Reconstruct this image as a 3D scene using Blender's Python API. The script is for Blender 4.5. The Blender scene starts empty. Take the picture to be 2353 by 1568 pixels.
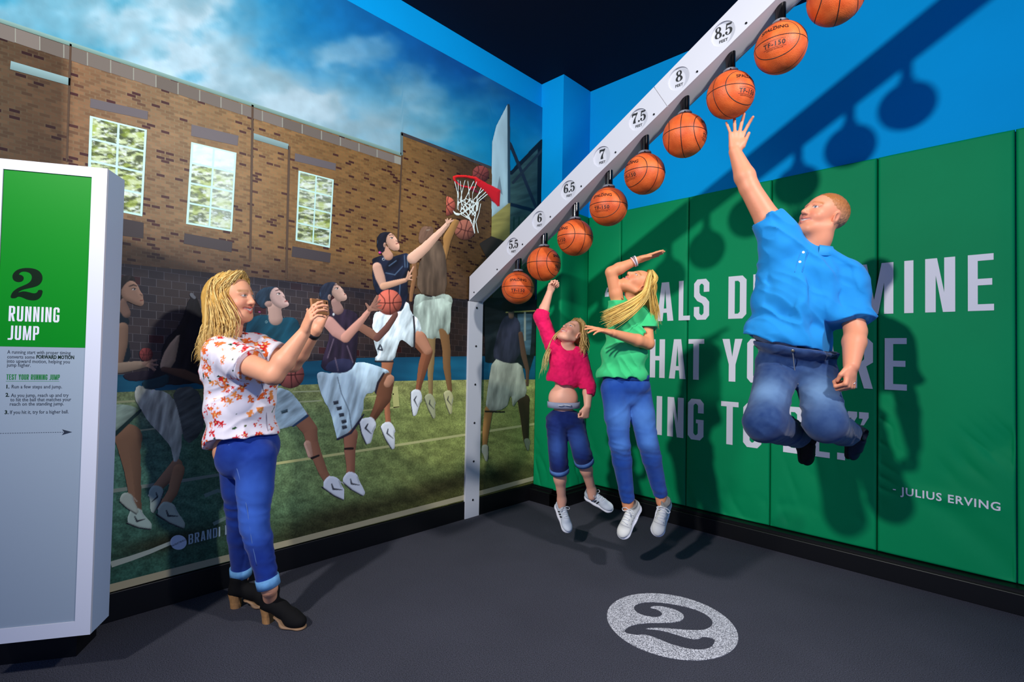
import bpy, bmesh, math, random
import numpy as np
from mathutils import Vector, Matrix
random.seed(7)
SC = bpy.context.scene
COL = SC.collection
# ------------------------------------------------------------------ camera
IMG_W, IMG_H = 2353, 1568
RM = np.array([[0.718009, 0.695778, 0.018871], [0.0024, -0.029586, 0.999559], [-0.69603, 0.717647, 0.022913]])
FPX = 1168.19
CAM = np.array([0.0, 0.0, 1.3094])
cd = bpy.data.cameras.new('camera'); cam = bpy.data.objects.new('camera', cd); COL.objects.link(cam)
cd.sensor_fit = 'HORIZONTAL'; cd.sensor_width = 36.0; cd.lens = FPX / IMG_W * 36.0; cd.clip_start = 0.02
M = Matrix.Identity(4)
for r in range(3):
    M[r][0], M[r][1], M[r][2], M[r][3] = RM[0][r], RM[1][r], -RM[2][r], CAM[r]
cam.matrix_world = M
SC.camera = cam
# ------------------------------------------------------------------ world, lights, exposure
w = bpy.data.worlds.new('world'); SC.world = w; w.use_nodes = True
w.node_tree.nodes['Background'].inputs[0].default_value = (0.26, 0.43, 1.0, 1)
w.node_tree.nodes['Background'].inputs[1].default_value = 0.72
SC.view_settings.view_transform = 'Standard'; SC.view_settings.look = 'None'
SC.view_settings.gamma = 1.0; SC.view_settings.use_curve_mapping = False
SC.view_settings.exposure = 0.0
def spot(name, loc, target, power, radius, color, angle=120, blend=0.6):
    l = bpy.data.lights.new(name, 'SPOT'); l.energy = power; l.shadow_soft_size = radius; l.color = color
    l.spot_size = math.radians(angle); l.spot_blend = blend
    o = bpy.data.objects.new(name, l); COL.objects.link(o); o.location = loc
    d = Vector(target) - Vector(loc); o.rotation_euler = d.to_track_quat('-Z', 'Y').to_euler()
    return o
spot('ceiling_spot_key', (-1.09, -2.04, 3.48), (-1.75, 3.0, 2.35), 830, 0.10, (1.0, 0.97, 0.93), 112, 1.0)
spot('ceiling_spot_side', (1.0, 1.8, 3.3), (-2.5, 0.75, 1.15), 300, 0.09, (1.0, 0.97, 0.93), 125, 0.7)
# ------------------------------------------------------------------ helpers
def ray(u, v): return RM.T @ np.array([(u - IMG_W / 2) / FPX, -(v - IMG_H / 2) / FPX, 1.0])
def onX(u, v, X): d = ray(u, v); return CAM + d * (X - CAM[0]) / d[0]
def onY(u, v, Y): d = ray(u, v); return CAM + d * (Y - CAM[1]) / d[1]
def onZ(u, v, Z): d = ray(u, v); return CAM + d * (Z - CAM[2]) / d[2]
def at(u, v, D): return CAM + ray(u, v) * D
def cv(x, y, t): v = RM.T @ np.array([x, y, -t]); return v / np.linalg.norm(v)   # right, up, towards the viewer
def unit(v): v = np.asarray(v, float); return v / (np.linalg.norm(v) + 1e-12)
def lin(c):
    if isinstance(c, str): c = tuple(int(c[i:i + 2], 16) for i in (0, 2, 4))
    return tuple(((x / 255) / 12.92 if x / 255 <= 0.04045 else ((x / 255 + 0.055) / 1.055) ** 2.4) for x in c)
def linA(a):
    a = np.asarray(a, float) / 255.0
    return np.where(a <= 0.04045, a / 12.92, ((a + 0.055) / 1.055) ** 2.4)
MATS = {}
def mat(name, color=(128, 128, 128), rough=0.6, metal=0.0, spec=0.5, vcol=False, bump=None, noise=None, coat=0.0, sheen=0.0, sss=0.0):
    """bump=(kind, scale, strength)  noise=(scale, amount)"""
    if name in MATS: return MATS[name]
    m = bpy.data.materials.new(name); m.use_nodes = True; nt = m.node_tree; N = nt.nodes; L = nt.links
    b = N['Principled BSDF']
    b.inputs['Roughness'].default_value = rough; b.inputs['Metallic'].default_value = metal
    b.inputs['Specular IOR Level'].default_value = spec
    b.inputs['Coat Weight'].default_value = coat
    b.inputs['Sheen Weight'].default_value = sheen
    if sss:
        b.inputs['Subsurface Weight'].default_value = sss; b.inputs['Subsurface Radius'].default_value = (0.012, 0.005, 0.003); b.inputs['Subsurface Scale'].default_value = 1.0
    tc = N.new('ShaderNodeTexCoord')
    if vcol:
        a = N.new('ShaderNodeAttribute'); a.attribute_name = 'Col'; out = a.outputs['Color']
    else:
        a = N.new('ShaderNodeRGB'); a.outputs[0].default_value = (*lin(color), 1); out = a.outputs[0]
    if noise:
        n = N.new('ShaderNodeTexNoise'); n.inputs['Scale'].default_value = noise[0]; n.inputs['Detail'].default_value = 4
        L.new(tc.outputs['Object'], n.inputs['Vector'])
        mr = N.new('ShaderNodeMapRange'); mr.inputs['From Min'].default_value = 0.3; mr.inputs['From Max'].default_value = 0.7
        mr.inputs['To Min'].default_value = 1 - noise[1]; mr.inputs['To Max'].default_value = 1 + noise[1]
        L.new(n.outputs['Fac'], mr.inputs['Value'])
        mx = N.new('ShaderNodeVectorMath'); mx.operation = 'SCALE'; L.new(out, mx.inputs[0]); L.new(mr.outputs[0], mx.inputs['Scale']); out = mx.outputs[0]
    L.new(out, b.inputs['Base Color'])
    if bump:
        kind, sc, st = bump
        if kind == 'voronoi':
            t = N.new('ShaderNodeTexVoronoi'); o = t.outputs['Distance']
        else:
            t = N.new('ShaderNodeTexNoise'); t.inputs['Detail'].default_value = 3; o = t.outputs['Fac']
        t.inputs['Scale'].default_value = sc; L.new(tc.outputs['Object'], t.inputs['Vector'])
        bp = N.new('ShaderNodeBump'); bp.inputs['Strength'].default_value = st; bp.inputs['Distance'].default_value = 0.002
        L.new(o, bp.inputs['Height']); L.new(bp.outputs[0], b.inputs['Normal'])
    MATS[name] = m
    return m
def tag(o, label=None, cat=None, group=None, kind=None):
    if label: o['label'] = label
    if cat: o['category'] = cat
    if group: o['group'] = group
    if kind: o['kind'] = kind
    return o
def link(o, parent=None):
    COL.objects.link(o)
    if parent is not None:
        o.parent = parent; o.matrix_parent_inverse = parent.matrix_basis.inverted()
    return o
def empty(name, loc=(0, 0, 0)):
    o = bpy.data.objects.new(name, None); o.location = tuple(float(x) for x in loc); o.empty_display_size = 0.05
    COL.objects.link(o); return o
def mesh_from(name, V, F, cols=None, uvs=None, smooth=False):
    me = bpy.data.meshes.new(name)
    V = np.asarray(V, np.float32)
    if isinstance(F, np.ndarray) and F.ndim == 2:
        n, k = F.shape
        me.vertices.add(len(V)); me.vertices.foreach_set('co', V.ravel())
        me.loops.add(n * k); me.loops.foreach_set('vertex_index', F.astype(np.int32).ravel())
        me.polygons.add(n); me.polygons.foreach_set('loop_start', np.arange(0, n * k, k, dtype=np.int32))
        me.update(calc_edges=True); me.validate()
    else:
        me.from_pydata([tuple(map(float, v)) for v in V], [], [tuple(map(int, f)) for f in F]); me.update()
    if cols is not None:
        ca = me.color_attributes.new('Col', 'FLOAT_COLOR', 'POINT')
        c4 = np.ones((len(V), 4), np.float32); c4[:, :3] = np.asarray(cols, np.float32)[:, :3]
        ca.data.foreach_set('color', c4.ravel())
    if uvs is not None:
        uv = me.uv_layers.new(name='UVMap'); li = np.empty(len(me.loops), np.int32); me.loops.foreach_get('vertex_index', li)
        uv.data.foreach_set('uv', np.asarray(uvs, np.float32)[li].ravel())
    if smooth: me.polygons.foreach_set('use_smooth', np.ones(len(me.polygons), bool))
    me.update()
    return me
def obj(name, V, F, m, parent=None, cols=None, uvs=None, smooth=False):
    me = mesh_from(name, V, F, cols, uvs, smooth); me.materials.append(m)
    return link(bpy.data.objects.new(name, me), parent)
def bobj(name, bm, m, parent=None, smooth=False):
    me = bpy.data.meshes.new(name); bm.to_mesh(me); bm.free(); me.materials.append(m)
    if smooth: me.polygons.foreach_set('use_smooth', np.ones(len(me.polygons), bool))
    return link(bpy.data.objects.new(name, me), parent)
def add_box(bm, lo, hi, bevel=0.0, R=None, o=None):
    r = bmesh.ops.create_cube(bm, size=1.0); vs = r['verts']
    lo = np.array(lo, float); hi = np.array(hi, float)
    for v in vs:
        p = (np.array(v.co) + 0.5) * (hi - lo) + lo
        v.co = tuple(p)
    if bevel:
        es = list({e for v in vs for e in v.link_edges})
        g = bmesh.ops.bevel(bm, geom=es, offset=bevel, segments=2, affect='EDGES', profile=0.5)
        vs = list({v for f in g['faces'] for v in f.verts} | {v for v in vs if v.is_valid})
    return vs
def box(name, lo, hi, m, parent=None, bevel=0.0):
    bm = bmesh.new(); add_box(bm, lo, hi, bevel); return bobj(name, bm, m, parent)
def frame_mat(o, x, y, z):
    Mx = Matrix.Identity(4)
    for r in range(3):
        Mx[r][0], Mx[r][1], Mx[r][2], Mx[r][3] = float(x[r]), float(y[r]), float(z[r]), float(o[r])
    return Mx
def curve_mesh(cu):
    o = bpy.data.objects.new('tmp', cu); COL.objects.link(o)
    bpy.context.view_layer.update()
    dg = bpy.context.evaluated_depsgraph_get(); me = o.evaluated_get(dg).to_mesh()
    V = np.array([v.co[:] for v in me.vertices]).reshape(-1, 3); F = [tuple(p.vertices) for p in me.polygons]
    o.evaluated_get(dg).to_mesh_clear(); bpy.data.objects.remove(o); bpy.data.curves.remove(cu)
    return V, F
def poly_fill(loops, thick=0.0005):
    """flat solid from closed 2-D loops (holes allowed)"""
    cu = bpy.data.curves.new('c', 'CURVE'); cu.dimensions = '2D'; cu.fill_mode = 'BOTH'; cu.extrude = thick
    for lp in loops:
        s = cu.splines.new('POLY'); s.points.add(len(lp) - 1)
        for i, p in enumerate(lp): s.points[i].co = (p[0], p[1], 0, 1)
        s.use_cyclic_u = True
    return curve_mesh(cu)
def text_fill(txt, size=1.0, offset=0.0, spacing=1.0, thick=0.0005, align='LEFT', res=3):
    cu = bpy.data.curves.new('t', 'FONT'); cu.body = txt; cu.size = size; cu.offset = offset; cu.space_character = spacing
    cu.extrude = thick; cu.align_x = align; cu.resolution_u = res
    return curve_mesh(cu)
def to_frame(V, o, x, y, z):
    V = np.asarray(V); return np.asarray(o)[None] + V[:, :1] * np.asarray(x)[None] + V[:, 1:2] * np.asarray(y)[None] + V[:, 2:3] * np.asarray(z)[None]
def merge(parts):
    Vs, Fs, n = [], [], 0
    for V, F in parts:
        Vs.append(np.asarray(V)); Fs += [tuple(i + n for i in f) for f in F]; n += len(V)
    return np.concatenate(Vs), Fs
def tube(path, rad, seg=8, cap=True, flat=None):
    """tapered tube along a polyline -> V,F ; rad scalar or list"""
    P = np.asarray(path, float); n = len(P); rad = np.broadcast_to(np.asarray(rad, float), (n,))
    T = np.gradient(P, axis=0); T /= np.linalg.norm(T, axis=1)[:, None] + 1e-12
    up = np.array([0, 0, 1.0]) if abs(T[0][2]) < 0.9 else np.array([1.0, 0, 0])
    V = []; u = unit(np.cross(T[0], up))
    for i in range(n):
        u = unit(u - T[i] * np.dot(u, T[i])); v = np.cross(T[i], u)
        for k in range(seg):
            a = 2 * math.pi * k / seg
            V.append(P[i] + rad[i] * (math.cos(a) * u + (flat or 1.0) * math.sin(a) * v))
    F = []
    for i in range(n - 1):
        for k in range(seg):
            k2 = (k + 1) % seg
            F.append((i * seg + k, i * seg + k2, (i + 1) * seg + k2, (i + 1) * seg + k))
    if cap:
        F.append(tuple(range(seg))[::-1]); F.append(tuple(range((n - 1) * seg, n * seg)))
    return np.array(V), F
# value noise
def _hash(ix, iy, iz, s):
    h = (ix.astype(np.int64) * 374761393 + iy.astype(np.int64) * 668265263 + iz.astype(np.int64) * 2147483647 + s * 974634777) & 0xFFFFFFFF
    h = ((h ^ (h >> 13)) * 1274126177) & 0xFFFFFFFF
    return ((h ^ (h >> 16)) & 0xFFFF) / 65535.0
def vnoise(x, y, z=0.0, s=0):
    x, y, z = np.broadcast_arrays(np.asarray(x, float), np.asarray(y, float), np.asarray(z, float))
    ix, iy, iz = np.floor(x), np.floor(y), np.floor(z); fx, fy, fz = x - ix, y - iy, z - iz
    fx = fx * fx * (3 - 2 * fx); fy = fy * fy * (3 - 2 * fy); fz = fz * fz * (3 - 2 * fz)
    r = 0
    for dx in (0, 1):
        for dy in (0, 1):
            for dz in (0, 1):
                wgt = (fx if dx else 1 - fx) * (fy if dy else 1 - fy) * (fz if dz else 1 - fz)
                r = r + wgt * _hash(ix + dx, iy + dy, iz + dz, s)
    return r
def fbm(x, y, z=0.0, s=0, o=4):
    r = 0; a = 0.5; t = 0
    for i in range(o):
        r = r + a * vnoise(x * 2 ** i, y * 2 ** i, np.asarray(z) * 2 ** i, s + i); t += a; a *= 0.5
    return r / t
def sstep(a, b, x): t = np.clip((x - a) / (b - a), 0, 1); return t * t * (3 - 2 * t)
# condensed block lettering: outlines in a box of height 1
def glyph(ch):
    W, S, B, C = 0.46, 0.165, 0.115, 0.10
    def octo(x0, y0, x1, y1, c): return [(x0 + c, y0), (x1 - c, y0), (x1, y0 + c), (x1, y1 - c), (x1 - c, y1), (x0 + c, y1), (x0, y1 - c), (x0, y0 + c)]
    c2 = C * 0.45
    if ch == 'I': return [[(0, 0), (S, 0), (S, 1), (0, 1)]], S
    if ch == 'L': return [[(0, 0), (W * .88, 0), (W * .88, B), (S, B), (S, 1), (0, 1)]], W * .88
    if ch == 'E': return [[(0, 0), (W * .93, 0), (W * .93, B), (S, B), (S, .45), (W * .87, .45), (W * .87, .45 + B), (S, .45 + B), (S, 1 - B), (W * .92, 1 - B), (W * .92, 1), (0, 1)]], W * .93
    if ch == 'T': m = W / 2; return [[(m - S / 2, 0), (m + S / 2, 0), (m + S / 2, 1 - B), (W, 1 - B), (W, 1), (0, 1), (0, 1 - B), (m - S / 2, 1 - B)]], W
    if ch == 'H': return [[(0, 0), (S, 0), (S, .45), (W - S, .45), (W - S, 0), (W, 0), (W, 1), (W - S, 1), (W - S, .45 + B), (S, .45 + B), (S, 1), (0, 1)]], W
    if ch == 'N': return [[(0, 0), (S, 0), (S, .68), (W - S * 1.12, 0), (W, 0), (W, 1), (W - S, 1), (W - S, .36), (S * 1.12, 1), (0, 1)]], W
    if ch == 'M':
        w = W * 1.36; m = w / 2; return [[(0, 0), (S * .9, 0), (S * .9, .62), (m - S * .42, 0), (m + S * .42, 0), (w - S * .9, .62), (w - S * .9, 0), (w, 0), (w, 1), (w - S * 1.15, 1), (m, .28), (S * 1.15, 1), (0, 1)]], w
    if ch == 'W':
        w = W * 1.45; m = w / 2; return [[(w * .13, 0), (w * .34, 0), (m, .62), (w * .66, 0), (w * .87, 0), (w, 1), (w - S, 1), (w * .77, .34), (m + S * .38, 1), (m - S * .38, 1), (w * .23, .34), (S, 1), (0, 1)]], w
    if ch == 'A':
        w = W * 1.02; m = w / 2; return [[(0, 0), (S * 1.0, 0), (S * 1.12, .21), (w - S * 1.12, .21), (w - S, 0), (w, 0), (m + S * .62, 1), (m - S * .62, 1)], [(S * 1.2, .32), (m, .84), (w - S * 1.2, .32)]], w
    if ch == 'V': m = W / 2; return [[(m - S * .6, 0), (m + S * .6, 0), (W, 1), (W - S, 1), (m, .22), (S, 1), (0, 1)]], W
    if ch == 'Y': w = W * 1.08; m = w / 2; return [[(m - S / 2, 0), (m + S / 2, 0), (m + S / 2, .4), (w, 1), (w - S * 1.1, 1), (m, .58), (S * 1.1, 1), (0, 1), (m - S / 2, .4)]], w
    if ch == 'O': return [octo(0, 0, W, 1, C), octo(S, B, W - S, 1 - B, c2)], W
    if ch == 'D': return [[(0, 0), (W - C, 0), (W, C), (W, 1 - C), (W - C, 1), (0, 1)], [(S, B), (W - S - c2, B), (W - S, B + c2), (W - S, 1 - B - c2), (W - S - c2, 1 - B), (S, 1 - B)]], W
    if ch == 'U': return [[(C, 0), (W - C, 0), (W, C), (W, 1), (W - S, 1), (W - S, B + c2), (W - S - c2, B), (S + c2, B), (S, B + c2), (S, 1), (0, 1), (0, C)]], W
    if ch == 'J': w = W * .85; return [[(0, 0), (w - C, 0), (w, C), (w, 1), (w - S, 1), (w - S, B + c2), (w - S - c2, B), (0, B)]], w
    if ch == 'P': return [[(0, 0), (S, 0), (S, .4), (W - C, .4), (W, .4 + C), (W, 1 - C), (W - C, 1), (0, 1)], [(S, .4 + B), (W - S - c2, .4 + B), (W - S, .4 + B + c2), (W - S, 1 - B - c2), (W - S - c2, 1 - B), (S, 1 - B)]], W
    if ch == 'R': return [[(0, 0), (S, 0), (S, .42), (W - S * 1.75, .42), (W - S * 1.0, 0), (W, 0), (W - S * .75, .44), (W, .52), (W, 1 - C), (W - C, 1), (0, 1)], [(S, .42 + B), (W - S - c2, .42 + B), (W - S, .42 + B + c2), (W - S, 1 - B - c2), (W - S - c2, 1 - B), (S, 1 - B)]], W
    if ch == 'B': return [[(0, 0), (W - C, 0), (W, C), (W, .5 - C * .55), (W - C * .6, .5), (W, .5 + C * .55), (W, 1 - C), (W - C, 1), (0, 1)], [(S, B), (W - S - c2, B), (W - S, B + c2), (W - S, .45 - c2), (W - S - c2, .45), (S, .45)], [(S, .55), (W - S - c2, .55), (W - S, .55 + c2), (W - S, 1 - B - c2), (W - S - c2, 1 - B), (S, 1 - B)]], W
    if ch == 'G': return [[(C, 0), (W - C, 0), (W, C), (W, .5), (W * .52, .5), (W * .52, .41), (W - S, .41), (W - S, B + c2), (W - S - c2, B), (S + c2, B), (S, B + c2), (S, 1 - B - c2), (S + c2, 1 - B), (W - S - c2, 1 - B), (W - S, 1 - B - c2), (W - S, .66), (W, .66), (W, 1 - C), (W - C, 1), (C, 1), (0, 1 - C), (0, C)]], W
    if ch == 'S': return [[(C, 0), (W - C, 0), (W, C), (W, .43), (W - C, .43 + C * 1.1), (S + c2, .60), (S, .60 + c2 * 1.5), (S, 1 - B - c2), (S + c2, 1 - B), (W - S - c2, 1 - B), (W - S, 1 - B - c2), (W - S, .68), (W, .68), (W, 1 - C), (W - C, 1), (C, 1), (0, 1 - C), (0, .58), (C * 1.0, .58 - C * 1.15), (W - S - c2, .40), (W - S, .40 - c2 * 1.5), (W - S, B + c2), (W - S - c2, B), (S + c2, B), (S, B + c2), (S, .32), (0, .32), (0, C)]], W
    if ch == '.': return [[(0, 0), (S, 0), (S, B * 1.2), (0, B * 1.2)]], S
    if ch == '"': return [[(.03, .74), (.10, .74), (.20, .90), (.20, 1), (0, 1), (0, .87), (.08, .87)], [(.27, .74), (.34, .74), (.44, .90), (.44, 1), (.24, 1), (.24, .87), (.32, .87)]], .44
    if ch == '“': g, w_ = glyph('"'); return [[(w_ - x, 1.74 - y) for x, y in lp] for lp in g], w_
    return None, 0.22
def block_text(txt, h, gap=0.12, thick=0.0004):
    parts = []; x = 0.0
    for ch in txt:
        g, wd = glyph(ch)
        if g:
            V, F = poly_fill([[(px * h + x, py * h) for px, py in lp] for lp in g], thick); parts.append((V, F))
        x += (wd + gap) * h
    V, F = merge(parts); return V, F, x - gap * h
# slab figures: traced outlines (height about 1)
FIG = {}
_two = [(165,683),(255,683),(300,652),(340,650),(400,668),(480,700),(580,712),(660,700),(720,660),(755,600),(768,512),(685,512),(670,550),(640,575),(590,580),(520,565),(440,550),(380,552),(320,572),(300,575),(330,550),(390,520),(480,495),(600,465),(690,425),(740,360),(755,290),(735,220),(680,160),(590,125),(460,117),(340,135),(250,175),(195,240),(185,300),(205,350),(250,380),(310,387),(370,370),(398,330),(395,290),(370,262),(330,250),(300,247),(320,215),(360,192),(420,187),(490,200),(540,240),(555,290),(540,350),(490,400),(400,445),(300,490),(220,550),(180,610)]
def _sm(lp, n=2):
    for _ in range(n):
        o = []
        for i in range(len(lp)):
            a, b = lp[i], lp[(i + 1) % len(lp)]
            o += [(a[0] * .75 + b[0] * .25, a[1] * .75 + b[1] * .25), (a[0] * .25 + b[0] * .75, a[1] * .25 + b[1] * .75)]
        lp = o
    return lp
def ell(cx, cy, rx, ry, n=28): return [(cx + rx * math.cos(2 * math.pi * i / n), cy + ry * math.sin(2 * math.pi * i / n)) for i in range(n)]
FIG['2'] = ([_sm([((x - 165) / 595, (712 - y) / 595) for x, y in _two], 1)], 1.0)
FIG['8'] = ([_sm([(.33,0),(.55,.04),(.66,.16),(.66,.32),(.56,.46),(.46,.53),(.55,.62),(.60,.74),(.56,.89),(.44,.99),(.33,1.0),(.20,.98),(.08,.89),(.05,.75),(.10,.62),(.19,.54),(.06,.42),(0,.28),(.03,.13),(.14,.03)], 1), ell(.32, .77, .10, .165), ell(.33, .25, .125, .19)], .68)
FIG['6'] = ([_sm([(.33,0),(.53,.04),(.66,.19),(.66,.40),(.54,.57),(.38,.61),(.25,.56),(.25,.70),(.30,.87),(.40,.94),(.44,.90),(.40,.80),(.50,.72),(.61,.78),(.60,.92),(.46,1.0),(.33,1.0),(.16,.92),(.04,.74),(0,.5),(.01,.25),(.11,.07)], 1), ell(.335, .29, .10, .225)], .68)
FIG['5'] = ([_sm([(.10,1.0),(.11,1.0),(.58,.985),(.585,.985),(.60,.86),(.50,.83),(.24,.83),(.19,.83),(.185,.82),(.17,.60),(.175,.60),(.32,.66),(.52,.60),(.64,.46),(.65,.28),(.55,.09),(.36,0),(.16,.03),(.02,.14),(.01,.28),(.09,.35),(.20,.31),(.23,.21),(.17,.12),(.24,.06),(.33,.08),(.42,.20),(.43,.38),(.38,.52),(.28,.56),(.17,.51),(.13,.47),(.06,.47),(.06,.49)], 1)], .67)
FIG['7'] = ([_sm([(.0,1.0),(.01,1.0),(.09,1.0),(.12,.97),(.25,1.0),(.42,.96),(.60,1.0),(.66,1.0),(.66,.90),(.55,.72),(.44,.5),(.40,.28),(.44,.10),(.44,.01),(.43,0),(.15,0),(.14,.01),(.15,.18),(.24,.40),(.40,.62),(.50,.76),(.40,.76),(.24,.80),(.12,.76),(.09,.66),(.08,.65),(.0,.65),(0,.66)], 1)], .68)
FIG['.'] = ([ell(.10, .10, .10, .10, 16)], .20)
def fig_text(txt, h, gap=.04, thick=.0004):
    parts = []; x = 0
    for ch in txt:
        lp, wd = FIG[ch]; parts.append(poly_fill([[(px * h + x, py * h) for px, py in l] for l in lp], thick)); x += (wd + gap) * h
    V, F = merge(parts); return V, F, x - gap * h
# ================================================================== the setting
XM, YW, YP, ZC, YB = -3.05, 3.8945, 3.8445, 3.79, 3.751
ZPT, ZPB, ZMB, ZMT = 2.578, 0.128, 0.138, 3.57
CX, CY = -2.805, 3.489            # column: face towards +X, face towards -Y
m_blue = mat('blue_wall_paint', (0, 156, 226), 0.8, spec=0.08, bump=('noise', 60, 0.08), noise=(1.5, 0.04))
m_ceil = mat('dark_ceiling_paint', (10, 12, 34), 0.8, spec=0.2, bump=('noise', 30, 0.2))
m_black = mat('black_base_board', (7, 7, 10), 0.42, spec=0.4, bump=('noise', 25, 0.1))
def carpet():
    m = bpy.data.materials.new('charcoal_carpet'); m.use_nodes = True; nt = m.node_tree; N, L = nt.nodes, nt.links; b = N['Principled BSDF']
    tc = N.new('ShaderNodeTexCoord'); n = N.new('ShaderNodeTexNoise'); n.inputs['Scale'].default_value = 260; n.inputs['Detail'].default_value = 2
    n2 = N.new('ShaderNodeTexNoise'); n2.inputs['Scale'].default_value = 2.2; n2.inputs['Detail'].default_value = 4
    v = N.new('ShaderNodeTexVoronoi'); v.inputs['Scale'].default_value = 48
    for t in (n, n2, v): L.new(tc.outputs['Object'], t.inputs['Vector'])
    r = N.new('ShaderNodeValToRGB'); r.color_ramp.elements[0].position = .3; r.color_ramp.elements[1].position = .75
    r.color_ramp.elements[0].color = (*lin((38, 39, 46)), 1); r.color_ramp.elements[1].color = (*lin((90, 91, 104)), 1)
    L.new(n.outputs['Fac'], r.inputs[0])
    mr = N.new('ShaderNodeMapRange'); mr.inputs['To Min'].default_value = .8; mr.inputs['To Max'].default_value = 1.2; L.new(n2.outputs['Fac'], mr.inputs[0])
    sc = N.new('ShaderNodeVectorMath'); sc.operation = 'SCALE'; L.new(r.outputs[0], sc.inputs[0]); L.new(mr.outputs[0], sc.inputs['Scale'])
    # pale flecks of lint
    lt = N.new('ShaderNodeMath'); lt.operation = 'LESS_THAN'; lt.inputs[1].default_value = .035; L.new(v.outputs['Distance'], lt.inputs[0])
    wn = N.new('ShaderNodeTexWhiteNoise'); L.new(v.outputs['Position'], wn.inputs['Vector'])
    gt = N.new('ShaderNodeMath'); gt.operation = 'GREATER_THAN'; gt.inputs[1].default_value = .93; L.new(wn.outputs['Value'], gt.inputs[0])
    mu = N.new('ShaderNodeMath'); mu.operation = 'MULTIPLY'; L.new(lt.outputs[0], mu.inputs[0]); L.new(gt.outputs[0], mu.inputs[1])
    mx = N.new('ShaderNodeMix'); mx.data_type = 'RGBA'; L.new(mu.outputs[0], mx.inputs[0]); L.new(sc.outputs[0], mx.inputs[6]); mx.inputs[7].default_value = (*lin((170, 172, 178)), 1)
    L.new(mx.outputs[2], b.inputs['Base Color']); b.inputs['Roughness'].default_value = .95; b.inputs['Specular IOR Level'].default_value = .15
    bp = N.new('ShaderNodeBump'); bp.inputs['Strength'].default_value = .7; bp.inputs['Distance'].default_value = .004
    L.new(n.outputs['Fac'], bp.inputs['Height']); L.new(bp.outputs[0], b.inputs['Normal'])
    return m
m_carpet = carpet()
tag(box('floor', (-3.3, -2.6, -0.06), (2.6, 4.1, 0.0), m_carpet), kind='structure')
tag(box('ceiling', (-3.3, -2.6, ZC), (2.6, 4.1, ZC + 0.08), m_ceil), kind='structure')
tag(box('wall_left', (-3.2, -2.6, 0), (XM - 0.012, 4.1, ZC), m_blue), kind='structure')
tag(box('wall_back', (XM - 0.012, YW, 0), (2.6, 4.1, ZC), m_blue), kind='structure')
tag(box('trim_1', (XM - 0.012, CY, 0), (CX, YW, ZC), m_blue), label='boxed blue corner column rising to the ceiling', kind='structure')
tag(box('baseboard_left', (XM - 0.012, -2.6, 0), (-3.035, 3.45, ZMB - 0.002), m_black, bevel=.003), kind='structure')
bm = bmesh.new(); add_box(bm, (-2.69, YB, 0), (2.6, YW, .1075), .003); add_box(bm, (-2.69, YB + .03, .1075), (2.6, YW, ZPB - .002))
add_box(bm, (-3.035, 3.385, 0), (-2.69, CY, .1075), .003); add_box(bm, (CX, 3.385, 0), (-2.69, YB, .1075), .003)
add_box(bm, (-3.035, 3.42, .1075), (-2.72, CY, ZPB - .002)); add_box(bm, (CX, 3.42, .1075), (-2.72, YW, ZPB - .002))
tag(bobj('baseboard_back', bm, m_black), kind='structure')
# ------------------------------------------------------------------ green wall pads
m_pad = mat('green_vinyl', (0, 140, 86), 0.62, spec=0.12, bump=('noise', 420, 0.10), noise=(2.0, 0.05))
m_seam = mat('pad_back_board', (3, 12, 8), 0.9)
m_vinyl = mat('white_vinyl_lettering', (222, 222, 232), 0.5, spec=0.35, bump=('noise', 400, 0.05))
def pad(o, ax, wd, nrm, z0, z1, th, wr, seed, name='wall_pad'):
    """padded panel: o = lower left corner on the back board, ax = along, nrm = outward"""
    h = z1 - z0; r = 0.016
    us = np.unique(np.concatenate([np.linspace(0, r, 5), np.linspace(r, wd - r, 150 if wr is wr_heavy else 56), np.linspace(wd - r, wd, 5)]))
    vs = np.unique(np.concatenate([np.linspace(0, r, 5), np.linspace(r, h - r, 300 if wr is wr_heavy else 150), np.linspace(h - r, h, 5)]))
    U, Vv = np.meshgrid(us, vs, indexing='ij')
    eu = np.minimum(U, wd - U); ev = np.minimum(Vv, h - Vv); e = np.clip(np.minimum(eu, ev) / r, 0, 1)
    D = th - r + r * np.sqrt(1 - (1 - e) ** 2)
    D = D - .004 * np.exp(-(eu / .05) ** 2)
    if wr is not None: D = D + wr(U, Vv, seed) * sstep(0, .02, np.minimum(eu, ev))
    P = np.asarray(o)[None, None] + U[..., None] * np.asarray(ax) + Vv[..., None] * np.array([0, 0, 1.0]) + D[..., None] * np.asarray(nrm)
    nu, nv = U.shape; V = P.reshape(-1, 3)
    i = np.arange(nu * nv).reshape(nu, nv)
    F = np.stack([i[:-1, :-1], i[1:, :-1], i[1:, 1:], i[:-1, 1:]], -1).reshape(-1, 4)
    # skirt to the board
    ring = list(i[:, 0]) + list(i[-1, 1:]) + list(i[-2::-1, -1]) + list(i[0, -2:0:-1])
    base = V[ring] - np.asarray(nrm)[None] * np.sum((V[ring] - np.asarray(o)) * np.asarray(nrm), 1)[:, None]
    n0 = len(V); V = np.concatenate([V, base]); R = len(ring)
    F2 = np.array([(ring[k], n0 + k, n0 + (k + 1) % R, ring[(k + 1) % R]) for k in range(R)])
    return V, np.concatenate([F, F2])
def wr_soft(U, Vv, s):
    n = vnoise((U * .75 + Vv * .35 + .06 * fbm(U * 4, Vv * 4, s, 3)) * 13, (Vv * .8 - U * .3) * 2.2, s, 5); f = (1 - np.abs(2 * n - 1)) ** 2.5
    return -.012 * (1 - sstep(.15, .62, Vv)) * f * sstep(.35, .6, fbm(U * 4, Vv * 3, s + 5.0))
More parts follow.
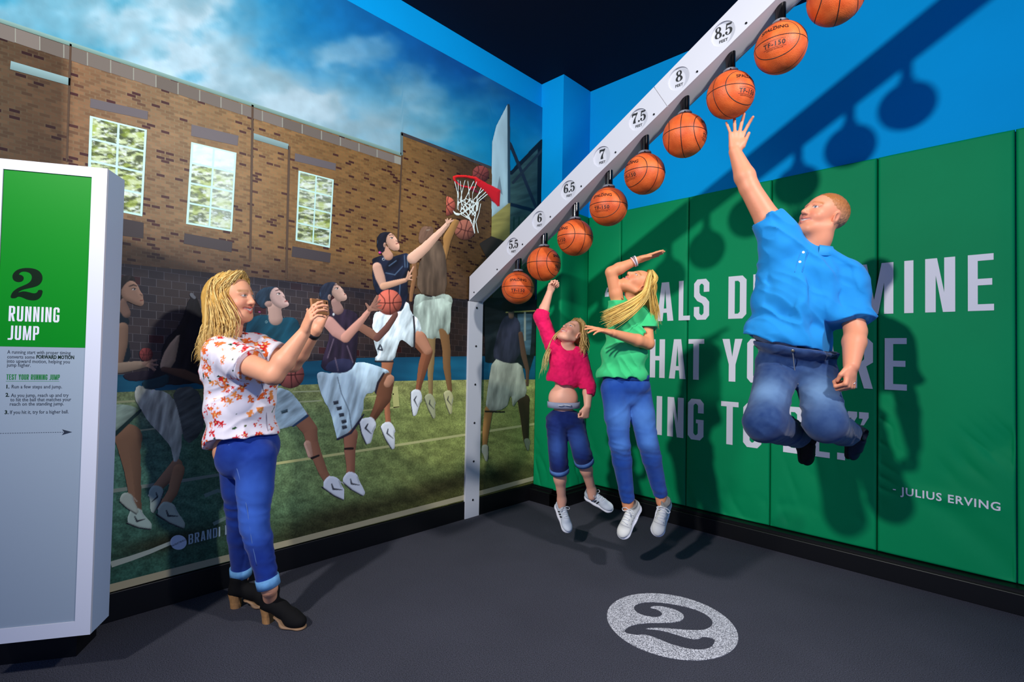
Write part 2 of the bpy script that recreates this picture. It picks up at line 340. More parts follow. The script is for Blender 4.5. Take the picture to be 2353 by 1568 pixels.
def wr_heavy(U, Vv, s):
    rid = lambda x, y, sd, e=3.0: (1 - np.abs(2 * vnoise(x, y, .5, sd) - 1)) ** e
    wob = .05 * (fbm(U * 5, Vv * 5, .2, 4) - .5)
    c1 = U * -.62 + Vv * .78; d1 = U * .78 + Vv * .62 + wob
    m1 = np.exp(-((Vv - .62 - .45 * (U - .35)) / .13) ** 2) * sstep(.26, .42, U)
    m2 = np.exp(-((Vv - .55 + .85 * (U - .1)) / .16) ** 2) * sstep(.10, .35, U)
    m3 = np.exp(-(U / .09) ** 2) * sstep(.15, .4, Vv) * (1 - sstep(.8, 1.15, Vv))
    flat = 1 - np.exp(-((Vv - .395) / .045) ** 2) * sstep(.08, .16, U) * (1 - sstep(.54, .60, U))
    return (-.020 * rid(d1 * 17, c1 * 2.2, 3) * m1 - .024 * rid((U * .70 + Vv * .72 + wob) * 9, c1 * .8, 5, 2.2) * m2 - .014 * rid((Vv + .4 * U) * 14, U * 6, 7) * m3) * flat
PADX = [-2.795, -2.422, -1.8056, -1.1889, -0.5705, 0.0448, 0.662, 1.28, 1.90, 2.52]
PADL = ['narrow green wall pad in the corner behind the girl in pink', 'green wall pad behind the girl in the green top', 'green wall pad behind the raised knee and elbow gap between girl and man',
        'green wall pad behind the jumping man', 'wide wrinkled green wall pad at right bearing the small author name', 'green wall pad cut off by the right picture edge',
        'green wall pad beyond the right picture edge', 'second green wall pad beyond the right picture edge', 'last green wall pad beyond the right picture edge']
PADL[2] = 'green wall pad between the girl in green and the jumping man'
PADS = []
for k in range(6):
    x0, x1 = PADX[k] + .002, PADX[k + 1] - .002
    V, F = pad((x0, YW, ZPB), (1, 0, 0), x1 - x0, (0, -1, 0), ZPB, ZPT, YW - YP, wr_heavy if k == 4 else wr_soft, k * 3)
    o = obj('wall_pad', V, F, m_pad, smooth=True); tag(o, PADL[k], 'wall pad', 'green wall pads'); PADS.append(o)
V, F = pad((XM + .002, CY, ZPB), (1, 0, 0), CX + .05 - XM - .004, (0, -1, 0), ZPB, ZPT, .05, wr_soft, 31)
tag(obj('wall_pad', V, F, m_pad, smooth=True), 'green pad on the column face beside the mural', 'wall pad', 'green wall pads')
V, F = pad((CX, CY - .048, ZPB), (0, 1, 0), YP - CY + .046, (1, 0, 0), ZPB, ZPT, .05, wr_soft, 37)
tag(obj('wall_pad', V, F, m_pad, smooth=True), 'green pad on the column side facing the girls', 'wall pad', 'green wall pads')
# quotation in block capitals, each letter stuck on the pad it lies on
def xw(u, z):                                   # wall X for a picture column at height z on the pad front
    d = lambda X: (RM @ (np.array([X, YP, z]) - CAM))
    lo, hi = -3.0, 1.0
    for _ in range(40):
        mX = (lo + hi) / 2; q = d(mX)
        if IMG_W / 2 + FPX * q[0] / q[2] < u: lo = mX
        else: hi = mX
    return lo
def put_letter(ch, x0, x1, z0, h):
    g, wd = glyph(ch)
    xc = (x0 + x1) / 2
    k = max(i for i in range(6) if PADX[i] <= xc)
    # a letter across a joint is cut there, one piece on each pad
    V, F = poly_fill([[(x0 + px / wd * (x1 - x0), z0 + py * h) for px, py in lp] for lp in g], .0006)
    W3 = np.stack([V[:, 0], np.full(len(V), YP - .0022) - V[:, 2], V[:, 1]], 1)
    obj('letter', W3, [f[::-1] for f in F], m_vinyl, PADS[k])
LH = .316
L1z, L2z, L3z = 1.592, 1.126, .660
rows = [(L1z, [('“', 1390, 1410), ('G', 1412, 1448), ('O', 1460, 1497), ('A', 1510, 1548), ('L', 1560, 1586), ('S', 1595, 1630), ('D', 1674, 1715.5), ('E', 1731, 1768), ('T', 1778, 1822), ('E', 1838, 1880), ('R', 1900, 1948), ('M', 1966, 2053), ('I', 2078, 2099), ('N', 2126, 2195), ('E', 2224, 2284)]),
        (L2z, [('W', 1436, 1484), ('H', 1494, 1528), ('A', 1538, 1576), ('T', 1582, 1618), ('Y', 1660, 1706), ('O', 1717, 1757), ('U', 1772, 1814), ('A', 1874, 1927), ('R', 1950, 2006), ('E', 2033, 2084)]),
        (L3z, [('G', 1415, 1449), ('O', 1463, 1498), ('I', 1509, 1521.5), ('N', 1534, 1571), ('G', 1581, 1617), ('T', 1657, 1697), ('O', 1708, 1750), ('B', 1800, 1850), ('E', 1868, 1907), ('.', 1924, 1942), ('"', 1948, 1996)])]
for z0, ls in rows:
    for ch, u0, u1 in ls: put_letter(ch, xw(u0, z0 + LH / 2), xw(u1, z0 + LH / 2), z0, LH)
ax0 = xw(2069, .52); ax1 = xw(2299, .50)
V, F = text_fill('JULIUS ERVING', 1.0, offset=.018, spacing=1.12, thick=.0006); tw = V[:, 0].max() - V[:, 0].min(); t0 = V[:, 0].min()
sx = (ax1 - ax0) / tw; sz = .046 / .72
V1, F1 = text_fill('JULIUS', 1.0, offset=.018, spacing=1.12, thick=.0006); V2, F2 = text_fill('ERVING', 1.0, offset=.018, spacing=1.12, thick=.0006)
for Vw, Fw, sh in ((V1, F1, 0.0), (V2, F2, (t0 + tw) - V2[:, 0].max())):
    W3 = np.stack([ax0 + (Vw[:, 0] + sh - t0) * sx, YP - .003 - Vw[:, 2] * .5, .502 + Vw[:, 1] * sz], 1)
    obj('author_word', W3, [f[::-1] for f in Fw], m_vinyl, PADS[4])
V, F = poly_fill([[(0, 0), (.014, 0), (.014, .006), (0, .006)]], .0006)
obj('dash', np.stack([xw(2052, .52) + V[:, 0], YP - .003 - V[:, 2], .522 + V[:, 1]], 1), [f[::-1] for f in F], m_vinyl, PADS[4])
# floor marking: speckled white disc with a cut-out figure
def speckle():
    m = bpy.data.materials.new('speckled_white_floor_paint'); m.use_nodes = True; nt = m.node_tree; N, L = nt.nodes, nt.links; b = N['Principled BSDF']
    tc = N.new('ShaderNodeTexCoord'); n = N.new('ShaderNodeTexNoise'); n.inputs['Scale'].default_value = 230; n.inputs['Detail'].default_value = 2; L.new(tc.outputs['Object'], n.inputs['Vector'])
    r = N.new('ShaderNodeValToRGB'); r.color_ramp.elements[0].position = .38; r.color_ramp.elements[1].position = .6
    r.color_ramp.elements[0].color = (*lin((78, 80, 90)), 1); r.color_ramp.elements[1].color = (*lin((228, 228, 236)), 1)
    L.new(n.outputs['Fac'], r.inputs[0]); L.new(r.outputs[0], b.inputs['Base Color']); b.inputs['Roughness'].default_value = .85
    return m
fc = onZ(1540, 1432, 0)
R0 = .305
two = FIG['2'][0][0]
ang = math.atan2(*( (onZ(1625, 1440, 0) - onZ(1480, 1400, 0))[[1, 0]] ))
def flr(px, py, s): # figure frame: upright as seen from the camera, centred
    x, y = (px - .5) * s, (py - .5) * s
    return x, y
fx = unit((onZ(1600, 1466, 0) - onZ(1426, 1430, 0))); fy = np.array([-fx[1], fx[0], 0])
V, F = poly_fill([ell(0, 0, R0, R0, 64), [flr(a, b, .40) for a, b in two]], .0006)
o = obj('floor_marking', to_frame(V, fc + np.array([0, 0, .0008]), fx, fy, (0, 0, 1)), F, speckle())
tag(o, 'speckled white painted disc with a figure two on the carpet', 'floor marking')
# ================================================================== printed mural on the left wall (flat print, one board)
GAIN = 1.3
def print_mat(name, rough=.42, grain=0.0, gscale=300):
    m = bpy.data.materials.new(name); m.use_nodes = True; nt = m.node_tree; N, L = nt.nodes, nt.links; b = N['Principled BSDF']
    a = N.new('ShaderNodeAttribute'); a.attribute_name = 'Col'; out = a.outputs['Color']
    if grain:
        tc = N.new('ShaderNodeTexCoord'); n = N.new('ShaderNodeTexNoise'); n.inputs['Scale'].default_value = gscale; n.inputs['Detail'].default_value = 3; L.new(tc.outputs['Object'], n.inputs['Vector'])
        mr = N.new('ShaderNodeMapRange'); mr.inputs['From Min'].default_value = .3; mr.inputs['From Max'].default_value = .7; mr.inputs['To Min'].default_value = 1 - grain; mr.inputs['To Max'].default_value = 1 + grain; L.new(n.outputs['Fac'], mr.inputs[0])
        mx = N.new('ShaderNodeVectorMath'); mx.operation = 'SCALE'; L.new(out, mx.inputs[0]); L.new(mr.outputs[0], mx.inputs['Scale']); out = mx.outputs[0]
    L.new(out, b.inputs['Base Color']); b.inputs['Roughness'].default_value = rough; b.inputs['Specular IOR Level'].default_value = .22
    return m
def brick_mat(name, c1, c2, mortar, dark_p, scale=1.0, msize=.02):
    m = bpy.data.materials.new(name); m.use_nodes = True; nt = m.node_tree; N, L = nt.nodes, nt.links; b = N['Principled BSDF']
    uv = N.new('ShaderNodeUVMap'); uv.uv_map = 'UVMap'
    br = N.new('ShaderNodeTexBrick'); br.inputs['Scale'].default_value = 1.0; br.inputs['Brick Width'].default_value = 1.0; br.inputs['Row Height'].default_value = 1.0
    br.inputs['Mortar Size'].default_value = msize; br.inputs['Mortar Smooth'].default_value = .2; br.inputs['Bias'].default_value = 0
    br.inputs['Color1'].default_value = (0, 0, 0, 1); br.inputs['Color2'].default_value = (1, 1, 1, 1); br.inputs['Mortar'].default_value = (.5, .5, .5, 1)
    L.new(uv.outputs[0], br.inputs['Vector'])
    r = N.new('ShaderNodeValToRGB'); cr = r.color_ramp; cr.interpolation = 'LINEAR'
    cr.elements[0].position = 0; cr.elements[0].color = (*lin((62, 34, 38)), 1)
    e = cr.elements.new(dark_p); e.color = (*lin((70, 38, 40)), 1); e = cr.elements.new(dark_p + .02); e.color = (*lin(c1), 1)
    cr.elements[-1].position = 1; cr.elements[-1].color = (*lin(c2), 1)
    L.new(br.outputs['Color'], r.inputs[0])
    mx = N.new('ShaderNodeMix'); mx.data_type = 'RGBA'; L.new(br.outputs['Fac'], mx.inputs[0]); L.new(r.outputs[0], mx.inputs[6]); mx.inputs[7].default_value = (*lin(mortar), 1)
    a = N.new('ShaderNodeAttribute'); a.attribute_name = 'Col'
    mu = N.new('ShaderNodeMix'); mu.data_type = 'RGBA'; mu.blend_type = 'MULTIPLY'; mu.inputs[0].default_value = 1; L.new(mx.outputs[2], mu.inputs[6]); L.new(a.outputs['Color'], mu.inputs[7])
    L.new(mu.outputs[2], b.inputs['Base Color']); b.inputs['Roughness'].default_value = .42; b.inputs['Specular IOR Level'].default_value = .22
    return m
mural = box('wall_mural', (XM - .0119, -2.6, ZMB), (XM, CY - .052, ZMT), mat('mural_board', (30, 34, 38), .4))
tag(mural, 'large photographic mural of a basketball player leaping at a hoop before a brick building', 'mural')
pm = print_mat('mural_print'); pm_grain = print_mat('mural_print_grainy', .28, .35, 120)
_lay = [0]
def layer():
    _lay[0] += 1; return XM + .0003 + .00035 * _lay[0]
def pgrid(name, us, top, bot, nv, colf, m, uvf=None, X=None):
    """patch of print between two picture curves, rows from top to bottom"""
    X = X or layer(); us = np.asarray(us, float); V = []; P = []
    for u in us:
        a_, b_ = top(u), bot(u)
        for t in np.linspace(0, 1, nv):
            v = a_ * (1 - t) + b_ * t; P.append((u, v)); V.append(onX(u, v, X))
    P = np.array(P); V = np.array(V); V[:, 2] = np.clip(V[:, 2], ZMB, ZMT)
    n = len(us); i = np.arange(n * nv).reshape(n, nv)
    F = np.stack([i[:-1, :-1], i[:-1, 1:], i[1:, 1:], i[1:, :-1]], -1).reshape(-1, 4)
    return obj(name, V, F, m, mural, cols=linA(np.clip(colf(P[:, 0], P[:, 1]), 0, 255)) * GAIN, uvs=None if uvf is None else uvf(P[:, 0], P[:, 1]))
mix = lambda a, b, t: np.asarray(a)[None] * (1 - t[:, None]) + np.asarray(b)[None] * t[:, None] if np.ndim(a) == 1 else a * (1 - t[:, None]) + np.asarray(b)[None] * t[:, None]
roof = lambda u: np.where(u < 922, 44 + .3352 * u, 305 + .383 * (u - 922))
band = lambda u: 605 + .105 * (u - 274)
blue0 = lambda u: np.interp(u, [-500, 269, 817, 1078, 1300], [905, 862, 823, 819, 818])
blue1 = lambda u: np.interp(u, [-500, 264, 909, 1078, 1300], [960, 902, 876, 873, 872])
def zrow(z):   # picture row of the mural height z at column u
    def f(u):
        lo, hi = -2600., 3200.
        for _ in range(34):
            v = (lo + hi) / 2
            if onX(u, v, XM)[2] > z: lo = v
            else: hi = v
        return lo
    return f
# --- sky
_zt = zrow(ZMT); _zb = zrow(ZMB)
def sky_col(u, v):
    n = fbm(u / 210, v / 120, .3, 1, 5); n2 = fbm(u / 90 + 7, v / 60, .8, 4, 5)
    base = mix((8, 118, 178), (10, 66, 140), sstep(700, 1240, u - .6 * v + 100)); base = mix(base, (0, 140, 186), sstep(120, 360, v) * sstep(500, 900, u) * .8)
    base = mix(base, (24, 128, 160), 1 - sstep(300, 800, u))
    ridge = 120 + .36 * (u - 500); cl = np.exp(-((v - ridge - 70) / 120) ** 2) * sstep(150, 500, u) * (1 - sstep(1000, 1180, u))
    left = (1 - sstep(250, 760, u + .5 * v - 100)) * .9
    den = np.clip(cl * 1.15 + left * .75, 0, 1)
    wisp = sstep(.46, .66, n) * .45 * (1 - sstep(0, 260, v - .45 * (u - 560)) * .3)
    c = np.clip(den * sstep(.22, .62, n2 * .6 + n * .5) + wisp, 0, 1)
    pale = mix((176, 206, 216), (140, 178, 190), sstep(.4, .7, n2)); pale = mix(pale, (60, 150, 176), sstep(850, 1180, u) * .75)
    out = base * (1 - c[:, None]) + pale * c[:, None]
    return out * (.80 + .16 * fbm(u / 30, v / 30, 2.0, 9)[:, None])
pgrid('printed_sky', np.concatenate([np.linspace(-700, 0, 20), np.linspace(6, 1262, 230)]), lambda u: _zt(u), lambda u: float(roof(min(max(u, -700), 1262))) + 3 if u < 1130 else 470.0, 90, sky_col, pm)
# --- brick building in its own printed perspective
VPX, VPY = 2667., 937.
def buv(u, v): return np.stack([243600. / (VPX - u), (VPY - v) / (VPX - u) / .00296], 1)
def buv2(u, v): return np.stack([150000. / (VPX - u), (VPY - v) / (VPX - u) / .0080], 1)
m_brick = brick_mat('printed_tan_brick', (112, 90, 66), (140, 114, 84), (126, 112, 86), .07, msize=.07)
m_block = brick_mat('printed_dark_block', (52, 50, 56), (70, 62, 62), (104, 102, 106), .02, msize=.02)
def bcol(u, v):
    s = (VPY - v) / (VPX - u)
    c = np.full((len(u), 3), 255.)
    c = mix(c, (228, 205, 160), sstep(200, 800, u)); c = mix(c, (190, 140, 110), np.exp(-((u - 150) / 170) ** 2) * .4)
    c = mix(c, (150, 140, 145), 1 - sstep(.135, .20, s)); c = mix(c, (120, 105, 90), np.exp(-((u - 1085) / 70.) ** 2) * .8)
    c *= (.86 + .30 * fbm(u / 120, v / 120, .5, 3))[:, None]
    c *= (1 - .38 * (1 - sstep(140, 172, u - (v - 100) * -.018)))[:, None]  # left strip darker: a dark reflection on the mural, painted into the brick colour
    return c
for a, b in ((-700, 921.9), (922.1, 1132)):
    us = np.linspace(a, b, 90 if a < 0 else 24)
    pgrid('printed_brick_wall', us, lambda u, a=a: float(44 + .3352 * u) if a < 0 else float(305 + .383 * (u - 922)), lambda u: float(band(u)), 26, bcol, m_brick, buv)
ys = layer()
def quad(name, pts, col, m=None, X=None):
    X = X or layer(); V = [onX(u, v, X) for u, v in pts]; n = len(pts)
    c = np.asarray(col, float); c = np.repeat(c[None], n, 0) if c.ndim == 1 else c
    return obj(name, V, [tuple(range(n))[::-1]], m or pm, mural, cols=linA(c) * GAIN)
Xa, Xb, Xc, Xd = layer(), layer(), layer(), layer()
R1 = lambda u: 44 + .3352 * u
# coping, stone course, ledges, pilaster edges
for k in range(8):
    u0, u1 = -700 + k * 202.75, -700 + (k + 1) * 202.75
    quad('printed_coping', [(u0, R1(u0) - 2), (u1, R1(u1) - 2), (u1, R1(u1) + 6 + 2 * (1 - u1 / 922)), (u0, R1(u0) + 6 + 2 * (1 - u0 / 922))], [(120, 152, 142), (120, 150, 142), (92, 120, 112), (92, 120, 112)], X=Xb)
quad('printed_coping', [(922, 303), (1130, 383), (1130, 389), (922, 311)], (58, 56, 58), X=Xb)
quad('printed_coping', [(920, 304), (926, 307), (926, 358), (920, 355)], (88, 108, 108), X=Xb)
for k in range(8):
    u0, u1 = -700 + k * 202.75, -700 + (k + 1) * 202.75
    quad('printed_stone_course', [(u0, R1(u0) + 9), (u1, R1(u1) + 9), (u1, R1(u1) + 43 - .018 * max(u1, 0)), (u0, R1(u0) + 43 - .018 * max(u0, 0))], (132, 132, 120), X=Xa - .0002)
for k in range(36):
    f = lambda x: R1(x)
    u0 = -640 + sum(66 - q_ * .9 for q_ in range(k)); u1 = u0 + 66 - k * .9 - 2.5
    if u1 > 920: break
    th = 34 - .018 * max(u0, 0); g = 84 + (k * 37 % 17)
    quad('printed_stone_block', [(u0, f(u0) + 9), (u1, f(u1) + 9), (u1, f(u1) + 9 + th), (u0, f(u0) + 9 + th)], (g + 8, g, g - 8), X=Xa)
for pts in ([(25, 140), (162, 180), (161, 197), (23, 159)], [(583, 306), (663, 331), (663, 344), (583, 320)]): quad('printed_ledge', pts, [(122, 150, 150)] * 2 + [(100, 124, 122)] * 2, X=Xb)
for pts in ([(160, 100), (165, 102), (155, 372), (151, 372)], [(578, 240), (583, 242), (577, 600), (572, 600)], [(662, 335), (667, 337), (660, 640), (655, 640)], [(922, 356), (925, 357), (916, 560), (912, 560)]): quad('printed_pilaster_edge', pts, (74, 56, 42), X=Xb)
for pts, g in (([(208, 226), (340, 256), (339, 275), (207, 247)], 90), ([(440, 286), (548, 312), (546, 335), (439, 312)], 92), ([(424, 536), (534, 556), (532, 580), (422, 560)], 58), ([(270, 500), (330, 512), (329, 548), (268, 540)], 52), ([(678, 352), (772, 376), (771, 392), (677, 370)], 88), ([(672, 566), (760, 582), (758, 604), (670, 590)], 62)): quad('printed_stone_lintel', pts, (g, g - 6, g - 4), X=Xa)
# windows: frame and reflecting panes
def window(TL, TR, BR_, BL, rows, seed, bright):
    TL, TR, BR_, BL = map(np.array, (TL, TR, BR_, BL)); f = lambda s, t: (TL * (1 - s) + TR * s) * (1 - t) + (BL * (1 - s) + BR_ * s) * t
    quad('printed_window_frame', [f(0, 0), f(1, 0), f(1, 1), f(0, 1)], (176, 214, 204), X=Xb)
    for r in range(rows):
        for c in range(2):
            s0, s1 = .05 + c * .475, .05 + c * .475 + .435; t0, t1 = .018 + r * (.98 / rows), .018 + (r + 1) * (.98 / rows) - .022
            n, q = 20, 26; V = []; C_ = []
            for i in range(n + 1):
                for j in range(q + 1):
                    p = f(s0 + (s1 - s0) * i / n, t0 + (t1 - t0) * j / q); V.append(onX(p[0], p[1], Xc)); C_.append(p)
            C_ = np.array(C_); uu, vv = C_[:, 0], C_[:, 1]
            w1 = fbm(uu / 20, vv / 6 + 1.5 * fbm(uu / 14, vv / 14, 1, 5), seed, 2, 4); w2 = fbm(uu / 9, vv / 4, seed + 3, 7, 3)
            col = mix((60, 70, 40), (176, 190, 140), sstep(.36, .62, w1)); col = mix(col, (214, 226, 220), sstep(.52, .7, w2) * .7); col = mix(col, (120, 140, 20), sstep(.5, .7, fbm(uu / 18, vv / 10, seed + 9, 3)) * .55)
            b_ = bright(r, c); col = mix(col, (206, 224, 228), np.full(len(uu), b_))
            ii = np.arange((n + 1) * (q + 1)).reshape(n + 1, q + 1); F = np.stack([ii[:-1, :-1], ii[:-1, 1:], ii[1:, 1:], ii[1:, :-1]], -1).reshape(-1, 4)
            obj('printed_pane', np.array(V), F, pm, mural, cols=linA(col) * GAIN)
window((206.6, 266), (337.5, 298.5), (327, 497.5), (199, 472), 4, 1.0, lambda r, c: .05)
window((439.4, 326.5), (543.5, 351.3), (533, 532.7), (427.5, 514.7), 4, 5.0, lambda r, c: .85 if r == 0 else (.45 if c else .25))
window((686, 392), (767, 413), (758, 570), (679, 553), 4, 9.0, lambda r, c: .3 if r < 2 else .1)
# dark block band, blue band, court
def dcol(u, v):
    c = np.full((len(u), 3), 255.); c = mix(c, (165, 140, 130), sstep(500, 1000, u)); c = mix(c, (130, 130, 150), np.exp(-((v - band(u)) / 22) ** 2) * .8); return c * (.8 + .4 * fbm(u / 90, v / 60, 3, 8))[:, None]
pgrid('printed_block_wall', np.linspace(-700, 1262, 90), lambda u: float(band(u)), lambda u: float(blue0(u)), 18, dcol, m_block, buv2)
pgrid('printed_blue_court', np.linspace(-700, 1262, 60), lambda u: float(blue0(u)), lambda u: float(blue1(u)), 6, lambda u, v: mix((16, 66, 92), (26, 96, 124), sstep(.3, .7, fbm(u / 60, v / 20, 1, 2))), pm)
def court_col(u, v):
    t = sstep(250, 1080, u); s = (v - blue1(u)) / (1360 - .25 * u - blue1(u) + 60)
    c = mix((66, 104, 88), (128, 138, 76), t); c = mix(c, (150, 150, 92), (1 - sstep(0, .25, s)) * .6); c = mix(c, (36, 72, 62), sstep(.55, 1.0, s) * (1 - t) * .7)
    c = mix(c, (70, 70, 36), sstep(.75, 1.0, s) * t * .8)
    # printed shadow pools under the players
    for cx, cy, rx, ry, a in ((800, 1180, 130, 26, .75), (700, 1230, 110, 24, .6), (980, 1130, 90, 26, .6), (1040, 1110, 60, 18, .6), (390, 1245, 120, 22, .85), (1165, 1090, 70, 30, .75)): c = mix(c, (38, 34, 22), np.clip(a * np.exp(-(((u - cx) / rx) ** 2 + ((v - cy - .22 * (cx - u)) / ry) ** 2)), 0, 1))
    return c * (.72 + .56 * fbm(u / 16, v / 9, 2, 6, 3))[:, None]
pgrid('printed_court', np.concatenate([np.linspace(-700, 240, 30), np.linspace(245, 1262, 160)]), lambda u: float(blue1(u)), lambda u: float(_zb(u)), 70, court_col, pm_grain)
def stroke(pts, w0, w1, col, X=None, name='printed_court_line'):
    P = np.array(pts, float); T = np.gradient(P, axis=0); Nn = np.stack([-T[:, 1], T[:, 0]], 1) / (np.linalg.norm(T, axis=1)[:, None] + 1e-9); w = np.linspace(w0, w1, len(P))[:, None] / 2
    A, B = P + Nn * w, P - Nn * w; X = X or Xd2; n = len(P)
    V = [onX(*p, X) for p in A] + [onX(*p, X) for p in B]
    return obj(name, V, [(i, i + n, i + n + 1, i + 1)[::-1] for i in range(n - 1)], pm, mural, cols=np.repeat(linA(np.array(col))[None] * GAIN, 2 * n, 0))
Xd2 = layer()
for pts, w0, w1, c in (([(620, 1068), (1000, 1010), (1240, 973)], 6, 5, (176, 176, 120)), ([(250, 1130), (420, 1105), (560, 1082)], 9, 6, (120, 132, 120)), ([(250, 998), (360, 985), (470, 975)], 4, 3, (150, 160, 130)), ([(258, 925), (310, 922)], 5, 5, (150, 158, 120)), ([(672, 901), (735, 899)], 3, 3, (160, 168, 130)), ([(672, 925), (740, 921)], 3, 3, (160, 168, 130)),
                       ([(255, 1298), (300, 1284), (345, 1268), (400, 1245)], 14, 8, (150, 160, 150)), ([(832, 914), (905, 906)], 3, 3, (168, 170, 110)), ([(832, 944), (918, 936)], 3, 3, (168, 170, 110))): stroke(pts, w0, w1, c)
quad('printed_court_mark', [(901, 889), (914, 889), (918, 936), (904, 938)], (176, 176, 112), X=Xd2)
stroke([(470, 1140), (500, 1128), (528, 1135), (536, 1160), (520, 1190), (490, 1205)], 9, 8, (110, 130, 120))
stroke([(-300, 1500), (255, 1352), (451, 1301), (675, 1245), (1065, 1144), (1240, 1096)], 20, 9, (158, 150, 122), name='printed_kerb')
# ------------------------------------------------------------------ raster figures (print)
def pix(Y, Z, X=XM):
    Q = np.stack([np.full_like(Y, X) - CAM[0], Y - CAM[1], Z - CAM[2]], -1) @ RM.T
    return IMG_W / 2 + FPX * Q[..., 0] / Q[..., 2], IMG_H / 2 - FPX * Q[..., 1] / Q[..., 2]
class Fig:
    def __init__(s, box, step=.0046):
        x0, y0, x1, y1 = box; c = [onX(u, v, XM) for u in (x0, x1) for v in (y0, y1)]
        s.Y = np.arange(min(p[1] for p in c), max(p[1] for p in c), step); s.Z = np.arange(min(p[2] for p in c), max(p[2] for p in c), step)
        s.gy, s.gz = np.meshgrid(s.Y, s.Z, indexing='ij'); s.u, s.v = pix(s.gy, s.gz)
        s.rgb = np.zeros(s.u.shape + (3,)); s.a = np.zeros(s.u.shape); s.T = (0, 0, 1)
    def at(s, x0, y0, k): s.T = (x0, y0, k); return s
    def tp(s, pts): return [(s.T[0] + p[0] / s.T[2], s.T[1] + p[1] / s.T[2]) + tuple(q / s.T[2] for q in p[2:]) for p in pts]
    def _win(s, pts, m):
        xs = [p[0] for p in pts]; ys_ = [p[1] for p in pts]
        M_ = (s.u > min(xs) - m) & (s.u < max(xs) + m) & (s.v > min(ys_) - m) & (s.v < max(ys_) + m)
        if not M_.any(): return None
        i = np.where(M_.any(1))[0]; j = np.where(M_.any(0))[0]; return slice(i[0], i[-1] + 1), slice(j[0], j[-1] + 1)
    def paint(s, d, W, col, r, sh, al, fold, lightdir, edge):
        u, v = s.u[W], s.v[W]; cov = np.clip(.5 - d / 1.2, 0, 1) * al
        g0, g1 = np.gradient(d); Lg = np.hypot(g0, g1) + 1e-9
        # gradient directions in picture axes: first index ~ right, second index ~ up
        t = np.clip(-d / r, 0, 1); k = (1 - t) ** 1.3
        lam = (g0 / Lg * lightdir[0] + g1 / Lg * lightdir[1]) * k
        br = 1 + sh * lam - edge * k ** 2
        if fold:
            fa, ff, fs = fold; fa = 1.45 - fa; x = u * math.cos(fa) + v * math.sin(fa); y = -u * math.sin(fa) + v * math.cos(fa)
            n = fbm(x / ff, y / (ff * 4.5), 1.3, int(fs * 10) % 50, 4); rd = 1 - np.abs(2 * vnoise(x / ff * .8 + 3, y / (ff * 5), .5, 9) - 1); br = br * (1 + fs * ((n - .5) * 1.6 + (rd - .5) * .7))
        c = np.asarray(col, float)[None, None] * br[..., None]
        A = np.where(s.a[W] < .02, (cov > 0) * 1., cov)[..., None]; s.rgb[W] = s.rgb[W] * (1 - A) + np.clip(c, 0, 255) * A; s.a[W] = np.maximum(s.a[W], cov)
    def poly(s, pts, col, r=8, sh=.25, al=1, fold=None, light=(-.5, .7), edge=.05, sm=1):
        P = s.tp(pts); P = _sm(P, sm) if sm else P; W = s._win(P, 4)
        if W is None: return s
        u, v = s.u[W], s.v[W]; d2 = np.full(u.shape, 1e9); ins = np.zeros(u.shape, bool)
        for i in range(len(P)):
            ax, ay = P[i]; bx, by = P[(i + 1) % len(P)]; ex, ey = bx - ax, by - ay
            t = np.clip(((u - ax) * ex + (v - ay) * ey) / (ex * ex + ey * ey + 1e-9), 0, 1)
            d2 = np.minimum(d2, (u - ax - t * ex) ** 2 + (v - ay - t * ey) ** 2)
            c = ((ay > v) != (by > v)) & (u < (bx - ax) * (v - ay) / (by - ay + 1e-12) + ax); ins ^= c
        d = np.sqrt(d2); d[ins] *= -1
        s.paint(d, W, col, r, sh, al, fold, light, edge); return s
    def limb(s, pts, col, sh=.3, al=1, light=(-.5, .7), edge=.08, fold=None):
        P = s.tp(pts); rm = max(p[2] for p in P); W = s._win(P, rm + 4)
        if W is None: return s
        u, v = s.u[W], s.v[W]; d = np.full(u.shape, 1e9)
        for (ax, ay, ra), (bx, by, rb) in zip(P[:-1], P[1:]):
            ex, ey = bx - ax, by - ay; t = np.clip(((u - ax) * ex + (v - ay) * ey) / (ex * ex + ey * ey + 1e-9), 0, 1)
            d = np.minimum(d, np.hypot(u - ax - t * ex, v - ay - t * ey) - (ra + (rb - ra) * t))
        s.paint(d, W, col, max(rm * .95, 1.), sh, al, fold, light, edge); return s
    def dot(s, x, y, rx, ry, col, **k): return s.poly(ell(x, y, rx, ry, 18), col, r=k.pop('r', max(rx, ry) / s.T[2]), sm=0, **k)
    def ball(s, x, y, r, col=(196, 96, 74), al=1.0, rot=0.0):
        s.poly(ell(x, y, r, r, 36), col, r=r / s.T[2], sh=.45, al=al, edge=.2, sm=0)
        c, n = math.cos(rot), math.sin(rot); k = (52, 22, 20); w = r * .035
        tr = lambda q: [(x + (a * c - b * n) * r, y + (a * n + b * c) * r, w) for a, b in q]
        s.limb(tr([(0, -.98), (.06, 0), (.1, .98)]), k, sh=0, al=al * .9, edge=0); s.limb(tr([(-.98, .02), (0, .06), (.98, -.02)]), k, sh=0, al=al * .9, edge=0)
        for q in (-1, 1): s.limb(tr([(q * .72, -.68), (q * .4, -.3), (q * .33, .1), (q * .5, .5), (q * .68, .72)]), k, sh=0, al=al * .9, edge=0)
        return s
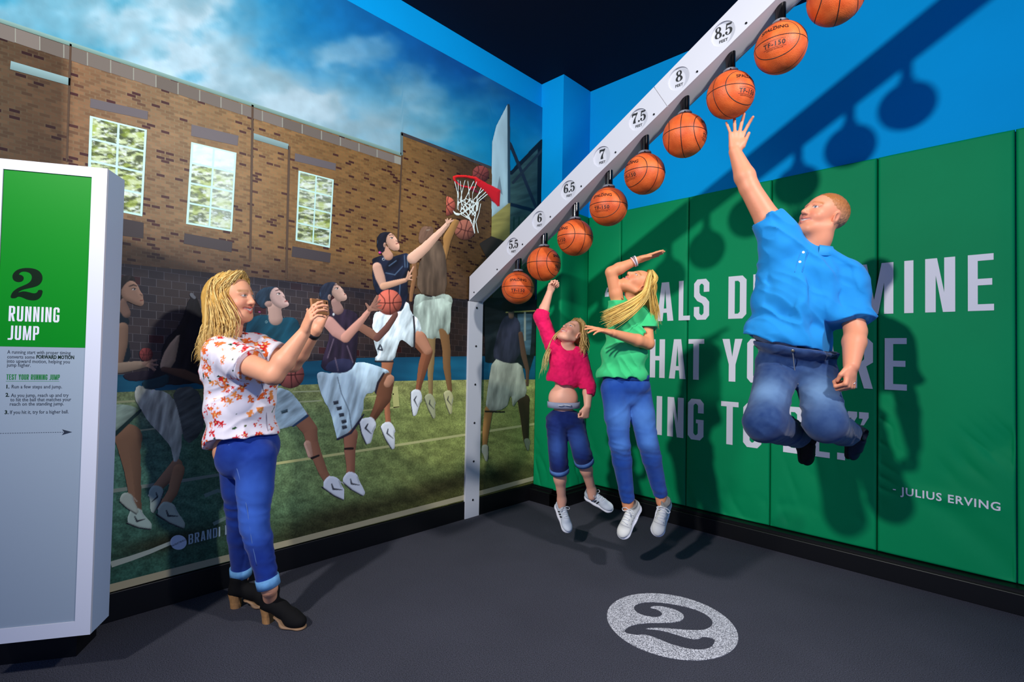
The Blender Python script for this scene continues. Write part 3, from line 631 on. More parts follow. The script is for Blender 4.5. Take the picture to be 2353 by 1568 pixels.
    def shoe(s, ax, ay, tx, ty, w, col=(214, 220, 222), al=1.0, sw=True):
        """side view trainer from ankle (ax,ay) to toe (tx,ty)"""
        A = np.array((ax, ay), float); B = np.array((tx, ty), float); d = B - A; L = np.linalg.norm(d); d /= L; n = np.array((-d[1], d[0])); n = n if n[1] > 0 else -n
        q = lambda a, b: tuple(A + d * a * L + n * b * w)
        s.poly([q(-.25, -.55), q(.18, -.75), q(.4, -.35), q(.85, .05), q(1.05, .35), q(1.02, .75), q(.5, .85), q(-.1, .9), q(-.32, .6), q(-.34, 0)], col, r=7, sh=.25, al=al)
        s.limb([(*q(-.3, .85), w * .06), (*q(.4, .92), w * .06), (*q(1.02, .72), w * .06)], (40, 40, 46), sh=0, al=al * .9)
        if sw: s.limb([(*q(.02, .1), w * .05), (*q(.2, .42), w * .09), (*q(.55, .02), w * .03)], (34, 36, 44), sh=0, al=al * .9)
        s.limb([(*q(.2, -.55), w * .03), (*q(.45, -.15), w * .03)], (150, 158, 160), sh=0, al=al); s.limb([(*q(.3, -.6), w * .03), (*q(.6, -.5), w * .03)], (200, 204, 190), sh=0, al=al)
        return s
    def head(s, face, hair, ear, eye, brow, nose, mouth, skin, hairc, al=1.0, hl=(90, 130, 150)):
        s.poly(hair, hairc, r=9, sh=.3, al=al, fold=(1.0, 5, .5)); s.poly(face, skin, r=12, sh=.32, al=al, light=(.35, .85))
        if ear: s.dot(*ear, 22, 38, tuple(c * .92 for c in skin), al=al); s.dot(ear[0] + 3, ear[1], 10, 22, tuple(c * .6 for c in skin), al=al)
        ex, ey, k = eye
        s.dot(ex, ey, 24 * k, 11 * k, (226, 222, 216), al=al); s.dot(ex + 4 * k, ey - 3 * k, 10 * k, 11 * k, (34, 24, 22), al=al); s.limb([(ex - 28 * k, ey - 4 * k, 3 * k), (ex, ey - 14 * k, 4 * k), (ex + 24 * k, ey - 6 * k, 3 * k)], (36, 24, 22), sh=0, al=al)
        s.limb(brow, (40, 28, 26), sh=0, al=al * .9); s.limb(nose, tuple(c * .62 for c in skin), sh=0, al=al * .8); s.limb(mouth, (120, 60, 56), sh=.2, al=al * .9)
        s.limb([(hair[0][0] + 10, hair[0][1] + 60, 3), (hair[0][0] + 5, hair[0][1] + 110, 2)], hl, sh=0, al=al * .6); return s
    def done(s, name, label=None):
        X = layer(); K = s.a > .5; cell = K[:-1, :-1].astype(int) + K[1:, :-1] + K[1:, 1:] + K[:-1, 1:] >= 3
        idx = np.full(K.shape, -1); us = np.zeros(K.shape, bool)
        for a in (0, 1):
            for b in (0, 1): us[a:us.shape[0] - 1 + a, b:us.shape[1] - 1 + b] |= cell
        idx[us] = np.arange(us.sum()); V = np.stack([np.full(us.sum(), X), s.gy[us], s.gz[us]], 1)
        F = np.stack([idx[:-1, :-1][cell], idx[1:, :-1][cell], idx[1:, 1:][cell], idx[:-1, 1:][cell]], 1)
        # soften the outline: slide border vertices along the contour
        E = np.concatenate([np.sort(F[:, [i, (i + 1) % 4]], 1) for i in range(4)]); ue, cn = np.unique(E, axis=0, return_counts=True); be = ue[cn == 1]
        for _ in range(4):
            acc = np.zeros((len(V), 2)); ct = np.zeros(len(V)); np.add.at(acc, be[:, 0], V[be[:, 1], 1:]); np.add.at(acc, be[:, 1], V[be[:, 0], 1:]); np.add.at(ct, be[:, 0], 1); np.add.at(ct, be[:, 1], 1)
            bv = ct > 0; V[bv, 1:] = .5 * V[bv, 1:] + .5 * acc[bv] / ct[bv][:, None]
        rgb = s.rgb.copy(); bad = us & (s.a < .3)
        if bad.any():      # border vertices take the colour of a painted neighbour
            for dx, dy in ((1, 0), (-1, 0), (0, 1), (0, -1)):
                sh = np.roll(np.roll(s.rgb, dx, 0), dy, 1); sa = np.roll(np.roll(s.a, dx, 0), dy, 1); m_ = bad & (sa > .5); rgb[m_] = sh[m_]
        o = obj(name, V, F, pm, mural, cols=linA(np.clip(rgb[us], 0, 255)) * GAIN)
        if label: o['label'] = label
        return o
SK = (206, 160, 132); SKD = (150, 100, 78); WH = (196, 212, 214); NV = (24, 30, 46)
def fingers(f, base, tips, w, col):
    for t in tips: f.limb([(*base, w * 1.3), ((base[0] + t[0]) / 2 + 2, (base[1] + t[1]) / 2, w), (*t, w * .75)], col, sh=.25)
# backboard, supports, hoop and net
f = Fig((1030, 225, 1262, 640), .0056)
f.poly([(1170, 400), (1246, 326), (1262, 330), (1262, 560), (1130, 690), (1168, 480)], (40, 62, 60), r=20, sh=.1, sm=0, fold=(0.2, 8, .35)); f.limb([(1174, 398, 4), (1244, 326, 5), (1262, 318, 5)], (14, 18, 26), sh=0); f.limb([(1240, 330, 5), (1238, 500, 5)], (10, 14, 22), sh=0)
f.limb([(1172, 470, 4), (1240, 488, 4)], (12, 24, 40), sh=0)
for x in (1180, 1192, 1206, 1222): f.limb([(x, 500, 1.6), (x - 2, 620, 1.6)], (24, 52, 44), sh=0)
f.limb([(1171, 330, 3.5), (1232, 480, 3.5)], (26, 34, 46), sh=0); f.limb([(1245, 345, 3), (1178, 420, 3)], (30, 38, 46), sh=0)
f.poly([(1128, 498), (1172, 462), (1170, 560), (1128, 545)], (128, 122, 66), r=12, sh=.1, sm=0, fold=(0, 9, .2)); f.poly([(1128, 543), (1160, 555), (1120, 600), (1100, 560)], (44, 38, 34), sh=0, sm=0)
f.poly([(1165, 240), (1139, 290), (1129, 330), (1128, 500), (1167, 468), (1167, 300)], (150, 178, 184), r=10, sh=.1, sm=0, fold=(1.5, 16, .15)); f.limb([(1168, 242, 3), (1169, 465, 3)], (40, 60, 72), sh=0)
f.at(980, 370, 7.125); f.poly([(1190, 250), (1150, 470), (1240, 560)], (110, 128, 136), sm=0, sh=0)
f.ball(880, 215, 140, (120, 58, 50), rot=.5)
f.poly([(610, 390), (780, 455), (1190, 750), (1190, 690), (900, 560), (700, 480)], (110, 26, 44), sh=.1, sm=0)
f.poly([(800, 270), (1205, 480), (1190, 735), (1160, 750), (985, 540), (780, 370)], (196, 26, 32), r=10, sh=.2, sm=0)
f.limb([(450, 310, 20), (440, 270, 22), (520, 248, 22), (650, 255, 24), (800, 290, 26), (850, 330, 26)], (214, 36, 32), sh=.35); f.limb([(450, 320, 16), (540, 400, 16), (700, 440, 18), (800, 430, 18)], (190, 26, 36), sh=.2); f.limb([(470, 275, 5), (640, 266, 5), (790, 298, 5)], (150, 14, 20), sh=0)
f.ball(620, 1130, 170, (150, 92, 74), rot=.3); f.ball(300, 740, 170, (204, 104, 82), rot=-.5)
f.done('printed_hoop')
f = Fig((1035, 405, 1130, 560), .0034).at(980, 370, 7.125); NW = (214, 224, 216)
tops = [(455, 335), (510, 315), (545, 330), (625, 315), (670, 330), (770, 330), (815, 340), (890, 440), (925, 470), (965, 510), (990, 545)]; mids = [(500, 520), (515, 560), (570, 600), (545, 640), (690, 520), (620, 640), (745, 540), (820, 600), (760, 640), (830, 640), (850, 660)]
low = [(500, 800), (520, 810), (560, 800), (640, 850), (700, 870), (650, 800), (740, 900), (800, 880), (770, 900), (820, 820), (830, 800)]
for a, b, c in zip(tops, mids, low): f.limb([(*a, 7), (*b, 7), (*c, 7)], NW, sh=.1, edge=.05)
for q in ([(540, 640), (720, 740), (800, 880), (760, 1000), (785, 1190)], [(510, 700), (640, 620), (760, 680), (830, 700)], [(560, 880), (700, 960), (745, 1040), (780, 1180)], [(430, 820), (500, 880), (600, 850), (830, 690)], [(440, 850), (560, 870), (700, 760), (740, 640)], [(560, 760), (660, 860), (720, 980)], [(600, 700), (700, 800), (780, 900)], [(720, 620), (620, 740), (540, 830)], [(830, 640), (700, 880), (650, 920)], [(820, 720), (790, 900), (770, 1100)], [(545, 830), (640, 900), (730, 980)], [(880, 700), (850, 860), (800, 1000), (840, 1180)]): f.limb([(*p, 7.5) for p in q], NW, sh=.1, edge=.05)
f.poly([(420, 820), (500, 870), (545, 860), (540, 900), (470, 900)], NW, sm=1); f.done('printed_net')
# P6: fading player behind the shooter
GS = (132, 96, 60); f = Fig((940, 505, 1052, 965)).at(830, 500, 6.817)
f.poly([(930, 160), (1000, 130), (1130, 150), (1130, 260), (1040, 360), (960, 400), (900, 420), (880, 300)], (110, 84, 66), sh=.15, fold=(1, 5, .35)); f.limb([(1020, 200, 10), (1060, 195, 10)], (150, 130, 110), sh=0)
f.limb([(1480, 60, 50), (1340, 330, 70), (1310, 640, 22)], (160, 118, 66)); f.limb([(820, 720, 44), (830, 900, 40), (780, 1180, 34), (770, 1300, 30)], (140, 100, 66))
f.poly([(1180, 350), (1250, 380), (1330, 650), (1340, 1180), (1180, 1250), (860, 1180), (880, 760), (960, 600), (1100, 460)], (86, 72, 58), r=16, sh=.2, fold=(1.45, 10, .5))
f.poly([(860, 1170), (1100, 1260), (1320, 1180), (1440, 1270), (1400, 1420), (1390, 1900), (1200, 1900), (820, 1900), (800, 1350)], (140, 156, 144), r=12, sh=.2, fold=(1.3, 9, .5), sm=1)
f.at(830, 680, 4.239); f.limb([(800, 320, 50), (825, 520, 42), (830, 700, 38), (860, 920, 22)], (126, 92, 58)); f.limb([(680, 410, 40), (680, 600, 34), (670, 760, 30), (672, 960, 20)], (140, 116, 76))
f.poly([(510, 60), (880, 10), (870, 250), (855, 400), (800, 320), (750, 320), (720, 425), (620, 410), (560, 240)], (144, 160, 148), r=12, sh=.2, fold=(1.4, 9, .55))
f.shoe(670, 1010, 735, 1180, 60, (160, 164, 128)); f.shoe(850, 975, 895, 1140, 56, (182, 180, 132)); f.done('printed_player', 'fading printed player in grey behind the shooter')
# P5: the shooter
f = Fig((838, 495, 1052, 1060)).at(830, 680, 4.239)
f.limb([(250, 650, 60), (240, 760, 46), (245, 960, 34), (250, 1130, 30), (262, 1270, 26)], (168, 108, 76)); f.limb([(560, 430, 80), (640, 550, 54), (600, 680, 50), (560, 860, 30), (545, 950, 24)], (136, 84, 58)); f.limb([(560, 400, 60), (640, 530, 44)], (206, 150, 120), al=.7)
f.shoe(540, 975, 550, 1165, 72); f.shoe(262, 1290, 345, 1470, 80)
f.poly([(110, 190), (160, 140), (300, 180), (420, 60), (460, 60), (480, 170), (560, 230), (590, 360), (520, 330), (510, 520), (440, 460), (380, 420), (350, 500), (320, 640), (140, 640), (120, 600), (160, 580), (120, 470), (100, 330)], WH, r=14, sh=.28, fold=(1.1, 9, .62))
f.limb([(505, 200, 8), (515, 330, 9), (512, 520, 8)], (40, 38, 44), sh=0); f.limb([(130, 640, 8), (310, 642, 8)], (40, 36, 40), sh=0); f.limb([(180, 480, 8), (160, 520, 8), (200, 530, 8), (190, 490, 6)], (50, 54, 64), sh=0)
f.at(830, 500, 6.817)
f.poly([(170, 700), (150, 650), (330, 585), (360, 590), (460, 630), (560, 590), (740, 545), (755, 660), (750, 850), (720, 1000), (730, 1250), (690, 1320), (640, 1460), (560, 1480), (330, 1250), (220, 1180), (165, 1000)], NV, r=16, sh=.25, fold=(.9, 9, .7))
for q in ([(430, 760), (540, 680)], [(520, 900), (640, 770)], [(380, 870), (520, 900)], [(670, 600), (680, 780)], [(720, 590), (715, 780)], [(600, 1050), (590, 1250)]): f.limb([(*p, 9) for p in q], (86, 112, 138), sh=.1, al=.8)
f.dot(345, 655, 24, 22, (190, 200, 205)); f.dot(345, 655, 15, 13, NV)
f.limb([(340, 480, 60), (420, 600, 74)], (196, 148, 122)); f.limb([(800, 640, 90), (1000, 470, 74), (1130, 330, 62), (1250, 210, 48), (1340, 110, 40)], (222, 178, 150), light=(-.2, .9)); fingers(f, (1345, 95), [(1310, 35), (1340, 10), (1400, 20), (1440, 40)], 14, (214, 168, 140))
f.limb([(240, 780, 74), (290, 940, 76), (340, 1080, 56)], (204, 160, 136)); f.limb([(340, 1080, 56), (520, 1030, 48), (680, 985, 34)], (208, 160, 128)); fingers(f, (710, 960), [(815, 770), (760, 880), (790, 905), (795, 980), (735, 850)], 16, (206, 158, 128))
f.head([(390, 300), (450, 235), (520, 290), (570, 370), (560, 395), (600, 440), (600, 500), (550, 530), (470, 520), (420, 470), (380, 400)], [(240, 300), (330, 225), (440, 225), (470, 250), (410, 300), (380, 420), (350, 560), (260, 540), (225, 420)], (362, 432), (470, 325, 1.0), [(430, 280, 5), (480, 272, 6), (510, 300, 4)], [(540, 360, 7), (560, 380, 6)], [(540, 415, 8), (585, 400, 6)], (206, 160, 134), (22, 24, 34))
f.dot(280, 555, 24, 20, (216, 70, 150)); f.ball(430, 1330, 200, (206, 104, 84)); f.done('printed_player', 'printed shooter reaching up to the hoop')
# P3: player dribbling, seen above the photographer's arms
f = Fig((556, 640, 790, 1160), .0040).at(640, 830, 4.61)
f.limb([(230, 600, 90), (330, 730, 80), (350, 860, 66), (400, 1000, 58), (470, 1180, 50), (540, 1300, 40)], (140, 96, 74)); f.limb([(300, 880, 40), (330, 1000, 30)], (200, 160, 140), al=.7); f.limb([(345, 1030, 12), (420, 1000, 10)], (30, 24, 24), sh=0)
f.shoe(560, 1290, 760, 1420, 110, (206, 212, 222)); f.poly([(-180, 280), (80, 280), (210, 420), (290, 540), (310, 590), (150, 690), (-60, 740), (-200, 760)], (142, 166, 180), r=14, sh=.25, fold=(.5, 9, .5)); f.limb([(150, 690, 10), (300, 580, 14)], (40, 62, 92), sh=0); f.poly([(20, 530), (90, 505), (95, 540), (30, 560)], (60, 80, 90), sm=0)
f.ball(120, 140, 150, (170, 92, 84)); f.at(400, 600, 3.484)
f.poly([(560, 500), (640, 440), (740, 425), (830, 470), (930, 440), (1010, 490), (1000, 700), (900, 830), (560, 900)], (18, 62, 78), r=14, sh=.2, fold=(.8, 12, .5)); f.limb([(800, 380, 56), (810, 460, 56)], (170, 140, 128)); f.limb([(735, 488, 9), (735, 488, 9)], (180, 210, 210), sh=0); f.limb([(735, 488, 5), (736, 488, 5)], (18, 62, 78), sh=0)
f.head([(770, 240), (810, 205), (860, 240), (890, 290), (890, 315), (925, 350), (900, 370), (850, 385), (790, 350), (760, 300)], [(640, 280), (700, 215), (800, 200), (830, 215), (775, 260), (760, 330), (720, 400), (650, 330)], None, (835, 265, .62), [(810, 238, 3), (840, 230, 4), (865, 250, 3)], [(870, 285, 4), (885, 295, 4)], [(885, 325, 5), (912, 318, 4)], (176, 148, 140), (28, 44, 58)); f.dot(752, 345, 30, 24, (150, 122, 112)); f.dot(682, 408, 14, 10, (190, 90, 150))
f.done('printed_player', 'printed player in teal dribbling beside the photographer')
# P4: player gathering the ball
f = Fig((722, 640, 912, 1166)).at(640, 830, 4.61)
f.limb([(760, 780, 78), (750, 950, 62), (760, 1100, 50), (755, 1230, 44)], (150, 100, 78)); f.limb([(700, 930, 12), (780, 925, 12)], (34, 24, 24), sh=0); f.shoe(760, 1240, 930, 1370, 100, (210, 216, 224))
f.limb([(1130, 210, 90), (1110, 380, 80), (1040, 520, 50), (985, 620, 36)], (108, 70, 50)); f.limb([(1180, 190, 46), (1150, 240, 40)], (190, 140, 112), al=.8); f.shoe(950, 660, 1000, 860, 110, (214, 220, 226))
f.poly([(410, 100), (600, 140), (820, 0), (960, 20), (1200, 110), (1100, 140), (1040, 230), (1010, 340), (905, 345), (895, 560), (760, 740), (620, 840), (600, 780), (540, 520), (460, 400), (395, 180)], (170, 194, 206), r=16, sh=.25, fold=(1.2, 11, .42)); f.limb([(1110, 130, 10), (1050, 230, 12), (1020, 340, 10)], (40, 34, 42), sh=0); f.limb([(620, 830, 12), (760, 760, 12), (840, 650, 12), (900, 560, 8)], (44, 42, 58), sh=0); f.limb([(620, 170, 4), (660, 340, 4), (740, 520, 4), (770, 720, 4)], (90, 108, 120), sh=0)
for x, y in ((600, 440), (635, 500), (660, 570), (685, 640), (690, 700)): f.poly([(x - 28, y - 14), (x + 26, y - 22), (x + 32, y + 12), (x - 18, y + 24)], (56, 62, 72), sm=0)
f.at(700, 630, 5.808)
f.poly([(300, 470), (330, 455), (420, 510), (520, 460), (640, 490), (720, 560), (700, 900), (690, 1160), (600, 1300), (420, 1330), (200, 1270), (240, 1080), (330, 830), (260, 600)], (40, 32, 46), r=16, sh=.25, fold=(1.35, 9, .6)); f.poly([(330, 1150), (560, 1120), (660, 1180), (600, 1300), (420, 1330), (250, 1280)], (52, 62, 100), al=.55, sh=.1)
for q in ([(300, 1120), (380, 870)], [(560, 960), (640, 1180)], [(400, 1120), (440, 1290)]): f.limb([(*p, 9) for p in q], (116, 100, 116), sh=0, al=.7)
f.dot(380, 540, 14, 20, (200, 206, 206))
f.limb([(760, 720, 56), (860, 780, 62), (960, 860, 46)], (140, 98, 78)); f.limb([(960, 860, 46), (1090, 720, 44), (1210, 540, 36)], (108, 72, 62))
f.limb([(320, 650, 82), (420, 760, 84), (540, 850, 66)], (196, 146, 134)); f.limb([(540, 850, 66), (660, 720, 58), (760, 610, 44), (840, 510, 36)], (200, 146, 126)); fingers(f, (860, 480), [(810, 390), (960, 290), (985, 330), (990, 400), (1020, 480)], 18, (150, 110, 92))
f.ball(1120, 380, 155, (206, 106, 86)); fingers(f, (900, 440), [(975, 300), (1000, 350), (1010, 420), (1025, 490)], 13, (140, 100, 84))
f.limb([(400, 380, 56), (440, 470, 74)], (150, 118, 108))
f.head([(370, 180), (410, 115), (470, 170), (520, 220), (515, 245), (560, 290), (565, 330), (520, 370), (440, 370), (390, 320), (350, 260)], [(190, 190), (280, 110), (390, 100), (430, 120), (375, 180), (345, 330), (320, 430), (240, 400), (180, 280)], (325, 310), (425, 195, .95), [(390, 150, 5), (430, 140, 5), (455, 165, 4)], [(500, 210, 6), (515, 225, 5)], [(525, 275, 6), (550, 262, 5)], (178, 146, 130), (34, 40, 54)); f.done('printed_player', 'printed player in dark vest gathering the ball')
# P2 / P1: fading runners at the left
f = Fig((300, 660, 475, 1230), .0034).at(250, 880, 4.239)
f.limb([(660, 800, 60), (560, 920, 56), (450, 1040, 44)], (150, 112, 84)); f.limb([(680, 850, 60), (620, 1060, 52), (510, 1230, 40)], (158, 114, 82)); f.shoe(450, 1060, 380, 1240, 90, (150, 166, 156)); f.shoe(560, 1230, 760, 1350, 110, (168, 178, 160))
f.poly([(270, 10), (380, 60), (560, 80), (660, 200), (720, 430), (700, 700), (640, 790), (610, 700), (600, 620), (480, 480), (380, 380), (300, 250), (235, 130)], (158, 164, 154), r=14, sh=.2, fold=(1.25, 9, .5)); f.poly([(600, 60), (850, 20), (950, 300), (900, 500), (740, 620), (680, 300)], (74, 80, 80), r=14, sh=.15, fold=(.4, 8, .5))
f.at(260, 620, 5.6); f.poly([(980, 330), (1100, 360), (1180, 800), (1200, 1450), (700, 1500), (330, 1420), (590, 1280), (640, 920), (860, 720)], (26, 26, 32), r=16, sh=.2, fold=(1.2, 10, .4)); f.poly([(860, 800), (840, 960), (780, 1250), (620, 1300), (590, 1230), (680, 1000)], (172, 150, 128), r=12, sh=.3); f.limb([(640, 1280, 30), (900, 1340, 60), (1150, 1440, 50)], (84, 62, 52)); f.limb([(1000, 320, 26), (1040, 360, 20)], (120, 124, 130), sh=0); f.poly([(340, 1440), (560, 1390), (720, 1330), (700, 1500), (420, 1560)], (20, 54, 64), sh=.2)  # dark vest and the woman's cast shadow on the mural, painted as one shape
f.done('printed_player', 'fading printed runner bent forward behind the photographer')
f = Fig((235, 630, 372, 1240), .0034).at(250, 880, 4.239)
f.limb([(190, 540, 140), (200, 660, 110), (230, 850, 86), (250, 1060, 66), (270, 1240, 50)], (122, 92, 70)); f.shoe(250, 1290, 430, 1350, 110, (158, 178, 168)); f.shoe(170, 1120, 300, 1230, 80, (160, 172, 160), sw=False)
f.poly([(-60, 220), (160, 200), (310, 260), (60, 520), (-60, 560)], (120, 140, 128), r=12, sh=.2, fold=(.4, 9, .4)); f.limb([(310, 265, 14), (60, 500, 20)], (22, 46, 44), sh=0)
f.at(260, 620, 5.6); f.poly([(-60, 520), (90, 530), (200, 620), (215, 700), (130, 730), (200, 900), (240, 1190), (-60, 1300)], (20, 36, 46), r=14, sh=.2); f.limb([(120, 760, 80), (110, 960, 74), (60, 1200, 60)], (140, 112, 92)); f.limb([(70, 1270, 70), (300, 1230, 60), (400, 1220, 40)], (146, 128, 110)); fingers(f, (400, 1210), [(560, 1160), (580, 1230), (540, 1290), (480, 1150)], 20, (150, 120, 104)); f.ball(420, 1090, 90, (130, 60, 58)); f.poly([(100, 1350), (330, 1300), (560, 1290), (480, 1400), (330, 1440), (180, 1430)], (40, 34, 44), sh=.2)
f.limb([(100, 440, 70), (170, 560, 60)], (130, 104, 90))
f.head([(150, 180), (230, 130), (320, 200), (350, 290), (390, 330), (380, 360), (395, 400), (390, 460), (330, 480), (220, 430), (120, 380), (90, 280)], [(80, 120), (160, 60), (260, 80), (300, 160), (220, 150), (140, 220), (110, 400), (40, 400), (40, 200)], None, (265, 255, 1.05), [(205, 215, 6), (260, 196, 8), (300, 212, 5)], [(345, 320, 7), (375, 335, 6)], [(345, 400, 6), (385, 392, 5)], (156, 124, 104), (36, 32, 32)); f.done('printed_player', 'fading printed runner at the kiosk edge')
# P7: player beyond the post
f = Fig((1100, 688, 1232, 1100)).at(1090, 690, 3.487)
f.poly([(70, -20), (500, -20), (480, 430), (440, 560), (300, 520), (80, 500)], (24, 30, 34), r=20, sh=0, sm=0, fold=(0, 12, .6)); f.poly([(340, 110), (460, 110), (450, 330), (440, 440), (380, 430), (340, 250)], (60, 84, 96), sh=.1, sm=0, fold=(0, 8, .5)); f.limb([(400, 100, 8), (400, 320, 8)], (140, 150, 140), sh=0); f.limb([(250, 98, 5), (480, 86, 5)], (190, 176, 96), sh=0)  # the yellow line is a reflection on the glossy mural, painted into the print
f.poly([(210, 170), (250, 120), (330, 130), (370, 200), (360, 500), (180, 500), (140, 440), (170, 300)], (42, 44, 58), r=14, sh=.2, fold=(1.3, 9, .5)); f.limb([(290, 90, 26), (290, 130, 20)], (120, 96, 80)); f.limb([(250, 50, 40), (290, 60, 34)], (30, 26, 26), sh=.1)
f.limb([(365, 270, 18), (390, 440, 22), (420, 560, 16), (420, 680, 12)], (86, 64, 52)); f.limb([(110, 880, 34), (85, 1060, 28), (75, 1180, 20)], (150, 110, 62)); f.limb([(390, 800, 50), (400, 960, 34), (410, 1120, 22)], (60, 46, 34))
f.poly([(140, 460), (260, 510), (370, 500), (400, 620), (420, 760), (340, 800), (300, 870), (290, 740), (250, 880), (80, 890), (100, 700)], (136, 142, 128), r=14, sh=.22, fold=(1.3, 9, .45)); f.limb([(85, 892, 7), (235, 895, 7)], (40, 34, 28), sh=0); f.shoe(75, 1190, 75, 1290, 36, (160, 162, 140), sw=False); f.shoe(420, 1130, 440, 1200, 30, (120, 124, 104), sw=False)
f.done('printed_player', 'printed player in grey shorts beyond the post')
# caption on the court
Xt = layer()
V = [onX(410 + 19 * math.cos(a), 1247 + 17 * math.sin(a), Xt) for a in np.linspace(0, 2 * math.pi, 28, endpoint=False)]
obj('caption_disc', V, [tuple(range(28))[::-1]], pm, mural, cols=np.repeat(linA(np.array((190, 200, 216)))[None], 28, 0) * GAIN)
def mural_text(VF, p0, p1, p2, col, name):
    """map a flat text (0..1 box) onto the wall: p0 lower left, p1 lower right, p2 upper left (picture points)"""
    V, F = VF; a, b, c = (onX(*p, Xt) for p in (p0, p1, p2)); w_, h_ = V[:, 0].max(), 1.0
    W3 = a[None] + (V[:, :1] / w_) * (b - a)[None] + V[:, 1:2] * (c - a)[None] + np.array([.0004, 0, 0])[None] * (1 + V[:, 2:3])
    return obj(name, W3, F, mat(name + '_ink', col, .3), mural)
V, F, wd = block_text('BRANDI BA', 1.0, .14, .1); mural_text((V, F), (433, 1252), (540, 1224), (433, 1229), (176, 196, 206), 'caption_name')
V, F = text_fill('BASKETBALL', 1.0, offset=.02, spacing=1.25, thick=.1); V[:, 0] -= V[:, 0].min(); V[:, 1] /= .7; mural_text((V, F), (393, 1258), (427, 1242), (393, 1254), (40, 48, 60), 'caption_word')
# ================================================================== measuring arch: sloping beam, wall post, hanging balls
m_white = mat('white_laminate', (198, 200, 208), 0.42, spec=0.4, bump=('noise', 90, 0.06))
m_under = mat('grey_painted_underside', (206, 204, 212), 0.55)
m_fig = mat('black_print', (10, 16, 20), 0.55)
m_bolt = mat('dark_steel_bolt', (26, 28, 34), 0.35, metal=.6)
m_pipe = mat('black_gloss_pipe', (8, 9, 13), 0.14, spec=.6)
m_collar = mat('grey_rubber_collar', (124, 128, 138), 0.6)
YF, YBK, SL = 2.632, 2.782, .604
YMID = 2.707
zu = lambda X: 1.903 + SL * (X + 3.033)
zl = lambda X: 1.712 + SL * (X + 3.033)
XE = -0.02
beam = empty('measuring_beam', (-3.03, YMID, 1.8)); tag(beam, 'white sloping beam with printed heights rising over the jumpers', 'beam')
LABX = [('5.5', -2.564), ('6', -2.317), ('6.5', -2.062), ('7', -1.805), ('7.5', -1.551), ('8', -1.301), ('8.5', -1.057), ('9', -.804), ('9.5', -.55)]
FIG['9'] = ([[(.68 - x, 1 - y) for x, y in lp] for lp in FIG['6'][0]], .68)
labz = lambda X: 2.079 + .6125 * (X + 2.564)
XJ = -1.45
def front_panel(xa, xb, labs):
    # joint is square to the beam
    n = np.array([-SL, 1]) / math.hypot(1, SL)
    sh = .19 * SL / (1 + SL * SL)
    pa = [(xa, zl(xa)), (xb + (sh if xb > -1.5 and xb < -1 else 0), zl(xb + (sh if xb > -1.5 and xb < -1 else 0))), (xb, zu(xb)), (xa, zu(xa))]
    if xa > -1.6: pa[0] = (xa + sh, zl(xa + sh))
    loops = [pa] + [ell(X, labz(X), .064, .064, 40) for t, X in labs]
    return poly_fill(loops, .006)
for xa, xb in ((-3.033, XJ - .0015), (XJ + .0015, XE)):
    labs = [(t, X) for t, X in LABX if xa < X < xb]
    V, F = front_panel(xa, xb, labs)
    obj('front_panel', np.stack([V[:, 0], YF + .006 - V[:, 2], V[:, 1]], 1), [f[::-1] for f in F], m_white, beam)
# body behind the front: core with grey underside and a back board
def prism_xz(poly, y0, y1):
    n = len(poly); V = [(x, y0, z) for x, z in poly] + [(x, y1, z) for x, z in poly]
    F = [tuple(range(n)), tuple(range(2 * n - 1, n - 1, -1))] + [(i, i + n, (i + 1) % n + n, (i + 1) % n) for i in range(n)]
    return V, F
V, F = prism_xz([(-3.033, zl(-3.033) + .001), (XE, zl(XE) + .001), (XE, zu(XE) - .001), (-3.033, zu(-3.033) - .001)], YF + .0125, YBK - .012)
obj('core', V, F, m_under, beam)
V, F = prism_xz([(-3.033, zl(-3.033) - .004), (XE, zl(XE) - .004), (XE, zu(XE)), (-3.033, zu(-3.033))], YBK - .012, YBK)
obj('back_board', V, F, m_white, beam)
for t, X in LABX:
    z = labz(X)
    V, F = poly_fill([ell(X, z, .0638, .0638, 40)], .001)
    d = obj('height_disc', np.stack([V[:, 0], YF + .0112 - V[:, 2], V[:, 1]], 1), [f[::-1] for f in F], m_white, beam)
    V, F, wd = fig_text(t, .062); s = .92 if len(t) > 1 else 1.0
    obj('height_number', np.stack([X + (V[:, 0] - wd / 2) * s, YF + .0096 - V[:, 2], z - .012 + V[:, 1]], 1), [f[::-1] for f in F], m_fig, d)
    V, F = text_fill('FEET', .0205, offset=.0006, spacing=1.1, thick=.0003, align='CENTER')
    obj('unit_word', np.stack([X + V[:, 0], YF + .0096 - V[:, 2], z - .040 + V[:, 1]], 1), [f[::-1] for f in F], m_fig, d)
def disc_stud(c, n, r, h, seg=12):
    n = unit(n); a = unit(np.cross(n, [0.3, .2, 1])); b = np.cross(n, a); V = []
    for hh, rr in ((0, r), (h * .6, r), (h, r * .6)):
        for k in range(seg): t = 2 * math.pi * k / seg; V.append(np.asarray(c) + n * hh + rr * (math.cos(t) * a + math.sin(t) * b))
    F = [(i * seg + k, i * seg + (k + 1) % seg, (i + 1) * seg + (k + 1) % seg, (i + 1) * seg + k) for i in range(2) for k in range(seg)] + [tuple(range(2 * seg, 3 * seg))]
    return V, F
for k in range(11):
    X = -2.975 + k * .2545
    if X < XE: V, F = disc_stud((X, YF, zl(X) + .028), (0, -1, 0), .0062, .003); obj('bolt', V, F, m_bolt, beam)
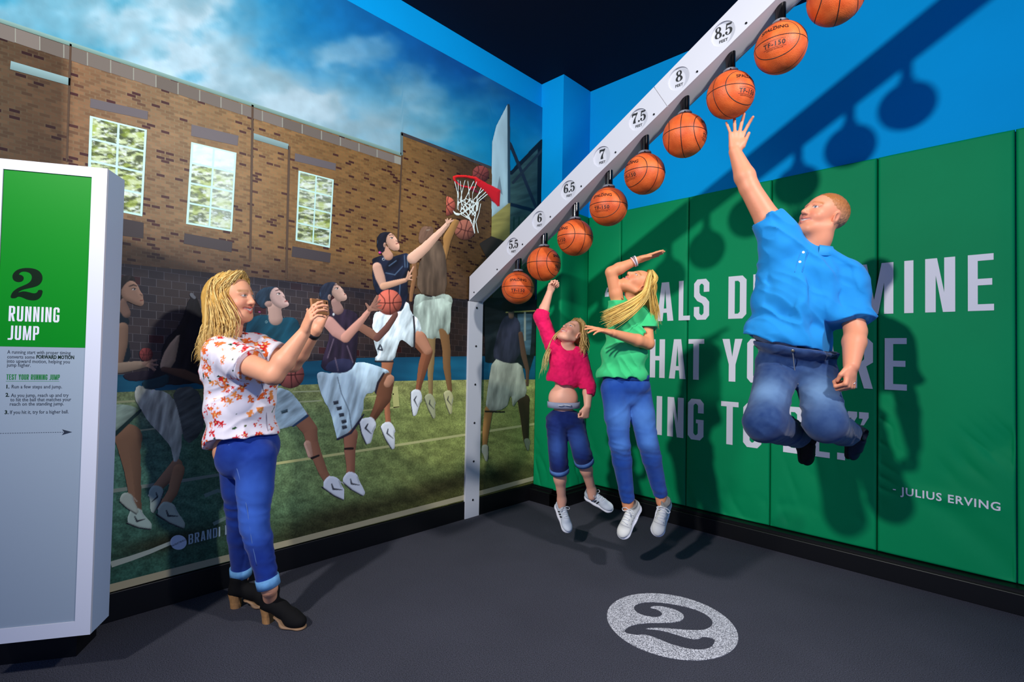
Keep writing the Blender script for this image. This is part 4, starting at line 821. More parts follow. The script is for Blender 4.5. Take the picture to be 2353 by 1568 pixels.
# post: flat board fixed to the mural wall under the beam
post = empty('wall_post', (-3.03, YMID, 0)); tag(post, 'white upright post board with bolts at the low end of the beam', 'post')
bm = bmesh.new(); add_box(bm, (-3.049, YF, 0.0), (-3.03, YBK, 1.71), .002); bobj('post_board', bm, m_white, post)
for v in (708, 796, 884, 972, 1060, 1148):
    p = onX(1096 - (v - 708) * .011, v, -3.03); V, F = disc_stud((-3.03, 2.712, p[2]), (1, 0, 0), .0085, .005); obj('bolt', V, F, m_bolt, post)
# ------------------------------------------------------------------ basketballs
BR = .1195
def ball_material():
    m = bpy.data.materials.new('pebbled_orange_leather'); m.use_nodes = True; nt = m.node_tree; N, L = nt.nodes, nt.links; b = N['Principled BSDF']
    tc = N.new('ShaderNodeTexCoord'); v = N.new('ShaderNodeTexVoronoi'); v.inputs['Scale'].default_value = 260; L.new(tc.outputs['Object'], v.inputs['Vector'])
    n = N.new('ShaderNodeTexNoise'); n.inputs['Scale'].default_value = 14; n.inputs['Detail'].default_value = 5; L.new(tc.outputs['Object'], n.inputs['Vector'])
    r = N.new('ShaderNodeValToRGB'); r.color_ramp.elements[0].color = (*lin((196, 74, 26)), 1); r.color_ramp.elements[1].color = (*lin((236, 112, 50)), 1)
    r.color_ramp.elements[0].position = .3; r.color_ramp.elements[1].position = .7; L.new(n.outputs['Fac'], r.inputs[0]); L.new(r.outputs[0], b.inputs['Base Color'])
    b.inputs['Roughness'].default_value = .48; b.inputs['Specular IOR Level'].default_value = .4
    bp = N.new('ShaderNodeBump'); bp.inputs['Strength'].default_value = .5; bp.inputs['Distance'].default_value = .0012; bp.invert = True
    L.new(v.outputs['Distance'], bp.inputs['Height']); L.new(bp.outputs[0], b.inputs['Normal'])
    return m
m_ball = ball_material()
m_seamb = mat('black_rubber_seam', (22, 12, 10), 0.5)
m_ink = mat('black_ball_print', (24, 14, 12), 0.55)
def sphere_mesh():
    bm = bmesh.new(); bmesh.ops.create_uvsphere(bm, u_segments=64, v_segments=40, radius=BR)
    me = bpy.data.meshes.new('ball'); bm.to_mesh(me); bm.free(); me.materials.append(m_ball); me.polygons.foreach_set('use_smooth', np.ones(len(me.polygons), bool)); return me
def sph_curve(f, n=96):
    P = np.array([f(2 * math.pi * i / n) for i in range(n)]); return P / np.linalg.norm(P, axis=1)[:, None] * (BR - .0012)
def closed_tube(P, r, seg=6):
    n = len(P); T = np.roll(P, -1, 0) - np.roll(P, 1, 0); T /= np.linalg.norm(T, axis=1)[:, None]; Nn = P / np.linalg.norm(P, axis=1)[:, None]; Bn = np.cross(T, Nn); V = []
    for i in range(n):
        for k in range(seg): a = 2 * math.pi * k / seg; V.append(P[i] + r * (math.cos(a) * Nn[i] * .8 + math.sin(a) * Bn[i]))
    F = [(i * seg + k, i * seg + (k + 1) % seg, ((i + 1) % n) * seg + (k + 1) % seg, ((i + 1) % n) * seg + k) for i in range(n) for k in range(seg)]
    return np.array(V), F
def side_loop(s):
    # loop around the printed side (axis -Y * s)
    def f(a):
        th = math.radians(57) + math.radians(-11) * (math.sin(a) ** 2)
        return (math.sin(th) * math.cos(a), -s * math.cos(th), math.sin(th) * math.sin(a))
    return f
V, F = merge([closed_tube(sph_curve(lambda a: (math.cos(a), math.sin(a), 0)), .0026), closed_tube(sph_curve(lambda a: (math.cos(a), 0, math.sin(a))), .0026),
              closed_tube(sph_curve(side_loop(1)), .0026), closed_tube(sph_curve(side_loop(-1)), .0026)])
me_seam = mesh_from('seams', V, F, smooth=True); me_seam.materials.append(m_seamb)
def wrap(V, lat0, R=BR + .0007):
    # flat print (x right, y up, metres) -> on the sphere around the -Y side, the line centred at latitude lat0
    lon = V[:, 0] / (R * math.cos(lat0)); lat = lat0 + V[:, 1] / R
    Rr = R + V[:, 2]
    return np.stack([Rr * np.cos(lat) * np.sin(lon), -Rr * np.cos(lat) * np.cos(lon), Rr * np.sin(lat)], 1)
def print_meshes():
    out = []
    V, F = text_fill('SPALDING', .0285, offset=.0006, spacing=1.0, thick=.0002, align='CENTER', res=4)
    V[:, 0] *= .98; V[:, 1] = V[:, 1] * 1.0 - .004 * (V[:, 0] / .07) ** 2 + .004
    out.append(('brand_word', wrap(V, math.radians(16)), F))
    V, F = text_fill('TF-150', .029, offset=.0006, spacing=1.18, thick=.0002, align='CENTER', res=4)
    out.append(('model_word', wrap(V, math.radians(-20)), F)); parts = []
    for y, w_ in ((-7.5, .052), (-23, .052)):
        xs = np.linspace(-w_, w_, 13); V = np.array([(x, s, 0) for s in (-.0006, .0006) for x in xs]); F = [(i, i + 1, i + 14, i + 13) for i in range(12)]
        parts.append((wrap(V, math.radians(y)), F))
    V, F = text_fill('INDOOR OUTDOOR', .0075, spacing=1.1, thick=.0001, align='CENTER', res=2); parts.append((wrap(V, math.radians(-27.5)), F))
    V, F = tube([(x, y, 0) for x, y in ell(0, 0, .009, .004, 18)], .0007, 4, cap=False); parts.append((wrap(V, math.radians(30)), F))
    V, F = merge(parts); out.append(('fine_print', V, F)); res = []
    for nm, V, F in out: me = mesh_from(nm, V, F); me.materials.append(m_ink); res.append((nm, me))
    return res
me_ball, me_prints = sphere_mesh(), print_meshes()
BALLS = [((-2.575, 1.787), 0), ((-2.328, 1.937), 66), ((-2.057, 2.084), -58), ((-1.798, 2.243), -22), ((-1.547, 2.394), -50), ((-1.297, 2.554), 80), ((-1.044, 2.699), 46), ((-.800, 2.853), -14), ((-.563, 2.996), 100)]
ORD = ['lowest', 'second', 'third', 'fourth', 'fifth', 'sixth', 'seventh', 'eighth', 'ninth']
FT = ['5.5', '6', '6.5', '7', '7.5', '8', '8.5', '9', '9.5']
def lathe(prof, seg=24):
    V = [(r * math.cos(2 * math.pi * k / seg), r * math.sin(2 * math.pi * k / seg), z) for r, z in prof for k in range(seg)]
    F = [(i * seg + k, i * seg + (k + 1) % seg, (i + 1) * seg + (k + 1) % seg, (i + 1) * seg + k) for i in range(len(prof) - 1) for k in range(seg)]
    return V, F
V, F = lathe([(0, .1205), (.030, .1205), (.036, .1205), (.039, .123), (.038, .130), (.031, .136), (.024, .137)]); me_col = mesh_from('collar', V, F, smooth=True); me_col.materials.append(m_collar)
V, F = lathe([(.0245, .128), (.0245, .30)]); me_pipe = mesh_from('hanger_pipe', V, F, smooth=True); me_pipe.materials.append(m_pipe)
V, F = disc_stud((0, -.038, .122), (0, -1, 0), .004, .003); me_screw = mesh_from('screw', V, F); me_screw.materials.append(m_bolt)
for i, ((X, Z), rot) in enumerate(BALLS):
    b = bpy.data.objects.new('basketball', me_ball); COL.objects.link(b); b.location = (X, YMID, Z)
    # printed side turned towards the room, then spun about the hanger
    face = math.atan2(CAM[1] - YMID, CAM[0] - X) + math.pi / 2
    b.rotation_euler = (0, 0, face + math.radians(rot))
    lab = {0: 'lowest hanging basketball, under the 5.5 foot mark', 1: 'basketball under the 6 foot mark, touched by the pink girl', 6: 'basketball under the 8.5 foot mark, above the fingers of the man', 7: 'large basketball one above the ball the man reaches for', 8: 'topmost basketball, cut off by the upper picture edge'}.get(i, 'hanging basketball under the %s foot mark, %s from the bottom' % (FT[i], ORD[i]))
    tag(b, lab, 'basketball', 'basketballs hanging from the sloping beam')
    for nm, me in [('seams', me_seam)] + me_prints:
        c = bpy.data.objects.new(nm, me); COL.objects.link(c); c.parent = b
        if nm == 'fine_print': c['kind'] = 'stuff'
    h = empty('ball_hanger', (X, YMID, Z)); tag(h, 'black pipe hanger with grey collar, %s from the bottom of the beam' % ORD[i], 'hanger', 'pipe hangers along the beam')
    h.rotation_euler = (0, 0, face)
    for nm, me in (('hanger_pipe', me_pipe), ('collar', me_col), ('screw', me_screw)):
        c = bpy.data.objects.new(nm, me); COL.objects.link(c); c.parent = h
# ================================================================== information kiosk at the left
kd = unit([.512, .859, 0]); kn = np.array([kd[1], -kd[0], 0])     # along the front, outward normal
kr = np.array([-2.560, .311, 0])                                    # right front corner in plan
KZ0, KZ1, KW, KT = .181, 2.011, .40, .145
m_kside = mat('pale_blue_grey_laminate', (172, 190, 214), 0.5, spec=.4)
m_kwhite = mat('kiosk_white_laminate', (212, 214, 224), 0.45, spec=.4, bump=('noise', 70, .05))
m_kgreen = mat('printed_green', (0, 128, 24), 0.45, spec=.12)
m_kgrey = mat('printed_grey', (150, 164, 176), 0.5, spec=.2, bump=('noise', 60, .05))
m_kdark = mat('printed_dark_green', (0, 26, 4), 0.5, spec=.12)
m_knavy = mat('printed_dark_text', (28, 38, 52), 0.5)
m_khead = mat('printed_green_text', (8, 120, 44), 0.5)
kiosk = empty('information_kiosk', kr - kd * KW / 2); tag(kiosk, 'tall white kiosk panel with green header and instructions at the left edge', 'kiosk')
def kp(u, v):                                  # picture point on the front plane -> (s along from the right corner, z)
    d = ray(u, v); t = np.dot(kr - CAM, kn) / np.dot(d, kn); p = CAM + d * t
    return np.dot(p - kr, kd), p[2]
def kpt(s, z, out=0.0): return kr + kd * s + kn * out + np.array([0, 0, z])
def kbox(name, s0, s1, o0, o1, z0, z1, m, par):
    V = [kpt(s, z, o) for s in (s0, s1) for o in (o0, o1) for z in (z0, z1)]
    F = [(0, 1, 3, 2), (4, 6, 7, 5), (0, 4, 5, 1), (2, 3, 7, 6), (0, 2, 6, 4), (1, 5, 7, 3)]
    return obj(name, V, F, m, par)
s_l, z_t = kp(7, 388); s_r, z_t2 = kp(211, 407); zt = (z_t + z_t2) / 2
_, zb1 = kp(184, 1428)
zmid = (kp(20, 795)[1] + kp(190, 801)[1]) / 2
# body (sides) and front frame with recessed panel
kbox('cabinet_body', -KW, 0, -KT, -.0125, KZ0, KZ1, m_kside, kiosk)
loops = [[(-KW, KZ0), (0, KZ0), (0, KZ1), (-KW, KZ1)], [(s_l, zb1), (s_r, zb1), (s_r, zt), (s_l, zt)]]
V, F = poly_fill(loops, .006)
obj('front_frame', np.array([kpt(a, b, c - .006) for a, b, c in V]), F, m_kwhite, kiosk)
g = kbox('green_header_panel', s_l + .0005, s_r - .0005, -.012, -.0040, zmid, zt - .0005, m_kgreen, kiosk)
t_ = kbox('grey_text_panel', s_l + .0005, s_r - .0005, -.012, -.0040, zb1 + .0005, zmid - .0005, m_kgrey, kiosk)
def kput(name, VF, s, z, m, par, sx=1, sz=1, shear=0):
    V, F = VF; return obj(name, np.array([kpt(s + a * sx, z + b * sz, -.0037 + c) for a, b, c in V]), F, m, par)
sa, za = kp(22, 690); sb, zb_ = kp(98, 616)
V, F, wd = fig_text('2', 1.0); sc = (sb - sa)
kput('figure_two', (V, F), sa, za + .002, m_kdark, g, sc / 1.0, (zb_ - za - .004))
for word, (u0, v0), (u1, v1) in (('RUNNING', (18, 738), (136, 706)), ('JUMP', (16, 781), (89, 749))):
    s0, z0 = kp(u0, v0); s1, z1 = kp(u1, v1); V, F, wd = block_text(word, 1.0, .14)
    kput('heading_word', (V, F), s0, z0, m_vinyl, g, (s1 - s0) / wd, (z1 - z0) * .97)
def kline(txt, u0, v0, u1, h, m, bold=0.0, name='text_line'):
    s0, z0 = kp(u0, v0); s1, _ = kp(u1, v0); V, F = text_fill(txt, 1.0, offset=bold, thick=.0001, res=2)
    k = (s1 - s0) / (V[:, 0].max() - V[:, 0].min()); V[:, 0] -= V[:, 0].min()
    kput(name, (V, F), s0, z0, m, t_, k, h)
TH = .0195
for txt, u0, v0, u1 in (('A running start with proper timing', 15, 813, 161), ('converts some', 15, 824, 78), ('into upward motion, helping you', 14.5, 834, 159), ('jump higher.', 14, 843, 69),
                        ('Run a few steps and jump.', 25, 893, 141), ('As you jump, reach up and try', 23.5, 913, 156), ('to hit the ball that matches your', 22, 923, 162), ('reach on the standing jump.', 21, 933, 145), ('If you hit it, try for a higher ball.', 21.5, 952, 156)):
    kline(txt, u0, v0, u1, TH, m_knavy, .004)
kline('FORWARD MOTION', 82, 824.5, 169, TH, m_kdark, .03)
for txt, u0, v0, u1 in (('1.', 13, 893, 20), ('2.', 11, 912, 20), ('3.', 9, 952, 18)): kline(txt, u0, v0, u1, TH, m_kdark, .03, 'item_number')
s0, z0 = kp(13, 873); s1, z1 = kp(136, 861.5); V, F, wd = block_text('TEST YOUR RUNNING JUMP', 1.0, .13)
kput('subheading', (V, F), s0, z0, m_khead, t_, (s1 - s0) / wd, .0205)
s0, z0 = kp(12, 876.5); s1, _ = kp(135, 876.5); kbox('rule', s0, s1, -.0045, -.0037, z0 - .0006, z0 + .0006, m_khead, t_)
s1, z1 = kp(146, 994)
for k in range(40):
    a = s1 - .0075 * (k + 1)
    if a > s_l + .004: kbox('dash', a, a + .0045, -.0045, -.0037, z1 - .0009, z1 + .0009, m_knavy, t_)
V, F = poly_fill([[(0, .0), (-.007, .011), (.026, 0), (-.007, -.011)]], .0002); kput('arrow_head', (V, F), s1, z1, m_knavy, t_)
# black plinth under and behind the cabinet
kbox('kiosk_plinth', -.55, -.135, -.36, -.20, 0, KZ0 + .3, m_black, kiosk); kbox('back_spine', -.40, -.14, -.205, -KT, KZ0, 1.9, m_black, kiosk)
# ================================================================== people: smooth distance-field bodies meshed on a graded grid
class Field:
    def __init__(s, lo, hi, step, fine=()):
        s.ax = []
        for a in range(3):
            x = lo[a]; xs = [x]
            while x < hi[a]:
                st = step
                for (fl, fh, fs) in fine:
                    if fl[a] - .004 <= x <= fh[a] + .004: st = min(st, fs)
                x += st; xs.append(x)
            s.ax.append(np.array(xs))
        s.V = np.full([len(a) for a in s.ax], .5, np.float32)
    def blk(s, lo, hi):
        sl = []
        for a in range(3):
            i = int(np.searchsorted(s.ax[a], lo[a])); j = int(np.searchsorted(s.ax[a], hi[a])) + 1
            i = max(i - 1, 0); j = min(j, len(s.ax[a]))
            if j <= i: return None
            sl.append(slice(i, j))
        X = s.ax[0][sl[0]][:, None, None].astype(np.float32); Y = s.ax[1][sl[1]][None, :, None].astype(np.float32); Z = s.ax[2][sl[2]][None, None, :].astype(np.float32)
        return tuple(sl), X, Y, Z
    def comb(s, sl, d, k, op):
        A = s.V[sl]
        if op == 'u':
            h = np.maximum(k - np.abs(A - d), 0) / max(k, 1e-6); s.V[sl] = np.minimum(A, d) - h * h * k * .25
        elif op == 's':
            h = np.maximum(k - np.abs(A + d), 0) / max(k, 1e-6); s.V[sl] = np.maximum(A, -d) + h * h * k * .25
        else:
            h = np.maximum(k - np.abs(A - d), 0) / max(k, 1e-6); s.V[sl] = np.maximum(A, d) + h * h * k * .25
    def cone(s, a, b, ra, rb, k=.01, flat=None, op='u'):
        a = np.asarray(a, float); b = np.asarray(b, float); R = max(ra, rb) + k + .02
        if flat is not None: R *= max(1., flat[1])
        q = s.blk(np.minimum(a, b) - R, np.maximum(a, b) + R)
        if q is None: return s
        sl, X, Y, Z = q; ba = b - a; L2 = float(ba @ ba) + 1e-12
        px, py, pz = X - a[0], Y - a[1], Z - a[2]
        t = np.clip((px * ba[0] + py * ba[1] + pz * ba[2]) / L2, 0, 1)
        qx, qy, qz = px - t * ba[0], py - t * ba[1], pz - t * ba[2]; d2 = qx * qx + qy * qy + qz * qz; r = ra + (rb - ra) * t
        if flat is not None:
            n, f = unit(flat[0]), flat[1]; c = qx * n[0] + qy * n[1] + qz * n[2]; d2 = d2 - c * c + (c / f) ** 2
            d = (np.sqrt(d2) - r) * min(1., f)
        else: d = np.sqrt(d2) - r
        s.comb(sl, d, k, op); return s
    def chain(s, pts, k=.01, flat=None, op='u'):
        for (a, ra), (b, rb) in zip(pts[:-1], pts[1:]): s.cone(a, b, ra, rb, k, flat, op)
        return s
    def ell(s, c, r, axes=None, k=.01, op='u'):
        c = np.asarray(c, float); r = np.asarray(r, float); A = np.eye(3) if axes is None else np.array([unit(v) for v in axes]); R = r.max() + k + .02
        q = s.blk(c - R, c + R)
        if q is None: return s
        sl, X, Y, Z = q; px, py, pz = X - c[0], Y - c[1], Z - c[2]
        e = [px * A[i][0] + py * A[i][1] + pz * A[i][2] for i in range(3)]
        k0 = np.sqrt(sum((e[i] / r[i]) ** 2 for i in range(3))); k1 = np.sqrt(sum((e[i] / r[i] ** 2) ** 2 for i in range(3))) + 1e-6
        s.comb(sl, k0 * (k0 - 1) / k1, k, op); return s
    def cut(s, p, n, k=.004, lo=None, hi=None):
        """remove everything on the side the normal points to (optionally only inside a box)"""
        n = unit(n); p = np.asarray(p, float)
        q = s.blk(lo if lo is not None else [a[0] for a in s.ax], hi if hi is not None else [a[-1] for a in s.ax])
        if q is None: return s
        sl, X, Y, Z = q; s.comb(sl, ((X - p[0]) * n[0] + (Y - p[1]) * n[1] + (Z - p[2]) * n[2]).astype(np.float32), k, 'i'); return s
    def disp(s, f, band=.035):
        M_ = np.abs(s.V) < band; i = np.nonzero(M_)
        s.V[M_] += f(s.ax[0][i[0]], s.ax[1][i[1]], s.ax[2][i[2]]).astype(np.float32); return s
    def mesh(s):
        V = s.V; V = np.where(V == 0, 1e-6, V); ins = V < 0
        c = [ins[a:ins.shape[0] - 1 + a, b:ins.shape[1] - 1 + b, d:ins.shape[2] - 1 + d] for a in (0, 1) for b in (0, 1) for d in (0, 1)]
        n_in = sum(x.astype(np.int8) for x in c); act = (n_in > 0) & (n_in < 8); I = np.nonzero(act); n = len(I[0])
        cid = np.full(act.shape, -1, np.int32); cid[act] = np.arange(n)
        cv_ = {(a, b, d): V[I[0] + a, I[1] + b, I[2] + d].astype(np.float64) for a in (0, 1) for b in (0, 1) for d in (0, 1)}
        acc = np.zeros((n, 3)); cnt = np.zeros(n)
        for ax in range(3):
            for p in (0, 1):
                for q in (0, 1):
                    A = [0, 0, 0]; B = [0, 0, 0]; o = [i for i in range(3) if i != ax]; A[o[0]] = B[o[0]] = p; A[o[1]] = B[o[1]] = q; B[ax] = 1
                    va, vb = cv_[tuple(A)], cv_[tuple(B)]; m_ = (va < 0) != (vb < 0); t = va[m_] / (va[m_] - vb[m_])
                    P = np.zeros((m_.sum(), 3)); P[:, ax] = t; P[:, o[0]] = p; P[:, o[1]] = q; acc[m_] += P; cnt[m_] += 1
        acc /= cnt[:, None]; co = np.empty((n, 3))
        for a in range(3):
            g = s.ax[a]; i = I[a]; co[:, a] = g[i] * (1 - acc[:, a]) + g[i + 1] * acc[:, a]
        Fs = []
        for ax in range(3):
            sl0 = [slice(None)] * 3; sl1 = [slice(None)] * 3; sl0[ax] = slice(0, -1); sl1[ax] = slice(1, None)
            a_in, b_in = ins[tuple(sl0)], ins[tuple(sl1)]; ch = a_in != b_in
            o = [i for i in range(3) if i != ax]
            for k in o:
                idx = [slice(None)] * 3; idx[k] = 0; ch[tuple(idx)] = False; idx[k] = -1; ch[tuple(idx)] = False
            J = np.nonzero(ch); fl = a_in[J]
            def cell(d0, d1):
                q = list(J); q[o[0]] = J[o[0]] - d0; q[o[1]] = J[o[1]] - d1; return cid[tuple(q)]
            Q = np.stack([cell(1, 1), cell(0, 1), cell(0, 0), cell(1, 0)], 1)
            if ax == 1: fl = ~fl
            Q[~fl] = Q[~fl][:, ::-1]; Fs.append(Q)
        F = np.concatenate(Fs); F = F[(F >= 0).all(1)]
        return co, F
    def obj(s, name, m, parent=None, colf=None):
        co, F = s.mesh()
        # keep the largest connected piece only
        lab = np.arange(len(co))
        for _ in range(200):
            mn = lab[F].min(1); new = lab.copy(); np.minimum.at(new, F.ravel(), np.repeat(mn, 4)); new = new[new]; new = new[new]
            if (new == lab).all(): break
            lab = new
        u_, cn = np.unique(lab, return_counts=True)
        if len(u_) > 1:
            kp = lab == u_[np.argmax(cn)]; ix = np.cumsum(kp) - 1; F = ix[F[kp[F].all(1)]]; co = co[kp]
        return obj(name, co, F, m, parent, cols=None if colf is None else colf(co), smooth=True)
def bbox(pts, m):
    P = np.array(pts, float); return P.min(0) - m, P.max(0) + m
class Frame:
    """local axes: x = to the person's left, y = forward, z = up"""
    def __init__(s, o, fwd, up):
        s.o = np.asarray(o, float); s.y = unit(fwd); s.x = unit(np.cross(s.y, up)) * -1; s.z = unit(np.cross(s.y, s.x)) * -1
        if np.dot(s.z, up) < 0: s.z = -s.z
        s.ax = [s.x, s.y, s.z]
    def __call__(s, x, y, z): return s.o + s.x * x + s.y * y + s.z * z
    def loc(s, P): D = P - s.o; return np.stack([D @ s.x, D @ s.y, D @ s.z], 1)
def dseg(P, a, b):
    ba = b - a; t = np.clip((P - a) @ ba / (ba @ ba + 1e-12), 0, 1); return np.linalg.norm(P - a - t[:, None] * ba, axis=1)
# ---- head built in its own frame; S = scale (1 = head 0.225 high)
def head(f, H, S=1.0, male=False, smile=1.0, child=False):
    p = lambda x, y, z: H(x * S, y * S, z * S); r = lambda *a: [q * S for q in a]
    f.ell(p(0, -.012, .040), r(.0745, .094, .082), H.ax, .02 * S)                    # cranium
    f.ell(p(0, .030, .015), r(.066, .066, .075), H.ax, .02 * S)                      # forehead / face
    f.ell(p(0, .040, -.040), r(.056 if not child else .058, .050, .060), H.ax, .03 * S)   # mid face
    f.ell(p(0, .050, -.080), r(.040 if not male else .045, .036, .030), H.ax, .03 * S)      # jaw
    f.cone(p(0, .072, -.097), p(0, .070, -.094), (.016 if not male else .019) * S, .016 * S, .022 * S)   # chin
    for s_ in (-1, 1):
        f.cone(p(s_ * .060, -.005, -.045), p(s_ * .030, .060, -.092), .017 * S, .015 * S, .03 * S)    # jaw line
        f.ell(p(s_ * .036, .064, -.022 - .004 * smile), r(.022, .020, .019), H.ax, .02 * S)              # cheek
        f.ell(p(s_ * .031, .104, .014), r(.021, .017, .013), H.ax, .014 * S, 's')                       # eye socket
        f.cone(p(s_ * .015, .090 if male else .087, .026), p(s_ * .048, .078 if male else .074, .025), .006 * S, .005 * S, .012 * S)         # brow ridge
        f.ell(p(s_ * .031, .0775, .012), r(.0148, .0125, .0115), H.ax, .003 * S)                         # lids / eyeball bulge
        E_ = p(s_ * .073, -.010, .000)
        f.ell(E_, r(.008, .020, .032), [H.ax[0] + H.ax[1] * s_ * -.35, H.ax[1], H.ax[2]], .006 * S)      # ear
        f.ell(p(s_ * .080, -.005, .003), r(.005, .011, .018), H.ax, .004 * S, 's')
    f.cone(p(0, .088, .022), p(0, .109, -.022), .0075 * S, .0115 * S, .012 * S)                        # nose
    for s_ in (-1, 1): f.ell(p(s_ * .0115, .098, -.026), r(.0085, .0095, .0075), H.ax, .006 * S)
    f.ell(p(0, .082, -.056), r(.026, .014, .018), H.ax, .012 * S)                                       # muzzle
    zc, wd, up = -.056, .026 + .006 * smile, .009 * smile
    # open smile
    for s_ in (-1, 1): f.cone(p(0, .098, zc - .002), p(s_ * wd * .9, .082, zc + up * .8), .0075 * S * smile + .001, .0042 * S, .003 * S, op='s')
    for s_ in (-1, 1):
        f.cone(p(0, .0965, zc + .0085), p(s_ * wd, .079, zc + up + .002), .0042 * S, .0025 * S, .003 * S)   # upper lip
        f.cone(p(0, .0945, zc - .0135), p(s_ * wd, .079, zc + up - .001), .0052 * S, .0025 * S, .003 * S)   # lower lip
    return p
def head_colors(co, H, S, skin, C, lips, brow, eye_iris, blush, hair_cap=None, stub=0.0, smile=1.0):
    """paint brows, lips, eyes, blush onto vertex colours"""
    L_ = H.loc(co) / S; near = (np.abs(L_) < np.array([.1, .14, .14])).all(1); front = near & (L_[:, 1] > .03)
    def put(mask_w, col): 
        nonlocal C; C = C * (1 - mask_w[:, None]) + np.asarray(linA(np.array(col)))[None] * mask_w[:, None]
    g = lambda x, y, z, rx, ry, rz: np.exp(-(((L_[:, 0] - x) / rx) ** 2 + ((L_[:, 1] - y) / ry) ** 2 + ((L_[:, 2] - z) / rz) ** 2))
    zc, wd, up = -.056, .026 + .006 * smile, .009 * smile
    for s_ in (-1, 1):
        put(np.clip(g(s_ * .038, .075, -.022, .024, .05, .020) * blush, 0, 1) * near, (206, 96, 84))
        d = dseg(L_, np.array((s_ * .014, .090, .033)), np.array((s_ * .050, .074, .034))); put(np.clip(1.25 - d / .0095, 0, 1) * front * (.9 if brow[1] else 0), brow[0])
        for (a, b, w_) in (((0, .0965, zc + .0085), (s_ * wd, .079, zc + up + .002), .0058), ((0, .0945, zc - .0135), (s_ * wd, .079, zc + up - .001), .0066)):
            d = dseg(L_, np.array(a), np.array(b)); put(np.clip(1.6 - d / w_ * 1.0, 0, 1) * front * .85, lips)
        d = dseg(L_, np.array((0, .088, zc - .002)), np.array((s_ * wd * .85, .076, zc + up * .8))); put(np.clip(1.3 - d / .0085, 0, 1) * front * (1.0 if smile > .3 else 0), (236, 230, 222))
        # eye: white, iris, upper lash line
        ex, ez = s_ * .031, .012
        dx, dz = (L_[:, 0] - ex) / .0140, (L_[:, 2] - ez) / .0052; e = dx * dx + dz * dz
        put(np.clip((1.15 - e) * 4, 0, 1) * front, (206, 196, 190))
        k = ((L_[:, 0] - ex - eye_iris[1] * .004) / .0058) ** 2 + ((L_[:, 2] - ez - .001) / .0060) ** 2; put(np.clip((1.1 - k) * 4, 0, 1) * front * (e < 1.15), eye_iris[0])
        put(np.clip(1 - np.abs(e - 1.15) / .55, 0, 1) * front * (L_[:, 2] > ez - .001) * .85, (52, 34, 28))
        put(g(s_ * .0115, .104, -.033, .005, .008, .0035) * near * .7, (110, 50, 44))
        put(g(s_ * .082, -.004, .002, .010, .012, .02) * near * .4, (196, 90, 78))
    if stub: put(np.clip(g(0, .06, -.085, .07, .07, .035) * stub, 0, 1) * near, (150, 96, 70))
    return C
# ---- limbs
def arm(f, sh, el, wr, r0, r1, r2, k=.012):
    sh, el, wr = map(np.asarray, (sh, el, wr)); m1 = sh * .6 + el * .4; m2 = el * .68 + wr * .32
    f.chain([(sh, r0), (m1, r0 * .95), (el, r1)], k); f.chain([(el, r1), (m2, r1 * 1.06), (wr, r2)], k)
def hand(f, wr, d, n, th, L, curl=(10, 15, 10), spread=8, thumb=(40, 20), k=.0035, wristr=None, fc=None, rad=1.0):
    """wrist point, hand direction, palm normal, thumb side; L = hand length. curl = bends (deg) at the three joints, fc = per finger extra curls"""
    wr = np.asarray(wr, float); d = unit(d); n = unit(np.asarray(n) - d * np.dot(n, d)); t = unit(np.cross(d, n)); t = t if np.dot(t, th) > 0 else -t
    pl = L * .52; W_ = L * .215; tips = []
    kn = [wr + d * pl * q + t * W_ * s_ - n * L * .01 for q, s_ in ((1.0, .82), (1.04, .28), (1.0, -.28), (.92, -.80))]
    f.cone(wr, wr + d * pl * .35, L * .145 * rad if wristr is None else wristr, L * .15 * rad, .01, (n, .72))
    for q in kn: f.cone(wr + d * pl * .30 + (q - wr - d * np.dot(q - wr, d)) * .62, q, L * .075 * rad, L * .062 * rad, .012, (n, .9))
    f.cone(wr + d * pl * .25 + t * W_ * .55 + n * L * .02, wr + d * pl * .55 + t * W_ * .85 + n * L * .03, L * .085 * rad, L * .07 * rad, .012)
    lens = [(.23, .14, .115), (.25, .16, .12), (.235, .145, .115), (.185, .11, .10)]; rr = [.048, .050, .047, .041]
    for i, q in enumerate(kn):
        sp = math.radians(spread * (1.5, .5, -.5, -1.6)[i]); dd = unit(d * math.cos(sp) + t * math.sin(sp)); p = q; c = 0
        ex = (fc[i] if fc else 0)
        for j in range(3):
            c += math.radians(curl[j] + ex * (1, 1.2, .8)[j]); v = dd * math.cos(c) + n * math.sin(c); p2 = p + v * lens[i][j] * L
            f.cone(p, p2, rr[i] * L * (1, .92, .85)[j] * rad, rr[i] * L * (.92, .85, .72)[j] * rad, k); p = p2
        tips.append(p)
    a, b = thumb; b0 = wr + d * pl * .32 + t * W_ * .9 + n * L * .02; v = unit(d * math.cos(math.radians(a)) + t * math.sin(math.radians(a)) + n * .25)
    p1 = b0 + v * L * .19; v2 = unit(v * math.cos(math.radians(b)) + (d * .6 - t * .5 + n * .5) * math.sin(math.radians(b))); p2 = p1 + v2 * L * .17
    f.cone(b0, p1, L * .066 * rad, L * .052 * rad, .006); f.cone(p1, p2, L * .052 * rad, L * .042 * rad, k)
    return tips, p2
